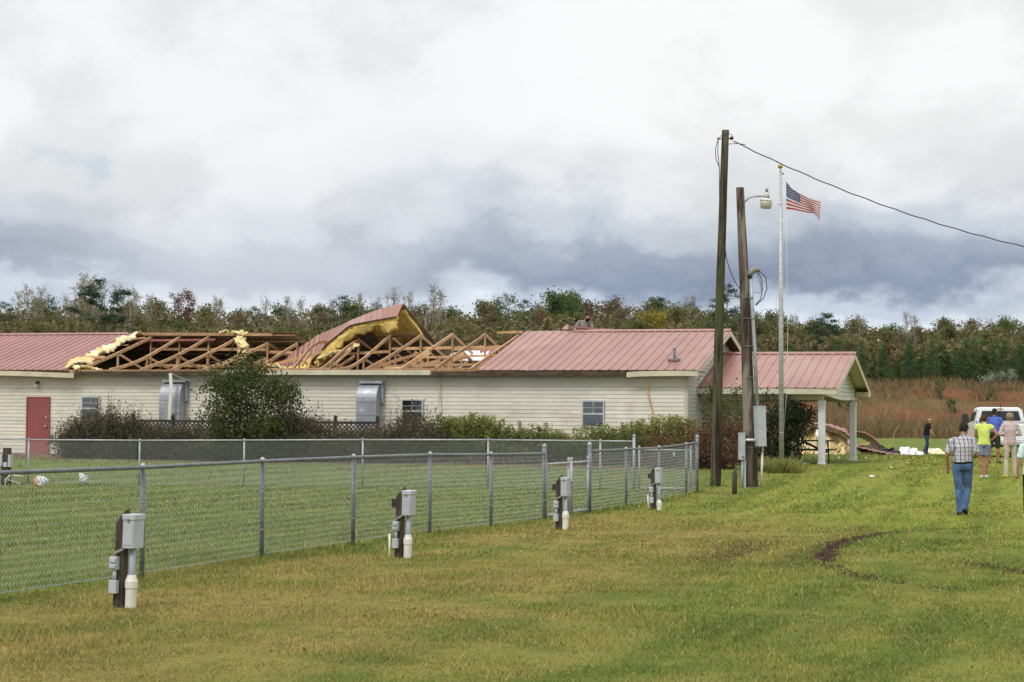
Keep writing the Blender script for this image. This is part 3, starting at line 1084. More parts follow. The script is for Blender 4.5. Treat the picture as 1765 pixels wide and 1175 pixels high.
solo('pine_tree', FLATPINE, 12.0, 181, 491, 185, 'dark flat topped pine leaning above the left red roof', 0.5, 1.25)
solo('rust_tree', RUST, 12.5, 329, 487, 200, 'taller rusty red leaved tree above the exposed left trusses', 0.0)
solo('rust_tree', RUST, 12.5, 307, 492, 200, 'shorter rusty red leaved tree above the exposed left trusses', 2.0)
solo('pine_tree', PINES[1], 12.5, 590, 502, 196, 'dark upright pine just left of the lifted roof section', 1.0, 1.1)
solo('pale_tree', PALEROUND, 13.0, 672, 487, 200, 'pale round headed tree above the lifted roof section', 0.3)
solo('dead_tree', DEAD, 9.5, 735, 518, 174, 'white barked dead tree with forked bare limbs by lifted roof', 0.8)
solo('broadleaf_tree', TALLGREEN, 12.5, 875, 498, 200, 'airy green tree standing above the woodland left of the roof worker', 0.0)
solo('broadleaf_tree', GREENS[0], 9.5, 965, 505, 198, 'light green round crowned tree on the skyline above the roof worker', 0.0, 1.1)
solo('yellow_tree', YELLOW, 6.5, 1128, 533, 174, 'yellow leaved small tree behind the intact red roof', 0.0, 1.1)
solo('pine_tree', BIGPINE, 14.0, 1252, 484, 178, 'tall layered pine right behind the mossy utility pole', 0.4, 1.15)
solo('pine_tree', ROUNDPINE, 11.5, 1427, 530, 180, 'dense dark pine standing above the porch roof', 0.4, 1.25)
solo('orange_tree', LEANRED, 7.0, 1530, 582, 173, 'slim orange leaved young tree beside the porch gable', 0.4)
# the thick of the wood: undergrowth and far crowns that read as one mass
def make_undergrowth():
    rs = np.random.RandomState(12)
    n = 125000
    Y = 176 + 92 * rs.rand(n) ** 1.3
    X = (rs.rand(n) - 0.5) * 0.66 * Y
    px = CX + FPX * X / Y
    top = np.interp(px, [a for a, b in TOPLINE], [b for a, b in TOPLINE])
    zt = CAM_H + Y * (720 + 0.008 * (px - CX) - (top + 12)) / FPX
    g = ground_z(X, Y)
    frac = np.where(Y > 215, 1.0, 0.66 + 0.30 * vnoise(X * 0.25, Y * 0.3))
    hgt = np.clip((zt - g) * frac, 1.5, None) * (0.80 + 0.24 * vnoise(X * 0.4 + 5, Y * 0.15))
    Z = g + hgt * rs.rand(n) ** 0.8
    V, F = leaf_quads(np.stack([X, Y, Z], -1), 0.5, rs, 0.65)
    me = fast_mesh('forest', V, F, M_['leaf_wood'])
    tag(put('forest', me), 'dense mixed undergrowth and far crowns filling the woodland', 'forest', kind='stuff')


leafmat('leaf_wood', [(0.0, (0.060, 0.075, 0.034)), (0.35, (0.105, 0.115, 0.046)), (0.65, (0.145, 0.135, 0.056)), (1.0, (0.18, 0.135, 0.065))], 0.18)
make_undergrowth()
# young pines along the top of the bank
for i in range(46):
    px = 1370 + i * 12 + rnd.uniform(-6, 6)
    Y = rnd.uniform(171, 179)
    H, p = h_for(px, rnd.uniform(582, 622), Y)
    plant_tree('young_pine', rnd.choice(YPINES), (p.x, p.y, gz(p.x, p.y) - 0.05), 'young bright green pine in the row along the bank top', rnd.uniform(0, 6), H / 4.6, 'young pines on the bank top', sz=1.0)
for i in range(16):
    px = 1120 + i * 17 + rnd.uniform(-6, 6)
    H, p = h_for(px, rnd.uniform(600, 625), rnd.uniform(171, 176))
    plant_tree('young_pine', rnd.choice(YPINES), (p.x, p.y, gz(p.x, p.y) - 0.05), 'young bright green pine in the row along the bank top', rnd.uniform(0, 6), H / 4.6, 'young pines on the bank top')


def leaf_bush(name, label, loc, r, n, leaf, mat, seed, stems=7, cat='bush', group=None, aspect=0.55, low=0.15, stemmat=None, gaps=0.5):
    """bush: stems from the base, leaves in uneven clumps over an ellipsoid of half sizes r (z: full height)"""
    rs = np.random.RandomState(seed)
    rnd_ = random.Random(seed)
    t = thing(name, label, cat, loc, 0, group)
    mb = MB()
    cl = []
    for i in range(stems * 6):
        a = rnd_.uniform(0, 6.28)
        q = math.sqrt(rnd_.random())
        z = rnd_.uniform(low, 1.0)
        sh = math.sqrt(max(0.05, 1 - abs(2 * z - 0.9) ** 2.2 * 0.8))
        cl.append((r[0] * q * math.cos(a) * sh, r[1] * q * math.sin(a) * sh, r[2] * z))
    for i in range(stems):
        e = cl[i]
        b = (rnd_.uniform(-.2, .2) * r[0], rnd_.uniform(-.2, .2) * r[1], 0)
        mid = ((b[0] + e[0]) * 0.45, (b[1] + e[1]) * 0.45, e[2] * 0.55)
        mb.tube([b, mid, e], [0.02, 0.014, 0.005], 4, caps=False)
    for i in range(stems, stems * 4):
        e, b = cl[i], cl[rnd_.randrange(stems)]
        mb.tube([(b[0] * 0.5, b[1] * 0.5, b[2] * 0.5), e], [0.009, 0.003], 3, caps=False)
    P = np.array(cl)
    wt = rs.rand(len(P)) ** (1 + gaps) + 0.05
    c = rs.choice(len(P), n, p=wt / wt.sum())
    sp = 0.20 * min(r[0], r[2])
    Q = P[c] + rs.normal(size=(n, 3)) * sp
    Q[:, 2] = np.clip(Q[:, 2], 0.02, None)
    V, F = leaf_quads(Q, leaf, rs, aspect)
    put('stem', mb.mesh(name + '_stem', stemmat or bark_m), t)
    put('crown', fast_mesh(name + '_crown', V, F, mat), t)
    return t


for i, (px, py) in enumerate(((1621, 688), (1640, 712), (1708, 690), (1462, 706), (1446, 703))):
    Y = 160
    p = at(px, py, Y)
    p = on_ground(px, py)
    leaf_bush('bank_shrub', ('small green shrub growing out of the clay bank'), p, (0.40, 0.4, 1.1 if i else 1.8), 380, 0.12, M_['leaf_young_pine'], 300 + i, 4, group='green shrubs on the clay bank')
for i, (px, py, lab) in enumerate(((1706, 656, 'left grey white flowering shrub on the bank top above truck'), (1738, 658, 'right grey white flowering shrub on the bank top above truck'))):
    H, p = h_for(px, py - 14, 171)
    leaf_bush('white_shrub', lab, (p.x, p.y, gz(p.x, p.y)), (0.8, 0.7, 1.15), 700, 0.12, M_['leaf_white'], 330 + i, 5)

# ================================================================== THE BUILDING
FLOOR = 0.36
EAVE_V, EAVE_Z = -0.42, 3.30
RIDGE_V, RIDGE_Z = 4.86, 4.80
BACK_V = 9.72
SLOPE = (RIDGE_Z - EAVE_Z) / (RIDGE_V - EAVE_V)
U_LEFT = -33.0
CUT_L, CUT_R = -22.05, -6.9          # the roof is torn off between these

bld = thing('community_building', 'long cream sided hall with red metal roof torn open over its middle', 'building',
            (CO.x, CO.y, 0), -ALPHA)


def board_mesh(name, length, mat, h=0.127):
    """one lap of siding along +x, lip proud at the foot"""
    mb = MB()
    h = h - 0.003
    prof = [(0.0, 0.0), (-0.019, 0.0), (-0.020, 0.012), (-0.006, h), (0.0, h)]
    vs_ = [(x, y, z) for x in (0, length) for (y, z) in prof]
    n = len(prof)
    fs = [(i, (i + 1) % n, (i + 1) % n + n, i + n) for i in range(n)]
    fs += [tuple(reversed(range(n))), tuple(range(n, 2 * n))]
    mb.add(vs_, fs)
    me = mb.mesh(name, mat)
    bm = bmesh.new()
    bm.from_mesh(me)
    bmesh.ops.recalc_face_normals(bm, faces=bm.faces)
    bm.to_mesh(me)
    bm.free()
    return me


def walls():
    fw = MB().box((U_LEFT, 0.001, FLOOR - 0.3), (0.0, 0.14, 3.20)).build('front_wall', dark_m, bld)
    rnd_ = random.Random(4)
    n = 23
    z0 = FLOOR + 0.02
    cuts = {}
    for i in range(n):
        z = z0 + i * 0.1265
        # laps are butted end to end in long lengths
        js = sorted([U_LEFT] + [U_LEFT + 7.3 + rnd_.uniform(-1.5, 1.5) + k * 7.3 for k in range(4)] + [-0.10])
        for a, b in zip(js[:-1], js[1:]):
            ln = b - a - 0.002
            key = round(ln, 2)
            if key not in cuts:
                cuts[key] = board_mesh('siding_board', ln, siding_m)
            put('siding_board', cuts[key], fw, (a, 0.0 + rnd_.uniform(-0.0015, 0.0), z))
    MB().box((-0.115, -0.028, FLOOR - 0.02), (0.02, 0.0, 3.2)).box((0.0, -0.028, FLOOR - 0.02), (0.022, 0.11, 3.2)).build('corner_trim', trim_m, bld)
    MB().box((U_LEFT, -0.012, FLOOR - 0.34), (0.0, 0.12, FLOOR + 0.015)).build('foundation', concrete_m, bld)
    # soffit
    MB().box((U_LEFT, EAVE_V + 0.03, 3.128), (CUT_L + 1.5, -0.001, 3.14)).box((-1.9, EAVE_V + 0.03, 3.128), (0.5, -0.001, 3.14)).build('soffit', trim_m, bld)
    MB().box((CUT_L + 1.5, EAVE_V + 0.05, 3.132), (-1.9, -0.001, 3.15)).build('bare_soffit', rot_m, bld)
    # right gable wall
    gw = MB()
    zt = lambda v: EAVE_Z - 0.09 + SLOPE * ((v - EAVE_V) if v < RIDGE_V else (2 * RIDGE_V - EAVE_V - v))
    gw.add([(-0.13, 0.145, 0.1), (-0.13, BACK_V, 0.1), (-0.13, BACK_V, zt(BACK_V)), (-0.13, RIDGE_V, zt(RIDGE_V)), (-0.13, 0.145, zt(0.145)),
            (-0.002, 0.145, 0.1), (-0.002, BACK_V, 0.1), (-0.002, BACK_V, zt(BACK_V)), (-0.002, RIDGE_V, zt(RIDGE_V)), (-0.002, 0.145, zt(0.145))],
           [(4, 3, 2, 1, 0), (5, 6, 7, 8, 9), (0, 1, 6, 5), (1, 2, 7, 6), (2, 3, 8, 7), (3, 4, 9, 8), (4, 0, 5, 9)])
    g = gw.build('gable_wall', dark_m, bld)
    for i in range(34):
        z = FLOOR + 0.02 + i * 0.1265
        zm = z + 0.1
        if zm < zt(0.0):
            v0, v1 = 0.112, BACK_V
        else:
            v0 = EAVE_V + (zm - EAVE_Z + 0.09) / SLOPE
            v1 = 2 * RIDGE_V - v0
        if v1 - v0 < 0.3:
            break
        put('siding_board', board_mesh('siding_board', v1 - v0, siding_shaded), g, (0.0, v0, z), (0, 0, PI / 2))
    MB().box((U_LEFT, BACK_V - 0.12, 0.1), (-0.131, BACK_V, 3.2)).build('back_wall', siding_m, bld)
    MB().box((U_LEFT - 0.1, 0.0, 0.1), (U_LEFT - 0.001, BACK_V, 3.2)).build('left_wall', siding_m, bld)
    MB().box((U_LEFT, 0.145, 2.98), (-0.14, BACK_V - 0.125, 3.05)).build('ceiling', dark_m, bld)


walls()


def rib_panel_mesh(name, width, length, mats, ribs=3, rib_h=0.024, thick=0.004, segs=1):
    """ribbed metal sheet: x across, y up the slope (0..length), z normal"""
    sp = width / ribs
    xs = []
    for i in range(ribs):
        b = i * sp
        xs += [(b, 0), (b + sp * 0.40, 0), (b + sp * 0.44, rib_h), (b + sp * 0.56, rib_h), (b + sp * 0.60, 0)]
    xs.append((width, 0))
    mb = MB()
    vs_, fs = [], []
    n = len(xs)
    for y in (0.0, length):
        vs_ += [(x, y, z) for x, z in xs]
    for y in (0.0, length):
        vs_ += [(x, y, z - thick) for x, z in xs]
    for i in range(n - 1):
        fs.append((i, i + 1, n + i + 1, n + i))
    top = len(fs)
    for i in range(n - 1):
        fs.append((2 * n + i + 1, 2 * n + i, 3 * n + i, 3 * n + i + 1))
    for i in range(n - 1):
        fs += [(i + 1, i, 2 * n + i, 2 * n + i + 1), (n + i, n + i + 1, 3 * n + i + 1, 3 * n + i)]
    mb.add(vs_, fs)
    mb.m = [0] * top + [1] * (n - 1) + [0] * (2 * (n - 1))
    return mb.mesh(name, mats)


S_LEN = math.hypot(RIDGE_V - EAVE_V, RIDGE_Z - EAVE_Z)
S_ANG = math.atan2(RIDGE_Z - EAVE_Z, RIDGE_V - EAVE_V)
PW = 0.914
panel_front = rib_panel_mesh('roof_panel', PW - 0.003, S_LEN, [roof_m, roof_under])


def slope_panels(parent, u0, u1, front=True, mesh=None, rnd_=random.Random(1)):
    n = int(round((u1 - u0) / PW))
    for i in range(n):
        j = rnd_.uniform(0, 0.004)
        if front:
            put('roof_panel', mesh or panel_front, parent, (u0 + i * PW, EAVE_V, EAVE_Z + j), (S_ANG, 0, 0))
        else:
            put('roof_panel', mesh or panel_front, parent, (u0 + (i + 1) * PW, 2 * RIDGE_V - EAVE_V, EAVE_Z + j), (S_ANG, 0, PI))


def ridge_cap(parent, u0, u1, mat=roof_m):
    s = 0.21
    mb = MB()
    P = []
    for u in (u0, u1):
        P.append([(u, RIDGE_V - s, RIDGE_Z - s * SLOPE + 0.032), (u, RIDGE_V - 0.03, RIDGE_Z + 0.042), (u, RIDGE_V + 0.03, RIDGE_Z + 0.042), (u, RIDGE_V + s, RIDGE_Z - s * SLOPE + 0.032)])
    mb.grid(P, smooth=False, thick=(0, 0, -0.006))
    return mb.build('ridge_cap', mat, parent, fix=True)


def main_roof():
    # right, intact
    r = MB().box((CUT_R + 0.06, EAVE_V + 0.06, -0.012), (0.46, 0.5, 0.0)).build('roof', dark_m, bld)     # eave plank under the sheets
    r.location = (0, 0, EAVE_Z - 0.035)
    rr = empty('right_roof', (0, 0, 0), 0, bld)
    slope_panels(rr, CUT_R, CUT_R + 8 * PW + 0.1, True)
    slope_panels(rr, CUT_R + PW, CUT_R + 8 * PW + 0.1, False)
    ridge_cap(rr, CUT_R + 1.75, CUT_R + 8 * PW)
    ub = CUT_R + 8 * PW
    # barge boards on the gable overhang
    for sgn in (1, -1):
        mb = MB()
        a = (ub - 0.025, EAVE_V, EAVE_Z - 0.11) if sgn > 0 else (ub - 0.025, 2 * RIDGE_V - EAVE_V, EAVE_Z - 0.11)
        mb.bar(a, (ub - 0.025, RIDGE_V, RIDGE_Z - 0.11), 0.03, 0.17)
        mb.build('barge_board', trim_m, rr)
    mb = MB()
    mb.grid([[(0.01, EAVE_V, EAVE_Z - 0.05), (ub - 0.05, EAVE_V, EAVE_Z - 0.05)], [(0.01, RIDGE_V, RIDGE_Z - 0.05), (ub - 0.05, RIDGE_V, RIDGE_Z - 0.05)],
             [(0.01, 2 * RIDGE_V - EAVE_V, EAVE_Z - 0.05), (ub - 0.05, 2 * RIDGE_V - EAVE_V, EAVE_Z - 0.05)]], smooth=False, thick=(0, 0, -0.012))
    mb.build('gable_soffit', rot_m, rr, fix=True)
    # purlin deck under the sheets
    for k in range(8):
        v = EAVE_V + 0.1 + k * 0.72
        z = EAVE_Z + SLOPE * (v - EAVE_V) - 0.03
        MB().box((CUT_R + 0.1, v, z - 0.038), (ub - 0.06, v + 0.089, z)).build('purlin', wood_new, rr)
    # left, intact: front and back slopes; the back slope runs on behind the open trusses
    lr = empty('left_roof', (0, 0, 0), 0, bld)
    n = 12
    slope_panels(lr, CUT_L - n * PW, CUT_L, True, rib_panel_mesh('roof_panel', PW - 0.003, S_LEN, [roof_dark2, roof_under]))
    slope_panels(lr, CUT_L - n * PW, CUT_L + 7 * PW, False, rib_panel_mesh('roof_panel', PW - 0.003, S_LEN, [roof_dark2, roof_under]))
    ridge_cap(lr, CUT_L - n * PW, CUT_L - 0.45, roof_dark2)
    c2 = ridge_cap(lr, CUT_L - 0.3, CUT_L + 3.2, roof_dark2)
    c2.rotation_euler = (0, R(-0.4), 0)
    c2.location.z = -0.12
    for k in range(8):
        v = EAVE_V + 0.1 + k * 0.72
        z = EAVE_Z + SLOPE * (v - EAVE_V) - 0.03
        MB().box((CUT_L - n * PW, v, z - 0.038), (CUT_L + (0.35 if k in (2, 5) else 0.05), v + 0.089, z)).build('purlin', wood_new, lr)
        MB().box((CUT_L - 2, 2 * RIDGE_V - v - 0.089, z - 0.038), (CUT_L + 7 * PW - 0.1, 2 * RIDGE_V - v, z)).build('purlin', wood_new, lr)
    # fascias: sound, bowed and broken lengths
    def bowed(u0, u1, fn, name='fascia', mat=trim_m, hgt=0.165):
        P = []
        k = 14
        for i in range(k + 1):
            u = u0 + (u1 - u0) * i / k
            dv, dz = fn(i / k)
            P.append([(u, EAVE_V + dv, EAVE_Z - 0.02 - hgt + dz), (u, EAVE_V + dv, EAVE_Z - 0.02 + dz)])
        return MB().grid(P, smooth=False, thick=(0, 0.022, 0)).build(name, mat, bld, fix=True)
    bowed(U_LEFT, CUT_L - 4.3, lambda t: (0, 0))
    bowed(CUT_L - 4.3, CUT_L + 0.28, lambda t: (-0.05 * math.sin(PI * t), -0.10 * t * t))
    bowed(CUT_L + 5.9, -8.55, lambda t: (0, 0.02))
    bowed(-1.9, 0.42, lambda t: (0.0, -0.045 * (1 - t) ** 4))
    MB().bar((CUT_L + 0.3, EAVE_V + 0.03, EAVE_Z - 0.12), (CUT_L + 5.9, EAVE_V + 0.03, EAVE_Z - 0.10), 0.04, 0.14).build('sub_fascia', rot_m, bld)
    MB().bar((-8.5, EAVE_V + 0.04, EAVE_Z - 0.11), (-1.95, EAVE_V + 0.04, EAVE_Z - 0.10), 0.04, 0.15).build('sub_fascia', rot_m, bld)
    # top plate
    MB().box((CUT_L + 0.05, -0.30, 3.17), (CUT_R - 0.05, -0.262, 3.31)).build('wall_plate', wood_new, bld)
    # vent pipe
    v_ = 2.0 - 1.2
    zz = EAVE_Z + SLOPE * (v_ - EAVE_V)
    vp = MB().tube([(-0.62, v_, zz - 0.1), (-0.62, v_, zz + 0.40)], 0.045, 10).build('vent_pipe', galv_dark, bld)
    MB().tube([(-0.62, v_, zz + 0.34), (-0.62, v_, zz + 0.45)], 0.055, 10).build('cap', galv_m, vp)
    MB().box((-0.8, v_ - 0.2, zz - 0.02), (-0.44, v_ + 0.2, zz + 0.045)).build('flashing', galv_dark, vp)


roof_dark2 = pmat('red_roof_metal_left', (0.265, 0.103, 0.092), (0.305, 0.132, 0.118), 0.8, 0.40, spec=0.55, rand=0.06, c3=(0.33, 0.15, 0.13), c3scale=0.5)
main_roof()


def poly_bar(mb, pts, w_, h_, side=(1, 0, 0)):
    """a bent plank following points that lie in a plane with normal `side`"""
    pts = [Vector(p) for p in pts]
    s = Vector(side).normalized() * (w_ / 2)
    vs_ = []
    for i, p in enumerate(pts):
        d = (pts[min(i + 1, len(pts) - 1)] - pts[max(i - 1, 0)]).normalized()
        t = Vector(side).cross(d).normalized() * (h_ / 2)
        vs_ += [p - s - t, p + s - t, p + s + t, p - s + t]
    fs = []
    for i in range(len(pts) - 1):
        for k in range(4):
            fs.append((i * 4 + k, i * 4 + (k + 1) % 4, i * 4 + 4 + (k + 1) % 4, i * 4 + 4 + k))
    e = (len(pts) - 1) * 4
    fs += [(3, 2, 1, 0), (e, e + 1, e + 2, e + 3)]
    mb.add(vs_, fs)


def truss(u, apex, sag=0.0, kink=0.0, back=True, lean=0.0, halfback=False, rnd_=random.Random(3)):
    """fink style roof truss at u; sag bends the front top chord down, lean pushes the apex sideways"""
    t = empty('roof_truss', (u, 0, 0), 0, bld)
    zb = 3.30
    tw, th = 0.045, 0.105
    v0 = -0.36

    def chord(s):
        return Vector((lean * s, v0 + (RIDGE_V - v0) * s, zb + (apex - zb) * s - sag * math.sin(PI * s) + kink * math.sin(2 * PI * s)))
    mb = MB()
    poly_bar(mb, [chord(i / 10) for i in range(11)], tw, th)
    mb.build('top_chord', wood_new, t, fix=True)
    A = chord(1.0)
    if back:
        e = Vector((0, 10.0, zb)) if not halfback else Vector((0, 7.2, zb + 0.6))
        mb = MB()
        poly_bar(mb, [A, A.lerp(e, 0.5), e], tw, th)
        mb.build('top_chord', wood_new, t, fix=True)
    MB().bar((0, v0, zb - 0.05), (0, 10.0, zb - 0.05), tw, th).build('bottom_chord', wood_new, t)
    MB().bar((A.x, A.y, A.z - 0.04), (A.x * 0.3, A.y, zb), tw, 0.09, up=(0, 1, 0)).build('king_post', wood_new, t)
    m = chord(0.52)
    MB().bar(m, (0, m.y, zb), tw, 0.09, up=(0, 1, 0)).build('web', wood_new, t)
    MB().bar(m, (0, RIDGE_V - 0.1, zb), tw, 0.09).build('web', wood_new, t)
    if back:
        mk = A.lerp(Vector((0, 10.0, zb)), 0.48)
        MB().bar(mk, (0, mk.y, zb), tw, 0.09, up=(0, 1, 0)).build('web', wood_new, t)
        MB().bar(mk, (0, RIDGE_V + 0.1, zb), tw, 0.09).build('web', wood_new, t)
    return t


for u, ap, sg, kk, lean, bk in ((-7.2, 4.62, 0, 0, 0, True), (-8.42, 4.69, 0.0, 0.02, 0, True), (-9.64, 4.69, 0.0, 0, 0, True), (-10.84, 4.66, 0.05, 0, 0, True),
                            (-12.02, 4.66, 0.26, -0.05, 0, True), (-13.28, 4.52, 0.30, -0.12, 0.05, True), (-14.49, 4.42, 0.20, -0.32, 0.15, False),
                            (-15.64, 4.38, 0.22, -0.06, 0.0, False), (-16.82, 4.40, 0.06, 0, 0.0, True), (-18.0, 4.62, 0.05, 0, 0, True),
                            (-19.2, 4.64, 0.11, 0, 0, True), (-20.4, 4.64, 0.16, -0.02, 0, True), (-21.58, 4.64, 0.03, 0, 0, True)):
    truss(u, ap, sg, kk, bk, lean)


def lumber():
    """loose and still nailed timbers among the trusses"""
    W4 = (0.045, 0.10)
    def bar(a, b, name='brace', w_=0.045, h_=0.10, mat=wood_new):
        MB().bar(a, b, w_, h_).build(name, mat, bld)
    bar((-21.6, 4.93, 4.22), (-16.9, 4.93, 4.18))
    bar((-16.8, 4.93, 4.10), (-14.6, 4.93, 4.02))
    bar((-14.4, 4.93, 3.98), (-12.1, 4.93, 4.10))
    bar((-12.0, 4.93, 4.20), (-6.9, 4.93, 4.26))
    bar((-21.9, 4.80, 4.78), (-18.0, 4.80, 4.74), 'purlin')
    bar((-18.1, 4.80, 4.74), (-16.6, 4.75, 4.72), 'purlin')
    bar((-21.9, 5.0, 3.62), (-17.2, 5.0, 3.55), 'brace')
    bar((-9.9, 1.9, 3.78), (-6.85, 1.9, 3.86), 'purlin', 0.05, 0.07)
    bar((-10.6, 0.6, 3.45), (-6.85, 0.6, 3.52), 'purlin', 0.05, 0.08)
    bar((-9.0, 3.2, 4.10), (-7.0, 3.2, 4.16), 'purlin', 0.05, 0.07)
    bar((-7.9, 4.6, 4.74), (-6.95, 4.6, 4.76), 'purlin', 0.05, 0.09)
    bar((-10.9, -0.1, 3.33), (-6.95, -0.1, 3.36), 'purlin', 0.09, 0.05)
    bar((-14.9, -0.2, 3.33), (-12.2, -0.15, 3.36), 'purlin', 0.09, 0.05)
    bar((-15.9, 2.0, 3.4), (-14.0, 3.4, 4.05), 'loose_timber')
    bar((-16.3, 1.2, 3.35), (-15.5, 1.9, 3.75), 'loose_timber')
    bar((-13.4, 2.4, 3.35), (-12.6, 2.6, 4.1), 'loose_timber')
    bar((-10.2, 1.2, 3.40), (-8.9, 1.5, 3.66), 'loose_timber')
    bar((-9.4, 0.4, 3.36), (-8.0, 1.8, 3.80), 'loose_timber')
    bar((-11.3, 0.9, 3.36), (-9.9, 2.9, 4.02), 'loose_timber')
    bar((-22.2, 1.0, 3.78), (-21.4, 1.1, 3.80), 'loose_timber', 0.05, 0.09)
    bar((-22.1, 3.9, 4.52), (-21.3, 3.9, 4.60), 'loose_timber', 0.09, 0.05)
    rj = random.Random(12)
    for k in range(16):
        u = rj.choice([rj.uniform(-17.2, -13.6), rj.uniform(-11.4, -7.4)])
        v = rj.uniform(0.4, 6.5)
        a_ = rj.uniform(0, PI)
        L = rj.uniform(0.5, 1.3)
        z = 3.36 + rj.uniform(0, 0.25)
        bar((u, v, z), (u + L * math.cos(a_), v + L * math.sin(a_) * 0.8, z + rj.uniform(-0.05, 0.6)), 'loose_timber', 0.04, rj.choice([0.09, 0.09, 0.14]))
    for u in (-17.4, -16.2, -15.0):
        bar((u, 6.2, 3.32), (u + 0.9, 6.6, 3.9), 'loose_timber')


lumber()


def fluff(P0, P1, r, seed, name='insulation', parent=None, drop=0.0, n=30, sides=11, flat=0.42):
    """a torn strip of fibreglass batt between two points: flattened, creased, with ragged edges"""
    rs = np.random.RandomState(seed)
    P0, P1 = Vector(P0), Vector(P1)
    mb = MB()
    vs_, fs = [], []
    d = (P1 - P0).normalized()
    s = d.cross(Vector((0, 0, 1))).normalized()
    t = s.cross(d)
    wv = rs.rand(4) * 6
    for i in range(n + 1):
        a = i / n
        c = P0.lerp(P1, a) + Vector((0, 0, -drop * math.sin(PI * a))) + s * (math.sin(a * 9 + wv[0]) * r * 0.25 + rs.normal() * r * 0.12) + t * (math.sin(a * 13 + wv[1]) * r * 0.15 + rs.normal() * r * 0.08)
        rr = r * (0.45 + 0.55 * math.sin(PI * min(0.97, max(0.03, a))) ** 0.4) * (0.65 + 0.35 * math.sin(a * 17 + wv[2]) ** 2 + 0.35 * rs.rand())
        tw = 0.5 * math.sin(a * 6 + wv[3])
        for k in range(sides):
            th = 2 * PI * k / sides
            q = rr * (0.70 + 0.6 * rs.rand())
            x, y = q * math.cos(th), q * flat * math.sin(th)
            vs_.append(c + s * (x * math.cos(tw) - y * math.sin(tw)) + t * (x * math.sin(tw) + y * math.cos(tw)) + d * rs.normal() * r * 0.10)
    for i in range(n):
        for k in range(sides):
            k2 = (k + 1) % sides
            fs.append((i * sides + k, i * sides + k2, (i + 1) * sides + k2, (i + 1) * sides + k))
    fs += [tuple(reversed(range(sides))), tuple(n * sides + k for k in range(sides))]
    mb.add(vs_, fs, 0, True)
    return mb.build(name, insul_m, parent or bld)


def sl(u, v, dz=0.0):
    return (u, v, EAVE_Z + SLOPE * (v - EAVE_V) + dz)


fluff(sl(-22.2, -0.25, 0.06), sl(-21.9, 2.0, 0.04), 0.23, 1, flat=0.30)
fluff(sl(-22.15, 1.6, 0.06), sl(-21.95, 3.6, 0.02), 0.20, 2, flat=0.30)
fluff(sl(-22.1, 3.2, 0.08), sl(-22.0, 4.85, 0.02), 0.17, 3, flat=0.30)
fluff(sl(-21.9, -0.2, 0.05), sl(-20.9, -0.1, -0.1), 0.17, 4, flat=0.35)
fluff((-18.7, 4.9, 4.83), (-17.6, 4.8, 4.76), 0.16, 5)
fluff((-17.9, 4.7, 4.62), (-17.0, 3.4, 4.20), 0.18, 6, drop=0.1)
fluff((-17.5, 4.4, 4.60), (-17.6, 4.1, 4.05), 0.12, 7)
fluff((-17.1, 3.6, 4.2), (-17.0, 3.0, 3.65), 0.10, 8)
fluff((-15.6, 2.2, 3.5), (-14.7, 2.6, 3.38), 0.2, 9)
fluff((-11.5, 7.0, 4.3), (-11.4, 6.8, 3.5), 0.12, 10)
# white vapour barrier and red sheets fallen into the attic
def sheet(name, mat, pts, parent=None, thick=0.012, wob=0.0, seed=1, nx=6, ny=6):
    rs = np.random.RandomState(seed)
    a, b, c, d = [Vector(p) for p in pts]
    P = []
    for i in range(nx + 1):
        row = []
        for j in range(ny + 1):
            s, t = i / nx, j / ny
            p = a.lerp(b, s).lerp(d.lerp(c, s), t)
            row.append(p + Vector((rs.normal(), rs.normal(), rs.normal())) * wob)
        P.append(row)
    return MB().grid(P, smooth=wob > 0, thick=(0, 0.002, -thick)).build(name, mat, parent or bld, fix=True)


sheet('vapour_barrier', tarp_m, [(-10.4, 6.5, 3.80), (-9.0, 6.6, 3.85), (-9.0, 7.3, 4.28), (-10.5, 7.2, 4.14)], wob=0.02)
sheet('vapour_barrier', tarp_m, [(-8.8, 8.2, 3.4), (-7.3, 8.2, 3.4), (-7.3, 8.6, 4.3), (-8.8, 8.6, 4.2)], wob=0.02, seed=2)
sheet('fallen_roof_sheet', roof_dark, [(-9.2, 6.6, 3.35), (-8.1, 6.9, 3.35), (-8.0, 7.4, 4.2), (-9.4, 7.2, 4.4)])
sheet('fallen_roof_sheet', roof_dark, [(-8.6, 9.0, 4.0), (-6.6, 9.2, 3.9), (-6.4, 9.4, 4.5), (-8.3, 9.3, 4.72)])
sheet('fallen_roof_sheet', roof_dark, [(-7.3, 0.6, 3.36), (-6.9, 0.6, 3.42), (-6.9, 2.2, 3.75), (-7.5, 2.0, 3.7)])
sheet('fallen_ceiling_board', wood_new, [(-10.8, 0.8, 3.33), (-9.3, 0.7, 3.33), (-9.4, 1.6, 3.5), (-10.9, 1.5, 3.42)], wob=0.02)
sheet('fallen_ceiling_board', rot_m, [(-14.3, 6.3, 3.3), (-11.2, 6.3, 3.3), (-11.2, 7.2, 4.45), (-14.3, 7.2, 4.1)])


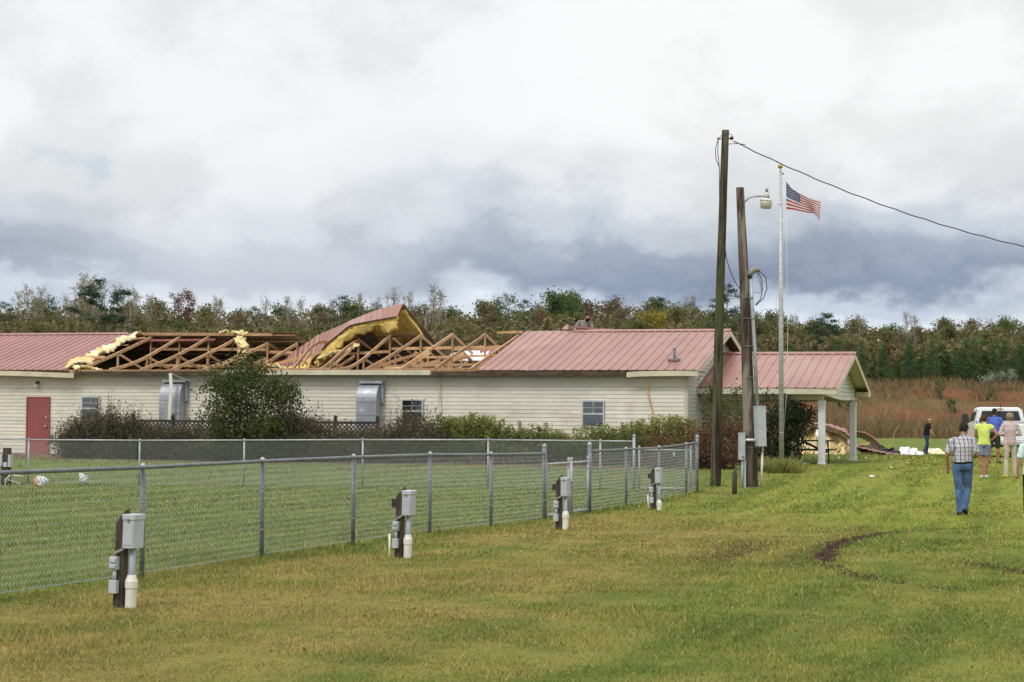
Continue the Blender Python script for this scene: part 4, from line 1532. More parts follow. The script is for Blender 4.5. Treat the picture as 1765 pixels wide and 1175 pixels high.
# -------------------------------------------------- the lifted piece of roof
def lifted_roof():
    t = thing('torn_roof_section', 'torn red roof section lifted above the trusses with yellow insulation hanging under it', 'roof section', (CO.x, CO.y, 0), -ALPHA)
    # ridge line of the piece and the lower edge of its front flap, traced at the ridge's depth
    top = [(-16.3, 3.66), (-15.75, 4.14), (-14.8, 4.72), (-13.95, 5.05), (-13.5, 5.26), (-12.6, 5.58), (-11.52, 5.84)]
    low = [(-16.3, 3.02), (-15.6, 3.32), (-14.85, 3.72), (-14.2, 4.40), (-13.35, 5.04), (-12.4, 5.20), (-11.55, 5.33)]

    def f(tab, s):
        x = s * (len(tab) - 1)
        k = min(len(tab) - 2, int(x))
        a = x - k
        return Vector(tab[k]).lerp(Vector(tab[k + 1]), a)
    n = 26
    for i in range(n):
        s0, s1 = i / n, (i + 1) / n - 0.0015
        P = []
        for j in range(5):
            s = s0 + (s1 - s0) * j / 4
            a, b = f(top, s), f(low, s)
            pr = 0.022 if j in (1, 2) else 0.0
            P.append([(b.x, RIDGE_V - 0.55 - pr, b.y), (a.x, RIDGE_V + 0.02 - pr, a.y)])
        MB().grid(P, smooth=False, thick=(0, 0.012, -0.004)).build('roof_panel', roof_m, t, fix=True)
    # back slope, hanging on to the far eave, with a sheet end seen at the right
    m = 12
    for i in range(m):
        s0, s1 = i / m, (i + 1) / m - 0.002
        a, b = f(top, s0), f(top, s1)
        P = [[(a.x, RIDGE_V + 0.04, a.y - 0.01), (b.x, RIDGE_V + 0.04, b.y - 0.01)]]
        for q in (0.3, 0.6, 1.0):
            za = a.y + (3.45 - a.y) * q + 0.12 * math.sin(PI * q)
            zb = b.y + (3.45 - b.y) * q + 0.12 * math.sin(PI * q)
            P.append([(a.x + 0.45 * q, RIDGE_V + 0.04 + 4.6 * q, za), (b.x + 0.45 * q, RIDGE_V + 0.04 + 4.6 * q, zb)])
        MB().grid(P, smooth=False, thick=(0, 0, -0.012)).build('back_panel', [roof_under], t, fix=True)
    # edge trim of the flap
    MB().tube([(f(low, s / 20).x, RIDGE_V - 0.565, f(low, s / 20).y - 0.01) for s in range(3, 21)], 0.02, 5).build('torn_edge', dark_m, t)
    # insulation: a thick ragged blanket below the flap
    rs = np.random.RandomState(6)
    P = []
    nn = 34
    for i in range(nn + 1):
        s = 0.36 + 0.63 * i / nn
        b = f(low, s)
        dep = np.interp(s, [0.36, 0.5, 0.62, 0.75, 0.85, 0.92, 0.99], [0.40, 0.56, 0.52, 0.40, 0.34, 0.56, 0.46])
        row = []
        for j in range(7):
            q = j / 6
            rag = 0 if j < 5 else rs.normal() * 0.055
            row.append((b.x + 0.02 * rs.normal(), RIDGE_V - 0.45 + 0.10 * math.sin(3 * s * PI) * q - 0.05 * math.sin(PI * q) + 0.04 * math.sin(i * 1.7) * q + 0.03 * rs.normal(), b.y + 0.03 - dep * q + rag))
        P.append(row)
    o = MB().grid(P, smooth=True, thick=(0.01, 0.14, -0.01)).build('insulation', insul_bright, t, fix=True)
    # second layer further back at the right and a torn strip low on the left
    P = []
    for i in range(17):
        s = 0.74 + 0.25 * i / 16
        a = f(top, s)
        P.append([(a.x + 0.25 * q + 0.02 * rs.normal(), RIDGE_V + 0.35 + 1.3 * q, a.y - 0.18 - 0.85 * q + 0.025 * rs.normal()) for q in (0, 0.25, 0.5, 0.75, 1.0)])
    MB().grid(P, smooth=True, thick=(0, 0.02, -0.14)).build('insulation', insul_bright, t, fix=True)
    fluff((-14.5, RIDGE_V - 0.7, 3.85), (-13.0, RIDGE_V - 0.5, 4.32), 0.17, 22, parent=t, drop=0.05)
    fluff((-14.5, RIDGE_V - 0.7, 3.75), (-14.0, RIDGE_V - 0.6, 4.05), 0.15, 23, parent=t)
    sheet('insulation', insul_bright, [(-15.0, 2.6, 3.3), (-14.3, 2.7, 3.3), (-14.35, 3.3, 3.85), (-14.9, 3.2, 3.6)], t, 0.06, 0.03, 3)
    # ridge timber under it
    MB().bar((-13.1, 4.95, 4.60), (-11.2, 4.95, 4.66), 0.10, 0.06).build('ridge_timber', rot_m, t)
    return t


lifted_roof()
sheet('fallen_roof_sheet', roof_m, [(-17.1, 5.6, 3.3), (-14.6, 5.5, 3.3), (-14.6, 5.9, 3.9), (-17.2, 6.0, 4.0)])
sheet('fallen_roof_sheet', roof_under, [(-18.2, 5.8, 4.1), (-15.8, 5.4, 3.95), (-15.8, 6.8, 4.35), (-18.3, 7.2, 4.45)])


# -------------------------------------------------- openings and fittings of the long wall
def window(u, z0, w_, h_, kind):
    g = empty('window', (u, 0, z0), 0, bld)
    fr = MB()
    b = 0.045
    fr.box((-b, -0.075, -b), (0, -0.018, h_ + b)).box((w_, -0.075, -b), (w_ + b, -0.018, h_ + b))
    fr.box((0.0, -0.073, h_), (w_, -0.018, h_ + b)).box((0.0, -0.073, -b), (w_, -0.018, 0.0)).box((0, -0.07, h_ * 0.47), (w_, -0.02, h_ * 0.47 + 0.05))
    fr.build('frame', alu_frame, g)
    if kind != 'plain':
        MB().box((w_ * 0.5 - 0.008, -0.060, h_ * 0.47 + 0.05), (w_ * 0.5 + 0.008, -0.05, h_)).box((0, -0.060, h_ * 0.74), (w_, -0.05, h_ * 0.74 + 0.014)).build('muntin', alu_frame, g)
    MB().box((0, -0.052, 0.0), (w_, -0.048, h_ * 0.47)).build('lower_pane', glass_m, g)
    MB().box((0, -0.058, h_ * 0.47 + 0.05), (w_, -0.054, h_)).build('upper_pane', glass_m, g)
    if kind == 'curtain':
        P = []
        for i in range(41):
            x = w_ * i / 40
            y = -0.032 + 0.007 * math.sin(i * 1.9) + 0.003 * math.sin(i * 0.7)
            P.append([(x, y, h_ * 0.30 + 0.01 * math.sin(i * 0.8)), (x, y, h_)])
        MB().grid(P, smooth=True, thick=(0, 0.002, 0)).build('curtain', curtain_m, g, fix=True)
        MB().box((0, -0.0235, 0), (w_, -0.0195, h_)).build('unlit_room_sheet', dark_m, g)  # dark sheet standing in for the unlit room behind the panes
    else:
        for i in range(int(h_ / 0.045)):
            z = 0.01 + i * 0.045
            MB().add([(0.01, -0.045, z), (w_ - 0.01, -0.045, z), (w_ - 0.01, -0.026, z + 0.038), (0.01, -0.026, z + 0.038)], [(0, 1, 2, 3)]).build('blind_slat', blind_m, g)
        MB().box((0, -0.0235, 0), (w_, -0.0195, h_)).build('unlit_room_sheet', dark_m, g)  # same dark sheet for the unlit room, behind the slats
    return g


def u_at(px, v=0.0):
    """u of the wall point seen at picture column px"""
    k = (px - CX) / FPX
    X0, Y0 = CO.x + v * SA, CO.y + v * CA
    return (k * Y0 - X0) / (CA + k * SA)


def z_at(px, py, v=0.0):
    u = u_at(px, v)
    p = W(u, v)
    return at(px, py, p.y).z


for (x0, x1, y0, y1, kd) in ((145, 173, 685, 722, 'blind'), (696, 729, 690, 727, 'blind'), (1007, 1041, 692, 734, 'curtain')):
    ua, ub = u_at(x0), u_at(x1)
    zt, zb = z_at(x0, y0), z_at(x0, y1)
    window(ua, zb, ub - ua, zt - zb, kd)

ua, ub = u_at(49), u_at(88)
zt = z_at(60, 684)
dr = MB().box((0.04, -0.05, 0.0), (ub - ua - 0.04, -0.02, zt - FLOOR - 0.05)).build('door', door_m, bld, (ua, 0, FLOOR + 0.01), bevel=0.004)
MB().box((-0.02, -0.062, 0), (0.037, -0.018, zt - FLOOR)).box((ub - ua - 0.037, -0.062, 0), (ub - ua + 0.02, -0.018, zt - FLOOR)).box((0.037, -0.060, zt - FLOOR - 0.047), (ub - ua - 0.037, -0.018, zt - FLOOR)).build('door_frame', door_m, dr)
MB().tube([(ub - ua - 0.12, -0.05, 0.95), (ub - ua - 0.12, -0.10, 0.95)], 0.015, 8).ball((ub - ua - 0.12, -0.12, 0.95), 0.034).build('knob', chrome_m, dr)
MB().tube([(ub - ua - 0.12, -0.05, 1.28), (ub - ua - 0.12, -0.075, 1.28)], 0.03, 10).build('deadbolt', chrome_m, dr)
for zz in (0.25, 1.0, 1.75):
    MB().tube([(0.038, -0.066, zz), (0.038, -0.066, zz + 0.1)], 0.009, 6).build('hinge', galv_dark, dr)
MB().box((ua - 0.15, -0.6, FLOOR - 0.12), (ub + 0.15, -0.015, FLOOR - 0.01)).build('doorstep', concrete_m, bld)

# lamp over the door
ul, zl = u_at(67), z_at(67, 662)
lm = MB().tube([(ul, -0.02, zl + 0.05), (ul, -0.12, zl + 0.05)], 0.06, 10).build('wall_lamp', black_m, bld)
MB().ball((ul - 0.02, -0.14, zl - 0.06), (0.045, 0.045, 0.07)).build('bulb', white_paint, lm)
MB().tube([(ul + 0.04, -0.10, zl + 0.02), (ul + 0.06, -0.14, zl - 0.12)], [0.03, 0.05], 8).build('spot_head', alu_m, lm)

# outdoor tap box low on the wall
uo, zo = u_at(897), z_at(897, 733)
MB().tube([(uo, -0.06, zo - 0.35), (uo, -0.06, zo + 0.08)], 0.035, 8).ball((uo, -0.06, zo + 0.08), (0.06, 0.05, 0.10)).build('wall_vent', concrete_m, bld)


def duct(x0, x1, ytop, ybot, lean=0.0):
    """big sheet metal gooseneck standing against the wall"""
    ua, ub = u_at(x0), u_at(x1)
    w_ = ub - ua
    zt, zb = z_at(x0, ytop), FLOOR - 0.15
    g = empty('air_duct', (ua, 0, 0), 0, bld)
    D = 0.46
    prof = []
    for i in range(9):
        a = PI / 2 * i / 8
        prof.append((-0.05 - D * math.sin(a), zt - 0.10 - 0.55 * (1 - math.cos(a))))
    prof = [(-0.02, zt - 0.10)] + prof
    hood = MB()
    P = [[(0.10, y, z), (w_ - 0.02, y, z)] for y, z in prof] + [[(0.10, -0.05 - D, zb), (w_ - 0.02, -0.05 - D, zb)]]
    hood.grid(P, smooth=False)
    for x in (0.10, w_ - 0.02):
        pts = [(x, y, z) for y, z in prof] + [(x, -0.05 - D, zb), (x, -0.02, zb)]
        f_ = list(range(len(pts)))
        hood.add(pts, [f_ if x < 0.2 else f_[::-1]])
    hood.build('hood', duct_m, g, fix=True)
    MB().box((0.10, -0.30, zt - 0.095), (w_ + 0.10, -0.02, zt - 0.01)).box((w_ - 0.015, -0.16, zt - 0.75), (w_ + 0.09, -0.02, zt - 0.1)).build('flange', duct_m, g)
    for z in (zt - 0.72, zt - 1.15):
        MB().box((0.09, -0.06 - D, z), (w_ - 0.01, -0.045, z + 0.03)).build('seam', duct_m, g)
    return g


duct(283, 323, 654, 726)
duct(620, 660, 656, 734)

# trim torn loose and hanging against the wall
def strip(name, pts, wd, mat=trim_m):
    MB().tube(pts, [(wd, 0.012)] * len(pts), 6, smooth=False).build(name, mat, bld)


def wp(px, py, v=-0.05):
    return (u_at(px, v), v, z_at(px, py, v))


strip('loose_trim', [wp(294, 643, -0.72), wp(296, 670, -0.76), wp(294, 700, -0.76), wp(293, 727, -0.74)], 0.06, siding_m)
strip('loose_trim', [wp(296, 644, -0.72), wp(312, 651, -0.5), wp(330, 657, -0.35)], 0.03, siding_m)
strip('loose_trim', [wp(756, 644), wp(758, 668), wp(759, 690), wp(761, 711)], 0.045, trim_m)
strip('loose_trim', [wp(1113, 646, -0.3), wp(1116, 672, -0.1), wp(1123, 700), wp(1132, 727)], 0.028, MATS['framing_lumber'])

# lamp and camera on the gable
lamp = empty('gable_lamp', (0.0, 0.62, 3.02), 0, bld)
MB().tube([(0.02, 0, 0.10), (0.16, 0, 0.17), (0.24, -0.02, 0.12), (0.25, -0.02, 0.05)], 0.012, 6).build('arm', black_m, lamp)
MB().tube([(0.25, -0.02, 0.06), (0.25, -0.02, -0.02)], [0.02, 0.09], 10).build('shade', white_paint, lamp)
MB().tube([(0.06, 0.4, 0.40), (0.20, 0.36, 0.34)], [0.06, 0.075], 8).build('flood_lamp', black_m, lamp)


# -------------------------------------------------- the porch
PF, PB = 1.25, 9.1                   # eave lines of the porch roof
PU = 4.55
PEZ, PRZ = 2.78, 4.02
PRV = (PF + PB) / 2


def porch():
    pr = empty('porch_roof', (0, 0, 0), 0, bld)
    ln = math.hypot(PRV - PF, PRZ - PEZ)
    an = math.atan2(PRZ - PEZ, PRV - PF)
    me = rib_panel_mesh('roof_panel', PW - 0.003, ln, [roof_m, roof_under])
    n = 5
    u0 = PU + 0.05 - n * PW
    for i in range(n):
        put('roof_panel', me, pr, (u0 + i * PW, PF, PEZ), (an, 0, 0))
        put('roof_panel', me, pr, (u0 + (i + 1) * PW, PB, PEZ), (an, 0, PI))
    s = 0.2
    k = (PRZ - PEZ) / (PRV - PF)
    MB().grid([[(u, PRV - s, PRZ - s * k + 0.03), (u, PRV, PRZ + 0.045), (u, PRV + s, PRZ - s * k + 0.03)] for u in (0.02, PU + 0.06)], smooth=False, thick=(0, 0, -0.006)).build('ridge_cap', roof_m, pr, fix=True)
    # fascia and barge boards
    MB().box((0.01, PF + 0.02, PEZ - 0.20), (PU - 0.02, PF + 0.045, PEZ - 0.02)).build('fascia', trim_m, pr)
    MB().box((0.01, PB - 0.045, PEZ - 0.20), (PU - 0.02, PB - 0.02, PEZ - 0.02)).build('fascia', trim_m, pr)
    for a in (PF, PB):
        MB().bar((PU + 0.01, a, PEZ - 0.10), (PU + 0.01, PRV, PRZ - 0.10), 0.028, 0.17).build('barge_board', trim_m, pr)
    MB().box((PU - 0.42, PB - 0.62, PEZ - 0.19), (PU + 0.02, PB - 0.05, PEZ - 0.03)).build('eave_return', trim_m, pr)
    MB().box((PU - 0.42, PF + 0.05, PEZ - 0.19), (PU + 0.02, PF + 0.45, PEZ - 0.03)).build('eave_return', trim_m, pr)
    MB().grid([[(PU - 0.5, PF, PEZ - 0.03), (PU - 0.01, PF, PEZ - 0.03)], [(PU - 0.5, PRV, PRZ - 0.03), (PU - 0.01, PRV, PRZ - 0.03)], [(PU - 0.5, PB, PEZ - 0.03), (PU - 0.01, PB, PEZ - 0.03)]],
              smooth=False, thick=(0, 0, -0.012)).build('gable_soffit', trim_m, pr, fix=True)
    MB().box((0.03, PF + 0.05, PEZ - 0.205), (PU - 0.45, PB - 0.05, PEZ - 0.195)).build('porch_ceiling', white_paint, pr)
    # gable boarding between the barge boards, its foot bowed by the storm
    ug = PU - 0.46
    g = MB().add([(ug - 0.05, PF + 0.4, PEZ - 0.1), (ug - 0.05, PB - 0.4, PEZ - 0.1), (ug - 0.05, PRV, PRZ - 0.08)], [(0, 1, 2)]).build('porch_gable', dark_m, pr)
    for i in range(11):
        z = PEZ - 0.22 + i * 0.127
        zz = z + 0.11
        v0 = max(PF + 0.55, PF + (zz - PEZ + 0.04) / k)
        v1 = min(PB - 0.55, 2 * PRV - v0)
        if v1 - v0 < 0.25:
            break
        P = []
        for j in range(9):
            t = j / 8
            bow = -0.085 * math.sin(PI * t) * (1 - i / 11) - 0.07 * t * (1 - i / 11)
            v = v0 + (v1 - v0) * t
            P.append([(ug + 0.017, v, z + bow), (ug + 0.004, v, z + 0.127 + bow)])
        o = MB().grid(P, smooth=False, thick=(-0.014, 0, 0)).build('siding_board', siding_shaded, g, fix=True)
    # beams
    MB().box((0.03, PF + 0.52, PEZ - 0.38), (ug - 0.06, PF + 0.66, PEZ - 0.206)).build('beam', trim_m, pr)
    MB().box((0.03, PB - 0.66, PEZ - 0.38), (ug - 0.06, PB - 0.52, PEZ - 0.206)).build('beam', trim_m, pr)
    for (u, v) in ((ug - 0.12, PF + 0.59), (ug - 0.06, PB - 0.59), (0.25, PB - 0.59)):
        p = MB().box((-0.105, -0.105, 0.0), (0.105, 0.105, PEZ - 0.385 - FLOOR + 0.02)).build('porch_post', white_paint, bld, (u, v, FLOOR - 0.02), bevel=0.008)
        MB().box((-0.13, -0.13, 0.0), (0.13, 0.13, 0.05)).build('post_base', white_paint, p)
        MB().box((-0.122, -0.122, PEZ - 0.47 - FLOOR), (0.122, 0.122, PEZ - 0.405 - FLOOR)).build('post_cap', white_paint, p)
    MB().box((0.02, PF + 0.2, FLOOR - 0.2), (PU - 0.3, PB - 0.2, FLOOR - 0.015)).build('porch_slab', concrete_m, bld)
    # entrance in the gable wall, in the porch's shade
    e = MB().box((-0.02, 4.3, FLOOR), (0.03, 5.4, 2.45)).build('entrance_door', wood_dark, bld)
    MB().box((0.03, 4.45, 1.3), (0.035, 5.25, 2.25)).build('pane', glass_m, e)
    MB().box((-0.01, 4.2, FLOOR), (0.045, 4.3, 2.55)).box((-0.01, 5.4, FLOOR), (0.045, 5.5, 2.55)).box((-0.01, 4.3, 2.45), (0.045, 5.4, 2.55)).build('door_frame', white_paint, e)
    # scrap of wood lying on the porch roof
    MB().bar((0.30, PF + 1.2, PEZ + 0.31), (0.95, PF + 1.3, PEZ + 0.35), 0.09, 0.03).build('loose_timber', wood_new, pr)


porch()

# ================================================================== FENCES
FU, FV = 3.72, -15.55               # near fence runs along v at u = FU, far fence along u at v = FV
FH = 1.19


def chain_mesh(name, length, height, pitch=0.066, r=0.0032):
    """woven wire: zigzag wires side by side, each hooked into its neighbours; along +x, up +z"""
    n = int(length / pitch)
    k = int(height / (pitch / 2))
    i = np.arange(n)
    j = np.arange(k + 1)
    X = (i[:, None] + 0.5 * (j[None, :] % 2) * 1.0) * pitch + 0.25 * pitch
    X = X + np.where((j[None, :] % 2) == 1, 0.25 * pitch, -0.25 * pitch)
    Z = np.broadcast_to(j[None, :] * pitch / 2, X.shape)
    Yy = np.where((j[None, :] % 2) == 1, 0.004, -0.004) + 0 * X
    A = np.stack([X[:, :-1], Yy[:, :-1], Z[:, :-1]], -1).reshape(-1, 3)
    B = np.stack([X[:, 1:], Yy[:, 1:], Z[:, 1:]], -1).reshape(-1, 3)
    d = (B - A) / np.linalg.norm(B - A, axis=1)[:, None]
    s = np.cross(d, [0, 1, 0])
    s /= np.linalg.norm(s, axis=1)[:, None]
    t = np.cross(d, s)
    ring = [s * math.cos(a) * r + t * math.sin(a) * r for a in (0, 2.094, 4.189)]
    V = np.stack([A + q for q in ring] + [B + q for q in ring], 1).reshape(-1, 3)
    b = np.arange(len(A))[:, None] * 6
    F = np.concatenate([b + [[0, 1, 4, 3]], b + [[1, 2, 5, 4]], b + [[2, 0, 3, 5]]], 1).reshape(-1, 4)
    return fast_mesh(name, V, F, wire_m)


def fence(root_name, label, pts, posts, mesh_mat_post, rail_r=0.023, post_r=0.030, tall=(), cap_all=True):
    """pts: world xy of the posts in order; a bay of woven wire, a rail and ties between each pair"""
    o = pts[0]
    root = thing(root_name, label, 'fence', (o.x, o.y, gz(o.x, o.y)))
    loc = lambda p, z: Vector((p.x - o.x, p.y - o.y, gz(p.x, p.y) - gz(o.x, o.y) + z))
    cache = {}
    for i, p in enumerate(pts):
        term = i in tall
        r = post_r * (1.35 if term else 1.0)
        hh = FH + (0.10 if term else 0.0)
        po = MB().tube([(0, 0, -0.1), (0, 0, hh)], r, 10).build('post', mesh_mat_post, root, loc(p, 0))
        if term:
            MB().ball((0, 0, hh + 0.012), (r * 1.15, r * 1.15, 0.05), 10, 6).build('cap', galv_m, po)
        else:
            MB().tube([(0, 0, hh - 0.03), (0, 0, hh + 0.012), (0, 0, hh + 0.035)], [r * 1.12, r * 1.1, r * 0.4], 10).build('cap', galv_m, po)
        for z in (0.35, 0.80):
            MB().tube([(0, 0, z), (0, 0, z + 0.012)], r * 1.12, 10).build('tie', galv_m, po)
    for i in range(len(pts) - 1):
        a, b = pts[i], pts[i + 1]
        A, B = loc(a, FH - 0.015), loc(b, FH - 0.015)
        MB().tube([A, B], rail_r, 8).build('top_rail', mesh_mat_post, root)
        L = (b - a).length
        k = round(L, 1)
        if k not in cache:
            cache[k] = chain_mesh('wire_mesh', k, FH - 0.07)
        bay = put('wire_mesh', cache[k], root, loc(a, 0.045))
        dz = loc(b, 0).z - loc(a, 0).z
        bay.rotation_euler = (0, -math.atan2(dz, L), math.atan2(b.y - a.y, b.x - a.x))
        bay.scale = (L / k, 1, 1)
        q1, q2 = loc(a, 0.06), loc(b, 0.06)
        MB().tube([q1, q2], 0.003, 4).build('tension_wire', wire_m, root)
    return root


def xy(u, v):
    p = W(u, v)
    return Vector((p.x, p.y))


near_v = [-51.9, -48.9, -45.9, -42.9, -39.9, -37.0, -34.0, -31.1, -28.1]
fence('chain_link_fence', 'near chain link fence running from the left foreground to the gate', [xy(FU, v) for v in near_v], None, galv_dark, 0.022, 0.029, tall=(8,))
fence('chain_link_fence', 'short chain link fence between the gate and the corner by the poles', [xy(FU, v) for v in (-25.1, -22.3, -19.4, -16.7, FV)], None, galv_dark, 0.023, 0.029, tall=(0, 4))


def u_far(px):
    return u_at(px, FV)


far_u = [u_far(x) for x in (-330, -140, 52, 243, 423, 627, 843, 1036, 1094)]
fence('chain_link_fence', 'far chain link fence running across the lawn in front of the building', [xy(u, FV) for u in far_u], None, galv_m, 0.021, 0.026, tall=(8,))


def gate(label, a, b, hinge_left=True):
    """one gate leaf: tube frame with woven wire"""
    root = thing('gate_leaf', label, 'gate', (a.x, a.y, gz(a.x, a.y)), math.atan2(b.y - a.y, b.x - a.x), 'leaves of the double gate')
    L = (b - a).length
    r = 0.026
    for x in (0.0, L):
        s = MB().tube([(x, 0, 0.04), (x, 0, 1.02)], r, 8).build('stile', galv_m, root)
        MB().ball((x, 0, 1.04), (r * 1.2, r * 1.2, 0.045), 8, 6).build('cap', galv_m, s)
    for z in (0.07, 0.98):
        MB().tube([(0.02, 0, z), (L - 0.02, 0, z)], r * 0.9, 8).build('rail', galv_m, root)
    put('wire_mesh', chain_mesh('wire_mesh', L - 0.06, 0.88), root, (0.03, 0, 0.09))
    x = 0.0 if hinge_left else L
    for z in (0.2, 0.85):
        MB().tube([(x - 0.06, 0, z), (x + 0.06, 0, z)], 0.014, 6).build('hinge', galv_dark, root)
    return root


g1 = gate('left leaf of the chain link double gate, partly behind a power pedestal', xy(FU, -28.0), xy(FU, -26.55))
g2 = gate('right leaf of the chain link double gate, hinged on the right tall post', xy(FU, -26.35), xy(FU, -25.2), False)
MB().box((-0.18, -0.03, 0.60), (0.02, 0.03, 0.64)).build('latch', galv_dark, g2)
# far gate beside the corner
gf = gate('chain link gate leaf at the far corner of the fenced lawn', xy(u_far(1103), FV), xy(u_far(1192), FV))
del gf['group']

# manufacturer's plate wired to the fence near the corner
p = xy(FU + 0.012, -18.0)
sg = MB().grid([[(-0.10, 0, 0), (-0.10, 0, 0.10)], [(0.0, -0.004, -0.01), (0.0, -0.004, 0.115)], [(0.10, 0, 0), (0.10, 0, 0.10)]], thick=(0, 0.004, 0)).build('fence_sign', pmat('plate_white', (0.6, 0.66, 0.72), (0.35, 0.45, 0.6), 30, 0.5), None, (p.x, p.y, gz(p.x, p.y) + 0.92), (0, 0, PI / 2 - ALPHA), fix=True)
tag(sg, 'small pale plate wired to the short chain link fence', 'sign')

# ================================================================== POWER PEDESTALS
def pedestal(px, py, label, seed, extra=True, white_rod=False, pvc_h=0.24):
    rnd_ = random.Random(seed)
    g = on_ground(px, py)
    t = thing('power_pedestal', label, 'power pedestal', (g.x, g.y, g.z), -ALPHA, 'power pedestals along the fence')
    w_ = 0.046
    H = 0.88
    MB().add([(-w_, -w_, -0.1), (w_, -w_, -0.1), (w_, w_, -0.1), (-w_, w_, -0.1), (-w_, -w_, H - 0.13), (w_, -w_, H - 0.015), (w_, w_, H), (-w_, w_, H - 0.10)],
             [(0, 3, 2, 1), (4, 5, 6, 7), (0, 1, 5, 4), (1, 2, 6, 5), (2, 3, 7, 6), (3, 0, 4, 7)]).build('post', wood_old, t, bevel=0.006)
    if extra:
        MB().box((-0.11, -0.02, 0.62), (-0.048, 0.05, 0.72)).build('side_block', black_m, t)
    bx = MB().box((0.048, -0.085, 0.53), (0.158, 0.11, 0.80)).build('meter_box', greybox_m, t, bevel=0.006)
    MB().box((0.043, -0.094, 0.782), (0.166, 0.118, 0.832)).build('lid', greybox_m, bx, bevel=0.006)
    MB().box((0.06, -0.089, 0.56), (0.146, -0.0855, 0.74)).build('panel', greybox_m, bx)
    MB().box((0.095, -0.098, 0.765), (0.112, -0.086, 0.792)).build('hasp', galv_dark, bx)
    MB().tube([(0.108, 0.0, 0.0), (0.108, 0.0, 0.53)], 0.029, 10).build('conduit', pvc_grey, t)
    MB().tube([(0.108, 0, -0.05), (0.108, 0, pvc_h - 0.06), (0.108, 0, pvc_h - 0.06), (0.108, 0, pvc_h), (0.108, 0, pvc_h + 0.015), (0.108, 0, pvc_h + 0.055)],
              [0.05, 0.05, 0.057, 0.057, 0.05, 0.036], 16, smooth=False).build('pipe_sleeve', pvc_white, t)
    for z, hh in ((0.34, 0.115), (0.13, 0.115)):
        b = MB().box((-0.062, -0.105, z), (0.012, -0.047, z + hh)).build('outlet_box', greybox_m, t, bevel=0.004)
        if z > 0.3:
            for k in (0, 1):
                MB().box((-0.054, -0.122, z + 0.012 + k * 0.052), (0.004, -0.106, z + 0.05 + k * 0.052)).build('outlet_cover', greybox_m, b, bevel=0.006)
    MB().tube([(-0.02, -0.075, 0.245), (-0.02, -0.075, 0.34)], 0.018, 8).build('nipple', greybox_m, t)
    MB().tube([(-0.025, -0.075, 0.455), (-0.015, -0.075, 0.49), (0.02, -0.068, 0.505), (0.06, -0.05, 0.53)], 0.014, 8).build('cable', pmat('cable%d' % seed, (0.3, 0.24, 0.16), (0.2, 0.2, 0.2), 9), t)
    if white_rod:
        MB().tube([(-0.085, -0.10, -0.03), (-0.095, -0.10, 0.30)], 0.014, 8).build('stake', pvc_white, t)
    t.rotation_euler = (R(rnd_.uniform(-1, 1)), R(rnd_.uniform(-1.5, 1.5)), -ALPHA)
    return t


pedestal(206, 1047, 'nearest grey box power pedestal on a slant topped post, left foreground', 1, False)
pedestal(688, 962, 'second nearest power pedestal with a white stake beside its post', 2, True, True)
pedestal(963, 912, 'power pedestal standing in front of the double gate', 3)
pedestal(1127, 878, 'farthest power pedestal, by the short fence near the corner', 4, True, True, 0.14)


# pedestal and scrap at the left edge, on the far side of the near fence
def left_post():
    g = on_ground(12, 836)
    t = thing('wooden_post', 'weathered post with grey boxes at the left edge of the lawn', 'post', (g.x, g.y, g.z), -ALPHA)
    MB().box((-0.10, -0.07, -0.1), (0.08, 0.07, 0.98)).build('timber', wood_old, t, bevel=0.012)
    MB().box((-0.17, -0.11, 0.50), (-0.102, 0.03, 0.82)).build('outlet_box', greybox_m, t, bevel=0.006)
    MB().box((0.082, -0.11, 0.48), (0.15, 0.03, 0.80)).build('outlet_box', greybox_m, t, bevel=0.006)
    MB().box((-0.06, -0.12, 0.48), (0.06, -0.073, 0.60)).build('outlet_box', greybox_m, t, bevel=0.006)
    MB().tube([(0.12, -0.04, 0.48), (0.12, -0.04, -0.05)], 0.02, 8).build('conduit', black_m, t)
    MB().tube([(-0.13, -0.04, 0.50), (-0.13, -0.04, -0.05)], 0.02, 8).build('conduit', black_m, t)
    g = on_ground(17, 842)
    c = thing('pipe_frame', 'bent white pipe frame leaning beside the left post', 'frame', (g.x, g.y, g.z), -0.2)
    MB().tube([(-0.13, 0, 0.0), (-0.12, 0, 0.22), (0.0, 0, 0.36), (0.30, 0.1, 0.31)], 0.016, 8).build('bent_pipe', pvc_white, c)
    MB().tube([(0.0, 0, 0.36), (-0.05, 0.02, 0.22), (0.26, 0.1, 0.12)], 0.016, 8).build('brace_pipe', pvc_white, c)
    MB().tube([(0.26, 0.1, 0.12), (0.34, 0.12, 0.09)], 0.02, 8).build('end_cap', black_m, c)


left_post()


def bag(px, py, label, mats, s, seed, tilt):
    """crumpled plastic sack slumped on the grass"""
    rs = np.random.RandomState(seed)
    g = on_ground(px, py)
    mb = MB()
    nu, nv = 14, 9
    vs_, fs, mi = [], [], []
    for j in range(nv + 1):
        t = j / nv
        rad = s * (0.62 * math.sin(PI * min(0.97, max(0.05, t * 0.92 + 0.05))) ** 0.6 + 0.04) * (1.15 - 0.65 * t)
        for i in range(nu):
            a = 2 * PI * i / nu
            q = rad * (0.8 + 0.4 * rs.rand())
            vs_.append((q * math.cos(a), q * 0.55 * math.sin(a), s * 1.5 * t))
    for j in range(nv):
        for i in range(nu):
            i2 = (i + 1) % nu
            fs.append((j * nu + i, j * nu + i2, (j + 1) * nu + i2, (j + 1) * nu + i))
            mi.append(1 if j < 2 else 0)
    fs += [tuple(reversed(range(nu))), tuple(nv * nu + i for i in range(nu))]
    mi += [1, 0]
    mb.add(vs_, fs, 0, False)
    mb.m = mi
    o = mb.build('plastic_sack', mats, None, (g.x, g.y, g.z + s * 0.42), (0, tilt, 0.2))
    return tag(o, label, 'sack')


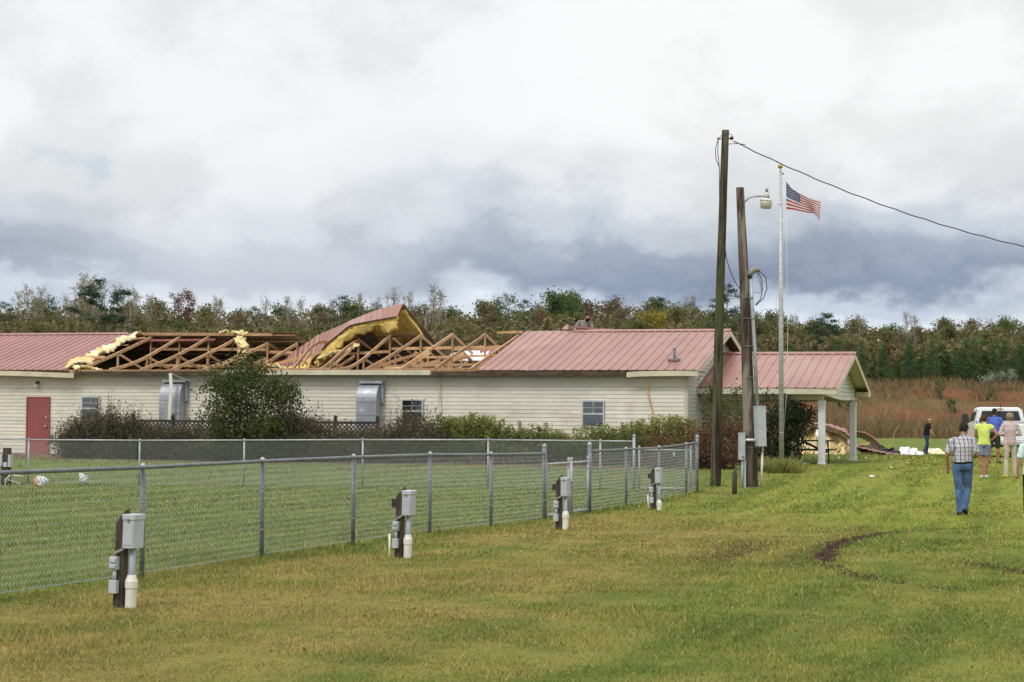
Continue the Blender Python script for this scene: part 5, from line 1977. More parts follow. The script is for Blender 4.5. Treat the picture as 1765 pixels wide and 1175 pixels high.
sack_w = pmat('printed_white_plastic', (0.70, 0.71, 0.74), (0.56, 0.58, 0.64), 14, 0.35, c3=(0.45, 0.46, 0.6), c3scale=11, c3lo=0.6, c3hi=0.68)
sack_o = pmat('orange_print', (0.65, 0.24, 0.07), (0.6, 0.3, 0.12), 9, 0.4)
bag(58, 838, 'crumpled white plastic sack with an orange end on the fenced lawn', [sack_w, sack_o], 0.26, 3, R(82))
bag(148, 836, 'small flattened pale plastic sack on the fenced lawn', [sack_w, sack_w], 0.19, 5, R(-35))


# ================================================================== POLES, LAMP, WIRES
def pole_mesh(name, p0, p1, r0, r1, mat, n=18, sides=14, seed=1):
    rs = np.random.RandomState(seed)
    mb = MB()
    vs_, fs = [], []
    p0, p1 = Vector(p0), Vector(p1)
    ph = rs.rand(sides)
    for i in range(n + 1):
        t = i / n
        c = p0.lerp(p1, t) + Vector((math.sin(t * 5 + seed) * 0.012, 0, 0))
        r = r0 + (r1 - r0) * t
        for k in range(sides):
            a = 2 * PI * k / sides
            q = r * (1 + 0.05 * (rs.rand() - 0.5) + 0.06 * (ph[k] - 0.5))
            vs_.append((c.x + q * math.cos(a), c.y + q * math.sin(a), c.z))
    for i in range(n):
        for k in range(sides):
            k2 = (k + 1) % sides
            fs.append((i * sides + k, i * sides + k2, (i + 1) * sides + k2, (i + 1) * sides + k))
    fs += [tuple(reversed(range(sides))), tuple(n * sides + k for k in range(sides))]
    mb.add(vs_, fs, 0, True)
    mb.sm[-1] = False
    return mb


# mossy pole with the service drop
b1 = on_ground(1232, 838)
t1 = at(1250, 224, b1.y) - b1
pole1 = thing('utility_pole', 'tall mossy wooden utility pole carrying the overhead wire', 'utility pole', b1)
pole_mesh('p', (0, 0, -0.3), t1, 0.135, 0.088, None, seed=2).build('pole_shaft', pole_green, pole1)
P1 = lambda px, py, dy=0.0: at(px, py, b1.y + dy) - b1
ins = MB().ball(P1(1238, 239), 0.035).build('insulator', galv_dark, pole1)
arm = MB().tube([P1(1240, 239), P1(1259, 239)], 0.014, 6).ball(P1(1261, 238), (0.05, 0.04, 0.045)).build('wire_bracket', black_m, pole1)
MB().tube([P1(1238, 240, -0.1), P1(1233, 256, -0.13), P1(1234, 275, -0.14), P1(1240, 288, -0.14)], 0.010, 5).build('drip_loop', black_m, pole1)
MB().tube([P1(1238, 240, -0.1), P1(1237, 262, -0.13), P1(1240, 290, -0.14), P1(1240, 330, -0.14), P1(1241, 380, -0.13)], 0.010, 5).build('drip_loop', black_m, pole1)
MB().tube([P1(1239, 238, -0.1), P1(1248, 229, -0.12), P1(1260, 231, -0.1), P1(1264, 237, -0.05)], 0.008, 5).build('jumper_wire', black_m, pole1)
MB().tube([P1(1255, 248, -0.1), P1(1270, 247), P1(1285, 249)], 0.009, 5).build('jumper_wire', black_m, pole1)
MB().tube([P1(1242, 370, -0.13), P1(1247, 410, -0.14), P1(1252, 440, -0.1)], 0.009, 5).build('down_wire', black_m, pole1)

# grey pole with the meter, the riser and the lamp
b2 = on_ground(1296, 839)
t2 = at(1276, 323, b2.y) - b2
pole2 = thing('utility_pole', 'shorter grey leaning wooden pole carrying lamp, conduit and meter boxes', 'utility pole', b2)
pole_mesh('p', (0, 0, -0.3), t2, 0.172, 0.098, None, seed=5).build('pole_shaft', pole_grey, pole2)
P2 = lambda px, py, dy=0.0: at(px, py, b2.y + dy) - b2
MB().tube([P2(1312, 839, -0.05), P2(1314, 780, -0.08)], 0.028, 10).tube([P2(1314, 782, -0.08), P2(1316, 738, -0.12)], 0.024, 10).build('ground_conduit', pvc_white, pole2)
rz = MB().tube([P2(1305, 704, -0.14), P2(1301, 600, -0.10), P2(1297, 540, -0.08), P2(1294.5, 476, -0.06)], 0.045, 12).build('riser_conduit', galv_m, pole2)
for y_ in (512, 548, 596, 650):
    MB().tube([P2(1277 + (y_ - 480) * 0.055, y_, -0.16), P2(1306 - (650 - y_) * 0.05, y_ + 1, -0.12)], 0.011, 5).build('strap', galv_dark, rz)
wh = MB()
for k, (x_, y_, r_) in enumerate(((1292, 476, 0.05), (1292, 470, 0.075), (1297, 464, 0.085), (1304, 463, 0.075), (1309, 466, 0.045))):
    pass
wh.tube([P2(1290, 474, -0.06), P2(1295, 468, -0.06), P2(1301, 464, -0.06), P2(1310, 466, -0.06)], [(0.055, 0.07), (0.085, 0.09), (0.085, 0.09), (0.04, 0.05)], 12)
wh.build('weatherhead', pmat('grey_cast_metal', (0.30, 0.28, 0.24), (0.24, 0.22, 0.19), 6, 0.6), rz)
MB().tube([P2(1293.5, 471, -0.06), P2(1294.3, 480, -0.06)], 0.05, 10).build('collar', black_m, rz)
for k, pts in enumerate(([(1306, 467), (1313, 482), (1314, 500), (1311, 515), (1302, 525)], [(1308, 466), (1320, 478), (1322, 497), (1316, 514), (1303, 526)], [(1304, 468), (1311, 488), (1312, 500), (1309, 505), (1300, 503)])):
    MB().tube([P2(a, b, -0.08 - 0.03 * k) for a, b in pts], 0.012 if k < 2 else 0.007, 5).build('service_cable', black_m, rz)
# meter box: narrow front face towards us and a wide side
mrot = -ALPHA
mb_ = MB().box((-0.10, -0.16, 0), (0.10, 0.16, 0.97)).build('meter_cabinet', greybox_m, pole2, P2(1310, 769, -0.18), (0, R(-1.5), R(20)), bevel=0.008)
MB().box((-0.105, -0.165, 0.955), (0.105, 0.165, 0.985)).build('lid', greybox_m, mb_)
MB().tube([(0.10, 0.02, 0.42), (0.16, 0.02, 0.42)], 0.075, 14).build('meter', alu_m, mb_)
MB().box((0.10, -0.10, 0.30), (0.125, 0.12, 0.36)).build('meter_ring', pvc_white, mb_)
sb = MB().box((-0.06, -0.07, 0), (0.07, 0.07, 0.64)).build('switch_box', greybox_m, pole2, P2(1278, 792, -0.22), (0, 0, R(16)), bevel=0.006)
MB().box((-0.065, -0.075, 0.625), (0.075, 0.075, 0.66)).build('lid', greybox_m, sb)
MB().tube([(0.01, -0.07, 0.07), (0.01, -0.085, 0.07)], 0.03, 12).build('padlock_ring', pmat('rusty_ring', (0.22, 0.1, 0.07), (0.3, 0.2, 0.15), 20), sb)
MB().tube([P2(1283, 758, -0.22), P2(1302, 758, -0.22)], 0.032, 10).build('cross_pipe', pvc_white, pole2)
MB().tube([P2(1279, 843, -0.25), P2(1280, 793, -0.22)], 0.03, 8).build('stub_conduit', pvc_grey, pole2)
MB().box((-0.02, -0.02, -0.1), (0.02, 0.02, 0.68)).build('support_board', greybox_m, pole2, P2(1284, 840, -0.2))
MB().tube([P2(1303, 690, -0.18), P2(1304, 760, -0.18), P2(1306, 838, -0.17)], 0.008, 5).build('ground_wire', black_m, pole2)
MB().tube([P2(1285, 770, -0.2), P2(1300, 771, -0.21), P2(1308, 772, -0.2)], 0.004, 4).build('tie_wire', galv_dark, pole2)
# area lamp on its arm
MB().tube([P2(1284, 348, -0.1), P2(1290, 341, -0.1), P2(1300, 338, -0.1), P2(1314, 338, -0.1)], 0.022, 8).build('lamp_arm', galv_m, pole2)
lh = MB().tube([P2(1321, 343, -0.1), P2(1321, 337, -0.1), P2(1321.5, 331, -0.1)], [0.085, 0.08, 0.06], 14).build('lamp_housing', alu_m, pole2)
MB().tube([P2(1321.5, 331, -0.1), P2(1322, 325, -0.1)], 0.035, 10).build('photocell', galv_dark, lh)
MB().tube([P2(1321, 342, -0.1), P2(1320.5, 346, -0.1)], [0.09, 0.155], 18).build('lamp_shade', white_paint, lh)
lens = bpy.data.materials.new('lamp_lens')
lens.use_nodes = True
lens.node_tree.nodes['Principled BSDF'].inputs['Base Color'].default_value = (0.62, 0.61, 0.5, 1)
lens.node_tree.nodes['Principled BSDF'].inputs['Transmission Weight'].default_value = 0.3
lens.node_tree.nodes['Principled BSDF'].inputs['Roughness'].default_value = 0.3
MB().tube([P2(1320.5, 346, -0.1), P2(1320.5, 351, -0.1), P2(1320, 359, -0.1)], [0.145, 0.15, 0.125], 18).build('lamp_lens', lens, lh)


# wires
def wire(name, label, a, b, sag, r=0.016, n=28, wob=0.0):
    a, b = Vector(a), Vector(b)
    pts = []
    for i in range(n + 1):
        t = i / n
        p = a.lerp(b, t)
        p.z -= sag * 4 * t * (1 - t)
        p.z += wob * math.sin(t * 90)
        pts.append(p - a)
    o = MB().tube(pts, r, 6).build(name, black_m, None, a)
    return tag(o, label, 'cable')


A = at(1264, 243, b1.y)
Bp = at(1765, 403, b1.y + 1.5)
# the drop runs on past the picture to the next pole
ext = A.lerp(Bp, 1.5)
wire('overhead_cable', 'black twisted overhead cable sagging from the mossy pole to the right', A, ext + Vector((0, 0, 0.25)), 0.55, 0.014, 60, 0.010)
wire('service_wire', 'thin black wire running down from the mossy pole to the grey pole', at(1247, 425, b1.y - 0.14), at(1276, 497, b2.y - 0.15), 0.18, 0.012)

# short rotten post in the grass
g = on_ground(1266, 852)
sp = MB().tube([(0, 0, -0.1), (0, 0, 0.30), (0.005, 0, 0.50), (0.01, 0, 0.57)], [0.062, 0.060, 0.055, 0.03], 9).build('stub_post', wood_old, None, g)
tag(sp, 'short dark wooden stub post in the grass before the poles', 'post')

# ================================================================== FLAGPOLE AND FLAG
FY = 61.0
fb = at(1347, 806, FY)
fb.z = gz(fb.x, fb.y)
fp = thing('flagpole', 'tall silver metal flagpole with a gold ball on top', 'flagpole', fb)
PF_ = lambda px, py, dy=0.0: at(px, py, FY + dy) - fb
ft = PF_(1345.5, 297)
MB().tube([(0, 0, -0.1), Vector((0, 0, 0)).lerp(ft, 0.5), ft], [0.080, 0.070, 0.046], 14).build('shaft', alu_m, fp)
for k in range(1, 9):
    c = Vector((0, 0, 0)).lerp(ft, k / 9)
    MB().tube([c, c + Vector((0, 0, 0.03))], 0.083 - 0.034 * k / 9, 14).build('joint_ring', galv_m, fp)
MB().tube([ft, ft + Vector((0, 0, 0.10))], [0.03, 0.022], 8).build('neck', galv_m, fp)
MB().ball(PF_(1345, 286.5), 0.078, 14, 10).build('ball', brass_m, fp)
MB().box((-0.02, -0.02, -0.03), (0.10, 0.02, 0.02)).build('pulley', galv_dark, fp, ft + Vector((0.0, 0, -0.03)))
MB().tube([PF_(1349, 297), PF_(1353, 306), PF_(1354.5, 313)], 0.007, 5).tube([PF_(1355, 366), PF_(1356, 440), PF_(1358, 560), PF_(1357, 660), PF_(1351, 740)], 0.006, 5).build('halyard', white_paint, fp)


def flag():
    red = pmat('flag_red', (0.52, 0.045, 0.055), (0.46, 0.035, 0.045), 5, 0.8, trans=0.25)
    wht = pmat('flag_white', (0.74, 0.74, 0.76), (0.68, 0.68, 0.70), 5, 0.8, trans=0.25)
    blu = pmat('flag_blue', (0.055, 0.075, 0.20), (0.045, 0.06, 0.16), 5, 0.8, trans=0.2)
    o0 = at(1355, 338, FY)
    T = [(0, 1355, 313), (0.2, 1365, 325), (0.4, 1378, 333.5), (0.7, 1397, 343), (1.0, 1414.5, 348)]
    B = [(0, 1355.5, 360), (0.2, 1367, 361), (0.4, 1381, 364), (0.6, 1394, 366.5), (0.75, 1403, 367), (0.88, 1408, 372), (1.0, 1412, 380)]

    def cur(tab, s):
        return np.interp(s, [a for a, b, c in tab], [b for a, b, c in tab]), np.interp(s, [a for a, b, c in tab], [c for a, b, c in tab])

    def pt(s, t, off=0.0):
        a, b = cur(T, s), cur(B, s)
        # lower fly folds back on itself
        px = a[0] + (b[0] - a[0]) * t
        py = a[1] + (b[1] - a[1]) * t
        dep = 0.11 * math.sin(2.2 * PI * s - 2.0 * t) * s + 0.025 * math.sin(5 * PI * s + 3 * t) * s
        return at(px, py, FY + dep + off) - o0
    ns, nt = 50, 52
    mb = MB()
    vs_ = [pt(i / ns, j / nt) for i in range(ns + 1) for j in range(nt + 1)]
    fs, mi = [], []
    for i in range(ns):
        for j in range(nt):
            fs.append((i * (nt + 1) + j, (i + 1) * (nt + 1) + j, (i + 1) * (nt + 1) + j + 1, i * (nt + 1) + j + 1))
            st = j // 4
            mi.append(2 if (i < ns * 0.4 and st < 7) else (0 if st % 2 == 0 else 1))
    mb.add(vs_, fs, 0, True)
    mb.m = mi
    fo = mb.build('flag', [red, wht, blu], None, o0)
    fo.modifiers.new('cloth', 'SOLIDIFY').thickness = 0.004
    tag(fo, 'stars and stripes flag flying from the silver flagpole', 'flag')
    sm = MB()
    for r_ in range(9):
        for c_ in range(6 if r_ % 2 == 0 else 5):
            s0 = 0.4 * ((c_ * 2 + (1 if r_ % 2 == 0 else 2)) / 12)
            t0 = 7 / 13 * (r_ + 1) / 10
            pts = []
            for k in range(10):
                a = PI / 2 + k * PI / 5
                rr = 1.0 if k % 2 == 0 else 0.42
                pts.append(pt(s0 + 0.020 * rr * math.cos(a), t0 - 0.030 * rr * math.sin(a), -0.012))
            c0 = pt(s0, t0, -0.012)
            sm.add([c0] + pts, [(0, 1 + k, 1 + (k + 1) % 10) for k in range(10)])
    so = sm.build('stars', wht, fo)
    so['kind'] = 'stuff'


flag()

# ================================================================== PLANTS BY THE BUILDING
def Wg(u, v):
    p = W(u, v)
    p.z = gz(p.x, p.y)
    return p


def twig_bush(label, loc, r, h, n, seed, leafmat_, leaf_n=900, cat='bush', name='overgrown_shrub', group=None, feather=0.35):
    """leggy shrub: many fine upright stems with a dark leafy heart and wispy tops"""
    rs = np.random.RandomState(seed)
    t = thing(name, label, cat, loc, 0, group)
    # stems as thin tapering strips
    a = rs.rand(n) * 2 * PI
    q = np.sqrt(rs.rand(n))
    bx, by = r[0] * 0.35 * q * np.cos(a), r[1] * 0.35 * q * np.sin(a)
    out = 0.25 + 0.75 * rs.rand(n)
    hh = h * (0.55 + 0.5 * rs.rand(n)) * (1.05 - 0.45 * q * out) * (1 + feather * (rs.rand(n) > 0.9))
    tx, ty = r[0] * q * np.cos(a) * out + rs.normal(size=n) * 0.12, r[1] * q * np.sin(a) * out + rs.normal(size=n) * 0.12
    P0 = np.stack([bx, by, 0 * bx], -1)
    P2 = np.stack([tx * 1.1, ty * 1.1, hh], -1)
    P1 = (P0 + P2) / 2 + np.stack([tx * 0.12, ty * 0.12, 0.10 * hh], -1)
    s = np.stack([np.cos(a + 1.5), np.sin(a + 1.5), 0 * a], -1) * 0.007
    V = np.stack([P0 - s, P0 + s, P1 - s * 0.7, P1 + s * 0.7, P2 - s * 0.3, P2 + s * 0.3], 1).reshape(-1, 3)
    i = np.arange(n)[:, None] * 6
    F = np.concatenate([i + [[0, 1, 3, 2]], i + [[2, 3, 5, 4]]], 1).reshape(-1, 4)
    st = put('stem', fast_mesh('stem', V, F, M_['twig_grey']), t)
    st['kind'] = 'stuff'
    # leaves along the stems
    k = rs.randint(0, n, leaf_n)
    w_ = rs.rand(leaf_n) ** 0.7
    Q = (1 - w_)[:, None] * P1[k] + w_[:, None] * P2[k]
    low = rs.rand(leaf_n) < 0.35
    Q[low] = (P0[k] + (P1[k] - P0[k]) * rs.rand(leaf_n)[:, None])[low]
    Q += rs.normal(size=(leaf_n, 3)) * 0.06
    Q[:, 2] = np.clip(Q[:, 2], 0.03, None)
    V, F = leaf_quads(Q, 0.085, rs, 0.4)
    put('foliage', fast_mesh('foliage', V, F, leafmat_), t)
    return t


leafmat('leaf_drab', [(0.0, (0.055, 0.056, 0.032)), (0.4, (0.090, 0.088, 0.046)), (0.75, (0.14, 0.115, 0.070)), (1.0, (0.19, 0.15, 0.10))], 1.5)
rnd = random.Random(31)
LB = -4.6
spots = [(132, 1.25), (160, 1.6), (192, 1.7), (226, 1.5), (262, 1.15), (300, 1.05), (340, 1.15), (390, 1.1), (440, 1.1), (484, 1.25), (514, 1.7), (548, 1.4), (588, 1.05), (628, 1.0), (668, 1.2), (702, 1.65), (732, 1.4)]
lab_l = ['leftmost grey brown overgrown shrub beside the red door', 'tall grey brown overgrown shrub below the left window']
for i, (px, hh) in enumerate(spots):
    v = LB + rnd.uniform(-0.6, 0.9)
    u = u_at(px, v)
    lab = lab_l[i] if i < 2 else ('tall wispy shrub just right of the big green bush' if px == 512 else 'wispy grey shrub in front of the middle window' if px == 702 else
                                  'grey brown overgrown shrub in the row along the building')
    grp = None if lab != 'grey brown overgrown shrub in the row along the building' else 'overgrown shrubs along the building'
    twig_bush(lab, Wg(u, v), (1.0 + rnd.uniform(-.1, .3), 0.9), hh, 520, 500 + i, M_['leaf_drab'], 3600, group=grp)
# the big green bush
ub = u_at(432, -5.6)
leaf_bush('green_shrub', 'big leafy green shrub rising above the eave in front of the wall', Wg(ub, -5.6), (1.36, 1.1, 3.0), 15000, 0.095, M_['leaf_shrub'], 610, 12, low=0.10, gaps=1.2)
ub = u_at(498, -5.4)
t = leaf_bush('green_shrub', 'leaning green branches sticking out right of the big shrub', Wg(ub, -5.4), (0.55, 0.5, 2.35), 330, 0.10, M_['leaf_shrub'], 611, 5, low=0.82, gaps=1.5)

# upright hedge along the right of the wall: stiff stems clothed in pale green leaves
def hedge_plant(label, loc, h, seed, grp):
    rs = np.random.RandomState(seed)
    rnd_ = random.Random(seed)
    t = thing('hedge_shrub', label, 'hedge shrub', loc, 0, grp)
    mb = MB()
    pts = []
    for k in range(11):
        a, q = rnd_.uniform(0, 6.28), rnd_.uniform(0, 0.36)
        b = Vector((q * math.cos(a), q * math.sin(a), 0))
        e = Vector((b.x * 1.35 + rnd_.uniform(-.06, .06), b.y * 1.35, h * rnd_.uniform(0.66, 1.04)))
        mb.tube([b, e], [0.011, 0.005], 3, caps=False)
        for z in range(20):
            pts.append(tuple(b.lerp(e, 0.12 + 0.88 * z / 19)))
    P = np.array(pts)
    n = 1900
    c = rs.randint(0, len(P), n)
    Q = P[c] + rs.normal(size=(n, 3)) * np.array([0.055, 0.055, 0.04])
    V, F = leaf_quads(Q, 0.078, rs, 0.5, 0.5)
    put('stem', mb.mesh('stem', bark_m), t)
    put('foliage', fast_mesh('foliage', V, F, M_['leaf_hedge']), t)
    return t


protos = [hedge_plant('upright pale green shrub in the hedge along the right wall', Wg(u_at(760 + 26 * i, -3.2), -3.2 + rnd.uniform(-.2, .2)), 1.50, 700 + i, 'hedge shrubs along the wall') for i in range(4)]
x = 862
HG = {910: 0.93, 985: 0.8, 1000: 0.78}
while x < 1196:
    o = copy_tree(rnd.choice(protos))
    v = -3.2 + rnd.uniform(-.3, .3)
    p = Wg(u_at(x, v), v)
    o.location = p
    o.rotation_euler = (0, 0, rnd.uniform(0, 6))
    f_ = rnd.uniform(0.86, 1.02) * (0.80 if 870 < x < 1060 else 0.95) * (1.16 if x > 1120 else 1.0)
    if 978 < x < 1004:
        f_ *= 0.8
    o.scale = (1, 1, f_)
    x += rnd.uniform(11, 17)
for k in range(7):
    o = copy_tree(protos[k % 4])
    v = -3.4 + rnd.uniform(-.3, .3)
    o.location = Wg(u_at(768 + k * 14, v), v)
    o.rotation_euler = (0, 0, rnd.uniform(0, 6))
    o.scale = (1, 1, rnd.uniform(0.9, 1.1))

# flowering low edge of the bed and dark skirt under the hedge
def bed(name, label, u0, u1, v0, v1, h, n, leaf, mat, seed):
    rs = np.random.RandomState(seed)
    U, V_ = u0 + (u1 - u0) * rs.rand(n), v0 + (v1 - v0) * rs.rand(n)
    X = CO.x + U * CA + V_ * SA
    Y = CO.y - U * SA + V_ * CA
    H = h * (0.5 + 0.8 * vnoise(U * 1.3, V_ * 1.3))
    Z = ground_z(X, Y) + H * rs.rand(n) ** 0.8
    Vv, F = leaf_quads(np.stack([X, Y, Z], -1), leaf, rs, 0.6)
    return tag(put(name, fast_mesh(name, Vv, F, mat)), label, 'plants', kind='stuff')


bed('flower_bed', 'low dark leafy growth at the foot of the hedge', u_at(745, -4), u_at(1205, -4), -4.9, -3.0, 0.75, 16000, 0.09, M_['leaf_shrub'], 41)
bed('pink_flowers', 'sprinkling of pink flowers along the flower bed', u_at(700, -5), u_at(1180, -5), -5.3, -4.7, 0.30, 700, 0.05, M_['petal_pink'], 42)
bed('pink_flowers', 'a few pink blooms up in the hedge', u_at(770, -4), u_at(1150, -4), -4.6, -3.6, 1.0, 90, 0.09, M_['petal_pink'], 43)
bed('low_growth', 'dark tangled growth at the foot of the overgrown shrubs', u_at(120, -4.5), u_at(745, -4.5), -5.7, -3.6, 0.8, 26000, 0.085, M_['leaf_drab'], 44)
# porch side planting
leaf_bush('red_shrub', 'red brown leaved shrub between the fence corner and mossy pole', Wg(u_at(1215, -6.0), -6.0), (0.75, 0.7, 1.25), 2200, 0.08, M_['leaf_redbrown'], 620, 7, low=0.05)
leaf_bush('red_shrub', 'red brown leaved shrub between the two wooden poles', Wg(u_at(1256, -6.0), -6.0), (0.8, 0.7, 1.2), 2200, 0.08, M_['leaf_redbrown'], 621, 7, low=0.05)
leaf_bush('red_shrub', 'low rusty shrub in front of the hedge end', Wg(u_at(1140, -6.2), -6.2), (0.7, 0.5, 0.95), 1200, 0.07, M_['leaf_rust'], 622, 6, low=0.05)
leaf_bush('crape_myrtle', 'thin stemmed tall shrub against the shaded gable wall', Wg(u_at(1212, -1.2) + 0.35, -1.2), (0.42, 0.4, 2.45), 900, 0.085, M_['leaf_shrub'], 623, 4, low=0.55, stemmat=pale_bark)
leaf_bush('green_shrub', 'loose green shrub under the porch beside the mossy pole', Wg(u_at(1262, -0.6), -0.6), (0.85, 0.8, 2.3), 2200, 0.09, M_['leaf_shrub'], 624, 7, low=0.2)
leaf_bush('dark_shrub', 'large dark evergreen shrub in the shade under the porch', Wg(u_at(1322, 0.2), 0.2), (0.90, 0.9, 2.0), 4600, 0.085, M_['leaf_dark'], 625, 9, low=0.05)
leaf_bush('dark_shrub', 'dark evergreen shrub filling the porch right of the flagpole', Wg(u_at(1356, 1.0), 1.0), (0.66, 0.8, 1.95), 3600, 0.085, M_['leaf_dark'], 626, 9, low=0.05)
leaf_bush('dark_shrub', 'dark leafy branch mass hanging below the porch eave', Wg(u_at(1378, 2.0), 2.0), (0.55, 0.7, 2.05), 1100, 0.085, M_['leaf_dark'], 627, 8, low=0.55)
for i, px in enumerate((1322, 1338, 1352, 1366)):
    c = on_ground(px, 812 + (i % 2) * 3)
    rs = np.random.RandomState(i)
    n = 260
    a, q = rs.rand(n) * 6.28, np.sqrt(rs.rand(n)) * 0.32
    me = blades('blade_tuft', c.x + q * np.cos(a), c.y + q * np.sin(a), 0.22 + 0.25 * rs.rand(n), np.full(n, 0.012), 0.7, M_['leaf_hedge'], seed=i)
    V0 = np.array([v_.co[:] for v_ in me.vertices]) - np.array([c.x, c.y, c.z])
    me.vertices.foreach_set('co', V0.astype(np.float32).ravel())
    o = put('lily_clump', me, None, c)
    tag(o, 'grassy lily clump at the foot of the flagpole', 'plant', 'lily clumps at the flagpole')

# lattice screen behind the overgrown shrubs
def lattice():
    v = -2.7
    ua, ub = u_at(232, v), u_at(652, v)
    c = W(ua, v)
    t = thing('lattice_screen', 'dark brown lattice screen with posts behind the overgrown shrubs', 'screen', (c.x, c.y, gz(c.x, c.y)), -ALPHA)
    L = ub - ua
    MB().box((0, -0.05, 1.16), (L, 0.05, 1.25)).build('top_rail', wood_dark, t)
    MB().box((0, -0.025, 0.15), (L, 0.025, 0.22)).build('bottom_rail', wood_dark, t)
    n = 6
    for i in range(n + 1):
        x = L * i / n
        p = MB().box((x - 0.045, -0.062, -0.1), (x + 0.045, 0.062, 1.31)).build('post', wood_dark, t)
        MB().ball((x, 0, 1.37), (0.06, 0.06, 0.075)).build('finial', wood_dark, p)
    mb = MB()
    h = 0.94
    s = 0.15
    k = -h
    while k < L:
        for y, sg in ((-0.008, 1), (0.004, -1)):
            x0, x1 = k, k + h
            z0, z1 = (0.22, 0.22 + h) if sg > 0 else (0.22 + h, 0.22)
            if x0 < 0:
                z0 += (0 - x0) * (z1 - z0) / h
                x0 = 0
            if x1 > L:
                z1 -= (x1 - L) * sg
                x1 = L
            if x1 - x0 > 0.02:
                mb.bar((x0, y, z0), (x1, y, z1), 0.010, 0.038)
        k += s
    lo = mb.build('lattice', wood_dark, t)
    lo['kind'] = 'stuff'


lattice()

# ================================================================== UNDER AND BEHIND THE PORCH
def picnic_table():
    c = W(3.15, 3.4)
    t = thing('picnic_table', 'dark weathered picnic table under the porch', 'table', (c.x, c.y, FLOOR - 0.015), -ALPHA)
    for i in range(5):
        MB().box((-0.95, -0.36 + i * 0.147, 0.72), (0.95, -0.36 + i * 0.147 + 0.138, 0.76)).build('top_plank', wood_dark, t)
    for s in (-1, 1):
        for k in (0, 1):
            y = s * 0.70 + (k - 0.5) * 0.15
            MB().box((-0.95, y - 0.068, 0.42), (0.95, y + 0.068, 0.458)).build('bench_plank', wood_dark, t)
    for x in (-0.68, 0.68):
        MB().bar((x, -0.30, 0.72), (x, -0.66, 0.0), 0.04, 0.09, up=(0, 1, 0)).build('leg', wood_dark, t)
        MB().bar((x + 0.041, 0.30, 0.72), (x + 0.041, 0.66, 0.0), 0.04, 0.09, up=(0, 1, 0)).build('leg', wood_dark, t)
        MB().box((x - 0.022, -0.80, 0.33), (x + 0.022, 0.80, 0.418)).build('bench_beam', wood_dark, t)
    MB().bar((-0.62, 0, 0.40), (0.0, 0, 0.70), 0.04, 0.07).build('brace', wood_dark, t)
    MB().bar((0.62, 0, 0.40), (0.0, 0, 0.70), 0.04, 0.07).build('brace', wood_dark, t)


picnic_table()


def ribbed_sheet(name, mat, P, parent, ribs_every=2, rib=0.03, thick=0.012):
    """sheet through the control grid P[i][j]; columns i carry ribs"""
    a = np.array([[tuple(Vector(p)) for p in row] for row in P], float)
    ni, nj = a.shape[:2]
    k = 4
    I = np.linspace(0, ni - 1, (ni - 1) * k * 3 + 1)
    rows = []
    for n_, x in enumerate(I):
        i0 = min(ni - 2, int(x))
        f_ = x - i0
        row = a[i0] * (1 - f_) + a[i0 + 1] * f_
        if n_ % 4 == 1 or n_ % 4 == 2:
            row = row + np.array([0, -rib * 0.3, rib])
        rows.append([tuple(q) for q in row])
    return MB().grid(rows, smooth=False, thick=(0, 0.003, -thick)).build(name, mat, parent, fix=True)


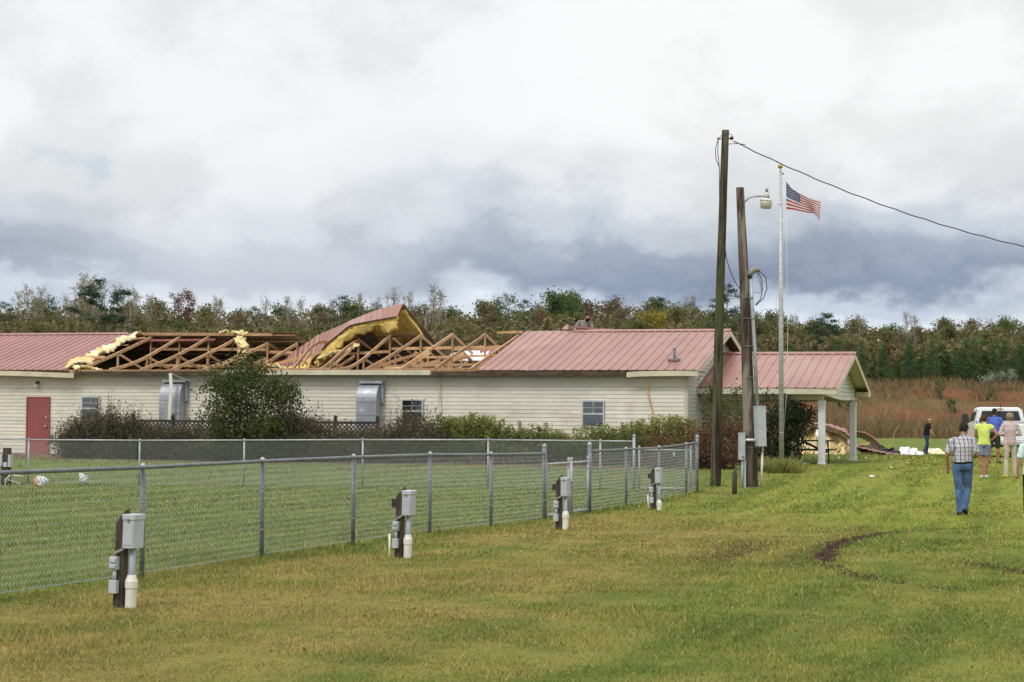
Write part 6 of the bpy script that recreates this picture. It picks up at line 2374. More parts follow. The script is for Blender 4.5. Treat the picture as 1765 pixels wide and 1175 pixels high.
def debris_pile():
    YD = 84.0
    c = on_ground(1470, 785)
    c = Vector((at(1470, 785, YD).x, YD, 0))
    c.z = gz(c.x, c.y)
    t = thing('roof_debris', 'heap of torn red roofing with yellow insulation behind the porch', 'debris', c)
    D = lambda px, py, dy=0.0: at(px, py, YD + dy) - c
    # buckled roof piece standing like a tent, its lower face lined with insulation
    ribbed_sheet('roof_sheet', [roof_dark], [[D(1372, 741, 0.4), D(1382, 737, 2.4)], [D(1400, 731, 0.2), D(1406, 729, 2.4)], [D(1425, 733, 0.1), D(1430, 731, 2.4)],
                                            [D(1455, 744, 0.0), D(1462, 741, 2.4)], [D(1468, 757, 0.0), D(1475, 752, 2.4)]], t)
    rs = np.random.RandomState(3)
    top = [(1378, 752), (1392, 744), (1401, 736), (1412, 738), (1428, 743), (1448, 750), (1464, 758), (1468, 766)]
    bot = [(1378, 787), (1390, 789), (1402, 788), (1415, 787), (1432, 787), (1450, 784), (1466, 782), (1470, 782)]
    P = []
    for i in range(36):
        x = i / 35 * 7
        k = min(6, int(x))
        f_ = x - k
        a = (np.array(top[k]) * (1 - f_) + np.array(top[k + 1]) * f_)
        b = (np.array(bot[k]) * (1 - f_) + np.array(bot[k + 1]) * f_)
        row = []
        for j in range(9):
            q = j / 8
            pp = a * (1 - q) + b * q
            row.append(D(pp[0] + rs.normal() * 0.7, pp[1] + rs.normal() * 0.5, 0.9 - 1.0 * q + 0.10 * rs.normal() + 0.18 * math.sin(i * 0.9)))
        P.append(row)
    MB().grid(P, smooth=True, thick=(0, 0.12, 0)).build('insulation', insul_m, t, fix=True)
    sheet('white_batt', tarp_m, [D(1406, 739, 0.2), D(1414, 739, 0.2), D(1416, 756, -0.2), D(1408, 755, -0.2)], t, 0.02, 0.03, 4)
    sheet('foil_facing', roof_under, [D(1462, 755, -0.1), D(1476, 757, -0.1), D(1482, 775, -0.3), D(1462, 772, -0.3)], t, 0.02, 0.05, 5)
    # flat red sheets on the grass
    ribbed_sheet('roof_sheet', [roof_m], [[D(1374, 790, -0.6), D(1378, 783, 1.0)], [D(1420, 789, -0.6), D(1425, 782, 1.0)], [D(1480, 785, -0.6), D(1480, 779, 1.2)]], t, rib=0.02)
    ribbed_sheet('roof_sheet', [roof_m], [[D(1466, 768, -0.4), D(1462, 764, 0.6)], [D(1500, 776, -0.5), D(1500, 772, 0.5)], [D(1530, 782, -0.6), D(1530, 779, 0.4)], [D(1566, 785, -0.6), D(1566, 783, 0.2)]], t, rib=0.02)
    # second buckled length behind, seen from below
    ribbed_sheet('roof_sheet', [roof_under], [[D(1452, 741, 1.6), D(1448, 747, 3.0)], [D(1490, 746, 1.2), D(1480, 753, 2.6)], [D(1505, 754, 0.9), D(1494, 760, 2.2)], [D(1520, 770, 0.6), D(1506, 776, 1.6)], [D(1523, 780, 0.4), D(1512, 783, 1.4)]], t, rib=0.035)
    MB().tube([D(1452, 740.5, 1.6), D(1490, 745.5, 1.2), D(1505, 753.5, 0.9), D(1520, 769.5, 0.6)], 0.03, 6).build('red_edge', roof_dark, t)
    sheet('black_felt', black_m, [D(1516, 768, 0.4), D(1530, 771, 0.4), D(1556, 781, 0.1), D(1512, 780, 0.1)], t, 0.02, 0.06, 6)
    sheet('dark_board', rot_m, [D(1482, 765, 0.4), D(1503, 768, 0.4), D(1505, 780, 0.0), D(1482, 778, 0.0)], t, 0.02, 0.05, 7)
    for a, b in (((1478, 766), (1500, 763)), ((1425, 775), (1448, 772)), ((1484, 781), (1520, 780)), ((1500, 783), (1545, 784))):
        MB().bar(D(*a, -0.1), D(*b, -0.2), 0.05, 0.09).build('timber', wood_new, t)


debris_pile()


def ground_sheet(label, px0, px1, py0, py1, mats, seed, hgt=0.25):
    a = on_ground((px0 + px1) / 2, py1)
    sc_ = a.y / FPX
    n, m = 30, 12
    P = []
    for i in range(n + 1):
        row = []
        for j in range(m + 1):
            f_, q = i / n, j / m
            e = (math.sin(PI * f_) * math.sin(PI * q)) ** 0.5
            x = a.x + ((px0 + (px1 - px0) * f_) - (px0 + px1) / 2) * sc_ + 0.25 * (float(vnoise(q * 4 + seed, f_ * 2)) - 0.5) + 0.5 * q
            y = a.y + 3.0 * q + 0.6 * (float(vnoise(f_ * 7, seed + 3.0)) - 0.5)
            z = gz(x, y) + 0.02 + hgt * e * (0.35 * float(vnoise(f_ * 5 + seed, q * 2.5)) + 0.65 * float(vnoise(f_ * 12, q * 5 + seed)))
            row.append(Vector((x, y, z)) - a)
        P.append(row)
    o = MB().grid(P, smooth=False, thick=(0, 0, -0.015)).build('ground_sheet', mats, None, a, fix=True)
    return tag(o, label, 'sheet')


ground_sheet('crumpled white house wrap lying on the grass beside the debris heap', 1540, 1592, 773, 784, tarp_m, 4, 0.5)
ground_sheet('crumpled cream and yellow insulation sheet behind the man in black', 1590, 1632, 773, 783, pmat('cream_batt', (0.78, 0.66, 0.38), (0.80, 0.76, 0.64), 2, 0.8), 5, 0.4)
rnd = random.Random(9)
for k in range(11):
    px, py = (rnd.uniform(1385, 1640), rnd.uniform(787, 812)) if k < 9 else (rnd.uniform(1500, 1640), rnd.uniform(812, 835))
    g = on_ground(px, py)
    s = rnd.uniform(0.03, 0.09)
    o = MB().add([(-s, -s * 0.6, 0.01), (s * 0.8, -s * 0.7, 0.02), (s, s * 0.6, 0.015), (-s * 0.7, s * 0.8, 0.03), (0, 0, 0.025 + s * 0.25)], [(0, 1, 4), (1, 2, 4), (2, 3, 4), (3, 0, 4), (3, 2, 1, 0)]).build('litter', tarp_m if k % 3 else insul_m, None, g, (0, 0, rnd.uniform(0, 6)))
    tag(o, 'small pale scrap of debris lying on the grass by the porch', 'litter', 'scraps on the grass')

# ================================================================== PICKUP TRUCK
def truck():
    paint = pmat('white_truck_paint', (0.78, 0.79, 0.80), (0.74, 0.75, 0.76), 2, 0.22, spec=0.6)
    redl = pmat('tail_lamp_red', (0.45, 0.02, 0.02), (0.35, 0.02, 0.02), 3, 0.2)
    amber = pmat('marker_amber', (0.5, 0.2, 0.04), None, 3, 0.2)
    Y = 77.5
    lf = at(1691, 726, Y)
    th = R(6.5)
    fw = Vector((math.sin(th), math.cos(th)))
    rt = Vector((math.cos(th), -math.sin(th)))
    c = Vector((lf.x, lf.y)) + rt * 1.0
    t = thing('pickup_truck', 'white crew cab pickup truck seen from behind at the right edge', 'truck', (c.x, c.y, gz(c.x, c.y)), -th)
    # local: x right, y forward from the tailgate, z up
    def loft(secs, name, mat, bev=0.03, parent=t):
        """secs: list of (y, [(x,z)...]) half sections, mirrored"""
        mb = MB()
        rows = []
        for y, pr in secs:
            full = [(x, z) for x, z in pr] + [(-x, z) for x, z in reversed(pr)]
            rows.append([(x, y, z) for x, z in full])
        n = len(rows[0])
        vs_ = [p for r_ in rows for p in r_]
        fs = []
        for i in range(len(rows) - 1):
            for k in range(n):
                k2 = (k + 1) % n
                fs.append((i * n + k, i * n + k2, (i + 1) * n + k2, (i + 1) * n + k))
        fs += [tuple(range(n)), tuple(reversed([(len(rows) - 1) * n + k for k in range(n)]))]
        mb.add(vs_, fs, 0, False)
        return mb.build(name, mat, parent, bevel=bev, fix=True)
    side = lambda w_, z0, z1: [(w_ * 0.96, z0), (w_, z0 + 0.15), (w_, z1 - 0.12), (w_ * 0.97, z1)]
    loft([(0.03, side(0.99, 0.62, 1.32)), (2.05, side(1.0, 0.60, 1.33))], 'bed', paint)
    loft([(2.08, side(1.0, 0.55, 1.36)), (4.55, side(1.0, 0.55, 1.34)), (5.75, side(0.97, 0.58, 1.22)), (6.0, side(0.9, 0.62, 1.12))], 'cab_body', paint)
    loft([(2.12, [(0.97, 1.36), (0.86, 1.88), (0.74, 1.95)]), (2.45, [(0.97, 1.36), (0.85, 1.92), (0.74, 1.985)]), (3.7, [(0.96, 1.36), (0.84, 1.91), (0.74, 1.97)]), (4.45, [(0.92, 1.34), (0.90, 1.36), (0.88, 1.38)])], 'cab_roof', paint, 0.04)
    # rear window, proud of the cab's back by a little
    rw = MB().add([(-0.80, 2.085, 1.44), (0.80, 2.085, 1.44), (0.71, 2.115, 1.83), (-0.71, 2.115, 1.83), (-0.80, 2.10, 1.44), (0.80, 2.10, 1.44), (0.71, 2.13, 1.83), (-0.71, 2.13, 1.83)],
                  [(0, 1, 2, 3), (7, 6, 5, 4), (0, 4, 5, 1), (1, 5, 6, 2), (2, 6, 7, 3), (3, 7, 4, 0)]).build('rear_window', pmat('dark_glass', (0.012, 0.014, 0.016), None, 2, 0.08, spec=0.5), t)
    MB().box((-0.02, 2.075, 1.44), (0.02, 2.09, 1.83)).build('slider_frame', black_m, rw)
    dg = MATS['dark_glass']
    for sx in (-1, 1):
        for y0, y1 in ((2.5, 3.25), (3.32, 4.0)):
            MB().add([(sx * 0.955, y0, 1.42), (sx * 0.955, y1, 1.42), (sx * 0.875, y1 - 0.06, 1.80), (sx * 0.875, y0 + 0.05, 1.80)], [(0, 1, 2, 3)]).build('side_window', dg, t)
        mr = MB().box((sx * 1.16 - 0.12, 4.10, 1.36), (sx * 1.16 + 0.12, 4.22, 1.72)).build('mirror', black_m, t, bevel=0.03)
        MB().tube([(sx * 0.97, 4.12, 1.42), (sx * 1.12, 4.14, 1.44)], 0.03, 6).tube([(sx * 0.97, 4.12, 1.52), (sx * 1.12, 4.14, 1.54)], 0.03, 6).build('mirror_arm', black_m, mr)
        tl = MB().box((sx * 0.93 - 0.075, 0.0, 0.92), (sx * 0.93 + 0.075, 0.06, 1.27)).build('tail_light', redl, t, bevel=0.015)
        MB().box((sx * 0.93 - 0.06, -0.006, 1.02), (sx * 0.93 + 0.06, 0.002, 1.10)).build('reverse_lamp', white_paint, tl)
        for y in (1.05, 4.95):
            wl = empty('wheel', (sx * 0.88, y, 0.39), 0, t)
            wl.rotation_euler = (0, PI / 2, 0)
            MB().tube([(0, 0, -0.13), (0, 0, -0.10), (0, 0, 0.10), (0, 0, 0.13)], [0.34, 0.39, 0.39, 0.34], 24).build('tyre', black_m, wl)
            MB().tube([(0, 0, -0.135), (0, 0, 0.135)], 0.23, 18).build('rim', chrome_m, wl)
        MB().grid([[(sx * 1.005, 1.05 + 0.50 * math.cos(a), 0.42 + 0.50 * math.sin(a)), (sx * 1.02, 1.05 + 0.46 * math.cos(a), 0.42 + 0.46 * math.sin(a))] for a in [PI * k / 12 for k in range(13)]], smooth=False).build('wheel_arch', black_m, t)
    tg = MB().box((-0.85, -0.005, 0.68), (0.85, 0.03, 1.30)).build('tailgate', paint, t, bevel=0.02)
    MB().box((-0.16, -0.025, 1.04), (0.16, -0.004, 1.16)).build('tailgate_handle', black_m, tg)
    MB().box((-0.80, -0.012, 0.76), (0.80, -0.004, 0.80)).build('tailgate_crease', paint, tg)
    bp = MB().box((-0.98, -0.16, 0.50), (0.98, 0.0, 0.67)).build('rear_bumper', chrome_m, t, bevel=0.03)
    MB().box((-0.16, -0.168, 0.53), (0.16, -0.161, 0.65)).build('licence_plate', white_paint, bp)
    MB().box((-0.12, 2.10, 1.895), (0.12, 2.14, 1.935)).build('third_brake_light', amber, t)
    for k in range(5):
        MB().box((-0.35 + k * 0.15, 3.55, 1.975), (-0.28 + k * 0.15, 3.62, 2.0)).build('roof_marker', amber, t)
    MB().tube([(-0.02, 1.9, 1.33), (-0.02, 1.9, 2.25)], 0.012, 6).build('antenna', black_m, t)
    MB().box((-0.97, 1.55, 1.33), (0.97, 2.02, 1.44)).build('tool_box', alu_m, t, bevel=0.01)
    MB().box((-0.75, 0.3, 0.42), (0.75, 5.6, 0.56)).build('chassis', black_m, t)
    return t


truck()

# ================================================================== PEOPLE
def plaid_mat(name, base, lines_, sx=22.0, sz=20.0):
    """woven check: coloured lines across and along the cloth"""
    m = bpy.data.materials.new(name)
    m.use_nodes = True
    t = NT(m.node_tree)
    t.n.clear()
    o = t.node('ShaderNodeTexCoord').outputs['Object']
    wv = t.node('ShaderNodeTexNoise', {'Vector': o, 'Scale': 5.0, 'Detail': 2.0})
    off = t.node('ShaderNodeVectorMath', {0: wv.outputs['Color'], 1: (0.06, 0.06, 0.06)}, operation='MULTIPLY').outputs[0]
    ow = t.node('ShaderNodeVectorMath', {0: o, 1: off}, operation='ADD').outputs[0]
    sp = t.node('ShaderNodeSeparateXYZ', {0: ow})
    c = base
    ax = t.math('ADD', sp.outputs[0], t.math('MULTIPLY', sp.outputs[1], 0.6))
    for (axis, freq, ph, wd, colr, st) in lines_:
        v = ax if axis == 'x' else sp.outputs[2]
        fr = t.math('FRACT', t.math('ADD', t.math('MULTIPLY', v, freq), ph + 50.0))
        on = t.math('LESS_THAN', fr, wd)
        c = t.mix(t.math('MULTIPLY', on, st), c, colr)
    bn = t.node('ShaderNodeBump', {'Height': t.noise(o, 14, 3), 'Strength': 0.5, 'Distance': 0.02})
    b = t.node('ShaderNodeBsdfPrincipled', {'Base Color': c, 'Roughness': 0.85, 'Specular IOR Level': 0.2, 'Normal': bn.outputs[0]})
    t.node('ShaderNodeOutputMaterial', {0: b.outputs[0]})
    return m


skin = pmat('skin', (0.46, 0.25, 0.17), (0.40, 0.205, 0.14), 9, 0.55, spec=0.35)
skin_tan = pmat('tanned_skin', (0.38, 0.19, 0.12), (0.33, 0.155, 0.10), 9, 0.55, spec=0.35)
cloth = lambda n, a, b=None, **k: pmat(n, a, b or tuple(x * 0.75 for x in a), k.pop('scale', 7), 0.9, spec=0.15, bump=0.5, bscale=12, **k)
jeans = cloth('blue_denim', (0.095, 0.165, 0.31), (0.06, 0.105, 0.21))
dkjeans = cloth('dark_denim', (0.035, 0.06, 0.12))
blackc = cloth('black_cloth', (0.012, 0.012, 0.014))
navy = cloth('navy_cloth', (0.018, 0.02, 0.035))
khaki = cloth('pale_khaki', (0.56, 0.50, 0.40), (0.48, 0.42, 0.33))
greyshort = cloth('grey_shorts', (0.22, 0.24, 0.32))
darkshort = cloth('dark_olive_shorts', (0.035, 0.038, 0.034))
neon = cloth('yellow_green_shirt', (0.66, 0.78, 0.19), (0.56, 0.68, 0.15))
bluesh = cloth('blue_polo', (0.10, 0.165, 0.56), (0.08, 0.13, 0.46))
greysh = cloth('grey_tee', (0.26, 0.24, 0.23), (0.20, 0.185, 0.175))
shoe_brown = cloth('brown_leather', (0.05, 0.032, 0.022))
shoe_white = cloth('white_shoe', (0.62, 0.60, 0.58))
shoe_yellow = cloth('yellow_shoe', (0.65, 0.50, 0.06))
hair_dark = cloth('dark_brown_hair', (0.035, 0.024, 0.018), scale=30)
hair_brown = cloth('brown_hair', (0.085, 0.045, 0.028), scale=30)
hair_grey = cloth('grey_blond_hair', (0.34, 0.29, 0.21), (0.22, 0.18, 0.13), scale=30)
hair_gold = cloth('sandy_hair', (0.42, 0.27, 0.13), (0.3, 0.18, 0.08), scale=30)
hair_black = cloth('black_hair', (0.012, 0.010, 0.010), scale=30)
belt = cloth('black_belt', (0.015, 0.013, 0.012))
plaid1 = plaid_mat('grey_white_check', (0.55, 0.55, 0.60), [('x', 12.5, 0.0, 0.30, (0.07, 0.07, 0.10), 0.8), ('x', 12.5, 0.5, 0.2, (0.34, 0.28, 0.30), 0.6), ('z', 13.0, 0.1, 0.30, (0.14, 0.14, 0.18), 0.5), ('z', 13.0, 0.6, 0.15, (0.42, 0.32, 0.32), 0.45)])
plaid2 = plaid_mat('pink_blue_check', (0.62, 0.55, 0.55), [('x', 8, 0.0, 0.34, (0.60, 0.27, 0.22), 0.6), ('x', 8, 0.5, 0.2, (0.20, 0.24, 0.42), 0.6), ('z', 8, 0.1, 0.3, (0.58, 0.29, 0.24), 0.5), ('z', 8, 0.55, 0.2, (0.20, 0.26, 0.45), 0.55)])
plaid3 = plaid_mat('pale_teal_check', (0.62, 0.72, 0.74), [('x', 12, 0.0, 0.2, (0.36, 0.55, 0.60), 0.6), ('z', 12, 0.2, 0.2, (0.42, 0.58, 0.62), 0.5)])


def person(label, loc, heading, J, wear, height=1.75, group=None, hair=None, extras=None):
    """J: joints in metres for a 1.75 m figure, x right, y forward, z up. wear: material per region.
    The body is one surface: limbs, trunk, head and hands are fused and smoothed, then dressed by region."""
    D = dict(hipL=(-.095, 0, .93), kneeL=(-.105, .02, .50), ankL=(-.11, -.02, .085), toeL=(-.125, .15, .035),
             hipR=(.095, 0, .93), kneeR=(.105, .02, .50), ankR=(.11, -.02, .085), toeR=(.125, .15, .035),
             pelvis=(0, 0, .96), waist=(0, -.005, 1.10), chest=(0, .0, 1.30), neck=(0, .0, 1.475), head=(0, .03, 1.63),
             shL=(-.185, -.005, 1.425), elL=(-.245, -.03, 1.15), wrL=(-.26, .03, .90), fdL=(0.0, .05, -1),
             shR=(.185, -.005, 1.425), elR=(.245, -.03, 1.15), wrR=(.26, .03, .90), fdR=(0.0, .05, -1), look=0.0, nod=0.0)
    D.update(J)
    g = lambda k: Vector(D[k])
    wide = wear.get('wide', 1.0)
    segs = []                        # tag, p0, p1, r0, r1
    mb = MB()

    def limb(tag_, a, b, r0, r1, n=10):
        a, b = Vector(a), Vector(b)
        mb.tube([a, a.lerp(b, .5), b], [r0, (r0 + r1) / 2 * 1.03, r1], n)
        mb.ball(a, r0 * 0.98, n, 7)
        mb.ball(b, r1 * 0.98, n, 7)
        segs.append((tag_, a, b, r0, r1))
    # trunk
    pel, wai, che, nck = g('pelvis'), g('waist'), g('chest'), g('neck')
    ww = wide
    low = pel + (pel - wai).normalized() * 0.09
    shm = (g('shL') + g('shR')) / 2
    mb.tube([low, pel, wai, (wai + che) / 2, che, shm + Vector((0, 0, -.02)), shm + Vector((0, 0, .045))],
            [(.155 * ww, .115 * ww), (.170 * ww, .128 * ww), (.155 * ww, .115 * ww), (.163 * ww, .118 * ww), (.178 * ww, .122 * ww), (.165, .095), (.085, .07)], 16)
    segs.append(('hips', low, pel + (wai - pel) * wear.get('belt', 0.45), .15 * ww, .15 * ww))
    segs.append(('torso', pel + (wai - pel) * (wear.get('belt', 0.45) + 0.22), che, .15 * ww, .16 * ww))
    segs.append(('torso', che, shm, .165, .12))
    limb('torso', g('shL').lerp(shm, .15), g('shR').lerp(shm, .15), .062, .062)
    limb('neck', shm + Vector((0, 0, .02)), nck.lerp(g('head'), .35), .058, .052)
    # legs
    for s in 'LR':
        h_, k_, a_, t_ = g('hip' + s), g('knee' + s), g('ank' + s), g('toe' + s)
        L = wear.get('legs', 'long')
        f = 1.0 if L == 'long' else 0.9
        lo = wear.get('loose', 1.0)
        limb('thigh' + s, h_, k_, .092 * lo, .066 * f * lo if L == 'long' else .062)
        limb('calf' + s, k_, a_, .066 * f * lo if L == 'long' else .060, .058 * lo if L == 'long' else .036)
        if L != 'long':
            c = k_.lerp(a_, .3)
            mb.ball(c + Vector((0, -.015, 0)), (.056, .060, .10), 10, 7)
            e = h_.lerp(k_, 0.72 if L == 'short' else 0.96)
            mb.tube([h_, h_.lerp(e, .5), e], [.098, .094, .093 if L == 'short' else .098], 12)
        heel = a_ + Vector((0, -.035, -.045))
        limb('foot' + s, heel, t_, .042, .035)
        mb.ball(a_.lerp(t_, .5) + Vector((0, 0, -.01)), (.045, .08, .045), 10, 7)
        # arms
        sh, el, wr = g('sh' + s), g('el' + s), g('wr' + s)
        slv = wear.get('sleeve', 0.75)
        limb('uparm' + s, sh, el, .054, .043)
        limb('forearm' + s, el, wr, .043, .028)
        if slv <= 1.0:
            e = sh.lerp(el, slv)
            mb.tube([sh, e], [.062, .063], 12)
        else:
            mb.tube([sh, el, wr.lerp(el, .08)], [.060, .052, .043], 12)
        # hand: palm and five bent fingers
        fd = g('fd' + s).normalized()
        side = fd.cross(Vector((0, 1, 0.2)))
        side = side.normalized() if side.length > .1 else Vector((1, 0, 0))
        nrm = side.cross(fd).normalized()
        pe = wr + fd * .085
        mb.tube([wr, wr + fd * .04, pe], [(.026, .020), (.040, .019), (.038, .016)], 10)
        segs.append(('hand', wr, pe, .03, .03))
        sg = 1 if s == 'L' else -1
        for k in range(4):
            b0 = pe + side * (k - 1.5) * .019
            ln = (.066, .076, .071, .056)[k]
            b1 = b0 + (fd * .85 + nrm * .25) * ln * .5
            b2 = b1 + (fd * .6 + nrm * .6) * ln * .5
            mb.tube([b0 - fd * .01, b1, b2], [.0095, .009, .0075], 7)
        b0 = wr + fd * .025 + nrm * .015 + side * sg * .028
        mb.tube([b0, b0 + (fd * .5 + nrm * .5 + side * sg * .5) * .04, b0 + (fd * .9 + nrm * .5 + side * sg * .3) * .075], [.012, .011, .009], 7)
        segs.append(('hand', pe, pe + fd * .07, .03, .02))
    # head with jaw, nose, brow, ears
    hd = g('head')
    HM = Matrix.Translation(hd) @ Matrix.Rotation(-R(D['look']), 4, 'Z') @ Matrix.Rotation(-R(D['nod']), 4, 'X')

    def hb(c, r, n=12, m_=9):
        b = len(mb.v)
        mb.ball(c, r, n, m_)
        for q in range(b, len(mb.v)):
            mb.v[q] = tuple(HM @ Vector(mb.v[q]))
    hb((0, -.005, .02), (.074, .094, .098), 16, 12)
    hb((0, .028, -.045), (.056, .062, .065), 14, 10)
    hb((0, .094, -.012), (.013, .018, .022), 8, 6)
    hb((0, .082, .022), (.045, .016, .012), 10, 6)
    hb((0, .082, -.062), (.024, .013, .011), 8, 6)
    for sx in (-1, 1):
        hb((sx * .076, -.008, -.005), (.011, .022, .030), 8, 6)
    segs.append(('head', HM @ Vector((0, 0, .0)), HM @ Vector((0, 0, .06)), .09, .09))
    segs.append(('head', HM @ Vector((0, .03, -.05)), HM @ Vector((0, .03, .0)), .06, .07))
    # fuse
    me0 = mb.mesh('body_parts', skin)
    tmp = bpy.data.objects.new('tmp', me0)
    COL.objects.link(tmp)
    rm = tmp.modifiers.new('fuse', 'REMESH')
    rm.mode = 'VOXEL'
    rm.voxel_size = 0.0135
    sm_ = tmp.modifiers.new('smooth', 'SMOOTH')
    sm_.factor = 0.5
    sm_.iterations = 2
    dg_ = bpy.context.evaluated_depsgraph_get()
    me = bpy.data.meshes.new_from_object(tmp.evaluated_get(dg_))
    bpy.data.objects.remove(tmp)
    bpy.data.meshes.remove(me0)
    n = len(me.polygons)
    C = np.empty(n * 3, np.float32)
    me.polygons.foreach_get('center', C)
    C = C.reshape(-1, 3).astype(float)
    best = np.full(n, 1e9)
    arg = np.zeros(n, int)
    par = np.zeros(n)
    for i, (tg, a, b, r0, r1) in enumerate(segs):
        a_, b_ = np.array(a), np.array(b)
        d = b_ - a_
        tt = np.clip(((C - a_) @ d) / (d @ d + 1e-9), 0, 1)
        dist = np.linalg.norm(C - a_ - tt[:, None] * d, axis=1) - (r0 + (r1 - r0) * tt)
        up = dist < best
        best[up] = dist[up]
        arg[up] = i
        par[up] = tt[up]
    regs = ['skin', 'top', 'bottom', 'shoe', 'belt']
    mats_ = [wear.get('skin', skin), wear['top'], wear['bottom'], wear['shoe'], wear.get('beltm', wear['bottom'])]
    mi = np.zeros(n, np.int32)
    tags = np.array([s_[0] for s_ in segs])[arg]
    mi[tags == 'torso'] = 1
    mi[tags == 'hips'] = 2
    if 'beltm' in wear:
        mi[(tags == 'hips') & (par > 0.82)] = 4
    for s in 'LR':
        slv = wear.get('sleeve', .75)
        mi[(tags == 'uparm' + s) & (par < (slv if slv <= 1 else 2))] = 1
        if slv > 1:
            mi[(tags == 'forearm' + s) & (par < 0.93)] = 1
        L = wear.get('legs', 'long')
        lim = {'long': 2, 'short': .74, 'knee': .98}[L]
        mi[(tags == 'thigh' + s) & (par < lim)] = 2
        if L == 'long':
            mi[tags == 'calf' + s] = 2
        mi[tags == 'foot' + s] = 3
    hemz = wear.get('hem')
    if hemz:
        mi[(tags == 'hips') & (C[:, 2] > hemz)] = 1
        for s in 'LR':
            mi[(tags == 'thigh' + s) & (C[:, 2] > hemz)] = 1
    me.materials.clear()
    for m_ in mats_:
        me.materials.append(m_)
    me.polygons.foreach_set('material_index', mi)
    me.polygons.foreach_set('use_smooth', np.ones(n, bool))
    me.update()
    me.name = 'body'
    sc = height / 1.75
    t = thing('person', label, 'person', loc, -R(heading), group)
    t.scale = (sc, sc, sc)
    put('body', me, t)

    def hchild(name, c, r, mat, keep, nu=22, nv=16, rough=.004, seed=2):
        rs = np.random.RandomState(seed)
        b = MB().ball(c, r, nu, nv)
        vs_ = [Vector(p) + Vector(rs.normal(size=3)) * rough for p in b.v]
        fs = [f_ for f_ in b.f if keep(sum((vs_[q] for q in f_), Vector()) / len(f_))]
        b2 = MB().add([tuple(HM @ p) for p in vs_], fs, 0, True)
        return b2.build(name, mat, t)
    hm, style = hair or (None, None)
    if style == 'short':
        hchild('hair', (0, -.014, .030), (.083, .100, .098), hm, lambda p: not (p.y > .045 and p.z < .075) and not (p.z < -.055) and not (p.z < .0 and p.y > -.01))
    elif style == 'curly':
        hchild('hair', (0, -.016, .030), (.098, .112, .108), hm, lambda p: not (p.y > .045 and p.z < .065) and not (p.z < -.07), rough=.009)
    elif style == 'ponytail':
        hchild('hair', (0, -.014, .028), (.086, .104, .101), hm, lambda p: not (p.y > .045 and p.z < .07) and not (p.z < -.06), rough=.005)
        b = MB()
        b.tube([HM @ Vector(q) for q in ((0, -.09, .03), (0.01, -.15, .0), (.01, -.165, -.06), (0, -.15, -.12))], [.03, .042, .036, .012], 10)
        b.build('ponytail', hm, t)
    elif style == 'beard':
        hchild('hair', (0, -.012, .034), (.082, .098, .098), hm, lambda p: not (p.y > .05 and p.z < .08) and not (p.z < .0))
        hchild('beard', (0, .040, -.075), (.062, .062, .080), hm, lambda p: p.z < -.035 or (abs(p.x) > .035 and p.y < .08), rough=.004)
    elif style == 'cap':
        hchild('hair', (0, -.016, .0), (.080, .096, .070), hair_brown, lambda p: p.y < .02 and p.z > -.06)
        hchild('cap', (0, -.006, .032), (.087, .106, .098), hm, lambda p: p.z > .030)
        b = MB()
        P = []
        for i in range(9):
            a = PI * (0.18 + 0.64 * i / 8)
            P.append([HM @ Vector((.085 * math.cos(a), .085 * math.sin(a), .036)), HM @ Vector((.092 * math.cos(a), .17 * math.sin(a) + .01, .020))])
        b.grid(P, thick=(0, 0, -.006)).build('cap_peak', hm, t, fix=True)
    for sx in (-1, 1):
        MB().ball(HM @ Vector((sx * .031, .083, .004)), .0105, 8, 6).build('eye', blackc, t)
    return t


def foot_on(px, py):
    return on_ground(px, py)


# walking man in a checked shirt and blue jeans
person('man in grey checked shirt and blue jeans walking away across the lawn', foot_on(1659, 888), 10,
       dict(pelvis=(.01, 0, .95), waist=(.0, -.01, 1.10), kneeL=(-.065, .02, .50), ankL=(-.045, -.03, .085), toeL=(-.075, .14, .03), kneeR=(.10, .10, .51), ankR=(.035, -.06, .15), toeR=(.075, .07, .04),
            head=(.035, .07, 1.62), look=24, nod=14, shL=(-.20, 0, 1.41), elL=(-.285, -.03, 1.14), wrL=(-.275, .07, .905), fdL=(.12, .15, -1),
            elR=(.275, -.03, 1.15), wrR=(.20, .20, 1.08), fdR=(-.6, .7, .1)),
       dict(top=plaid1, bottom=jeans, shoe=shoe_brown, beltm=belt, skin=skin_tan, sleeve=.9, belt=0.35, wide=1.17, loose=1.14), 1.78, hair=(hair_dark, 'short'))
# woman in yellow-green with her hand on her hip
person('woman in bright yellow green shirt and grey shorts with hand on hip', foot_on(1696, 824), 12,
       dict(look=48, head=(.02, .03, 1.62), ankL=(-.06, -.04, .085), toeL=(-.05, .12, .03), kneeL=(-.075, .0, .50), ankR=(.055, .03, .085), toeR=(.12, .17, .03), kneeR=(.08, .03, .5),
            elR=(.36, -.10, 1.20), wrR=(.20, .07, 1.03), fdR=(-.8, .5, -.1), elL=(-.23, .04, 1.16), wrL=(-.12, .22, 1.08), fdL=(.8, .6, .1)),
       dict(top=neon, bottom=greyshort, shoe=shoe_white, legs='short', sleeve=.30, hem=.93, skin=skin_tan, wide=.98), 1.66, hair=(hair_brown, 'ponytail'))
# man in blue polo and cap
person('man in blue shirt, dark shorts and navy cap facing the truck', foot_on(1714, 799), 28,
       dict(look=-12, ankL=(-.15, -.10, .085), toeL=(-.2, .05, .03), kneeL=(-.13, .0, .50), ankR=(.11, .04, .085), toeR=(.14, .21, .03),
            elR=(.27, .02, 1.16), wrR=(.19, .22, 1.10), fdR=(-.5, .8, .1), elL=(-.26, .03, 1.16), wrL=(-.16, .22, 1.10), fdL=(.5, .8, .1)),
       dict(top=bluesh, bottom=darkshort, shoe=shoe_brown, legs='knee', sleeve=.85, skin=skin_tan, hem=1.0, wide=1.12), 1.84, hair=(navy, 'cap'))
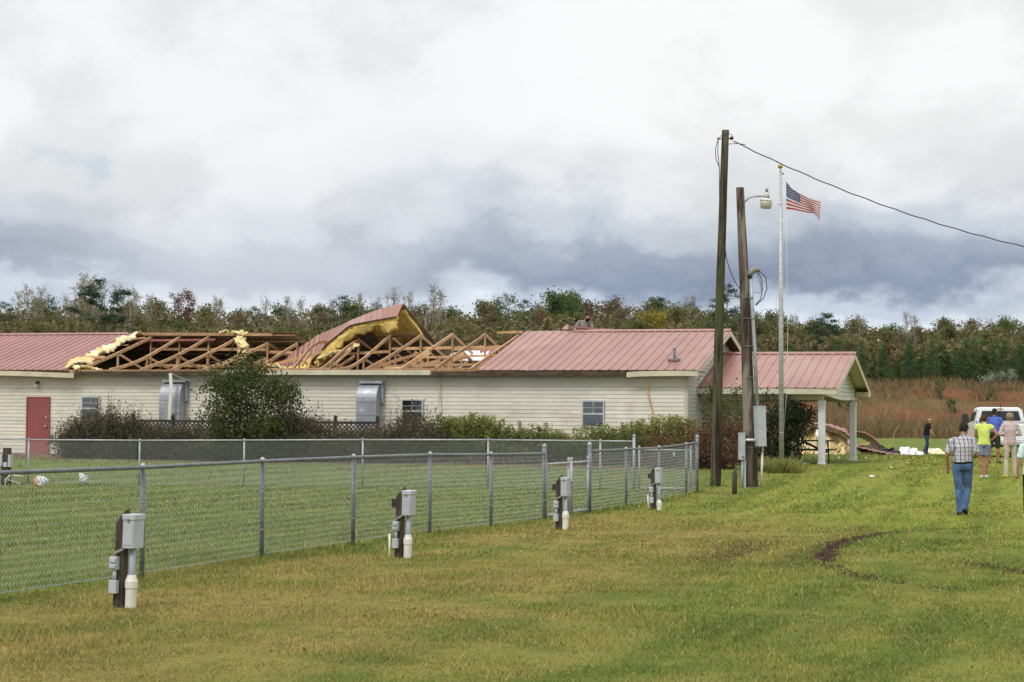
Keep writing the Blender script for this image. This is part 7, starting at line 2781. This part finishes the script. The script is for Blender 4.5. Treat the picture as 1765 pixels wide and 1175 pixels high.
# person in pink check with folded arms
person('grey haired person in pink checked shirt, khaki trousers and yellow shoes', foot_on(1741, 823), -8,
       dict(look=-10, ankL=(-.12, -.02, .085), toeL=(-.14, .15, .03), ankR=(.16, .02, .085), toeR=(.22, .17, .03), kneeR=(.13, .03, .5),
            elR=(.30, -.02, 1.17), wrR=(.10, .20, 1.16), fdR=(-.9, .3, .1), elL=(-.30, -.02, 1.17), wrL=(-.08, .22, 1.14), fdL=(.9, .3, .1)),
       dict(top=plaid2, bottom=khaki, shoe=shoe_yellow, sleeve=1.5, hem=.88, wide=1.03), 1.68, hair=(hair_grey, 'curly'))
# person cut by the right edge
person('person in pale checked shirt and black trousers cut off by the right edge', foot_on(1779, 892), 6,
       dict(elL=(-.26, -.05, 1.14), wrL=(-.285, .02, .89), fdL=(-.05, .1, -1)),
       dict(top=plaid3, bottom=blackc, shoe=shoe_white, sleeve=.85, hem=.86, wide=1.05), 1.66, hair=(hair_grey, 'short'))
# man in black by the debris
person('sandy haired man in black shirt and jeans looking down beside white sheet', foot_on(1597, 783), 78,
       dict(chest=(0, .04, 1.29), neck=(0, .10, 1.45), shL=(-.18, .06, 1.41), shR=(.18, .06, 1.41), head=(0, .17, 1.58), nod=30, look=0,
            kneeL=(-.10, .10, .50), ankL=(-.10, .05, .085), toeL=(-.11, .22, .03), kneeR=(.10, -.02, .50), ankR=(.10, -.18, .10), toeR=(.11, -.02, .03),
            elR=(.24, .10, 1.14), wrR=(.25, .26, .94), fdR=(0, .5, -.9), elL=(-.24, .06, 1.14), wrL=(-.25, .22, .93), fdL=(0, .5, -.9)),
       dict(top=blackc, bottom=dkjeans, shoe=shoe_brown, sleeve=.85, hem=.90, wide=1.08), 1.76, hair=(hair_gold, 'short'))


# worker kneeling on the far slope of the roof
def roof_worker():
    v = 6.5
    u = u_at(1012, v) - 0.1
    z = EAVE_Z + SLOPE * (2 * RIDGE_V - EAVE_V - v)
    p = W(u, v, z + 0.02)
    t = person('bearded man in grey t shirt kneeling behind the roof ridge', p, 180 - 8,
               dict(pelvis=(.10, -.12, .40), hipL=(0.0, -.12, .38), hipR=(.19, -.12, .38), kneeL=(-.06, .16, .09), ankL=(-.04, -.26, .07), toeL=(-.04, -.42, .04),
                    kneeR=(.24, .16, .09), ankR=(.20, -.26, .07), toeR=(.20, -.42, .04),
                    waist=(.07, -.06, .53), chest=(.02, .06, .70), neck=(-.02, .14, .83), shL=(-.20, .08, .80), shR=(.19, .08, .82), head=(-.06, .20, .97), nod=14, look=-6,
                    elR=(.36, .14, .58), wrR=(.42, .32, .42), fdR=(.2, .8, -.5), elL=(-.27, .16, .57), wrL=(-.24, .32, .42), fdL=(.1, .8, -.5)),
               dict(top=greysh, bottom=dkjeans, shoe=shoe_brown, sleeve=.8, wide=1.05), 1.80, hair=(hair_black, 'beard'))
    # the loose ridge flashing he is lifting
    a = W(u_at(974, RIDGE_V), RIDGE_V - 0.02, RIDGE_Z + 0.03)
    s = thing('ridge_flashing', 'loose dark red ridge flashing lifted by the roof worker', 'flashing', a, -ALPHA)
    P = []
    for i in range(15):
        f_ = i / 14
        x = 0.06 + 1.6 * f_
        z = 0.02 + 0.13 * math.sin(PI * min(1, f_ * 1.35 + 0.10)) * (1 - f_)
        P.append([(x, 0.00, z - 0.05 * (1 - f_)), (x, 0.10, z + 0.03), (x, 0.26, z - 0.02)])
    MB().grid(P, smooth=False, thick=(0, 0, -0.008)).build('flashing_sheet', pmat('maroon_flashing', (0.11, 0.03, 0.03), (0.15, 0.05, 0.045), 3, 0.45), s, fix=True)
    MB().add([(-0.12, -0.05, 0.03), (0.14, -0.06, 0.02), (0.18, 0.04, 0.16), (0.05, 0.08, 0.22), (-0.02, 0.05, 0.13)], [(0, 1, 2, 3, 4), (4, 3, 2, 1, 0)]).build('bent_end', roof_m, s)


roof_worker()
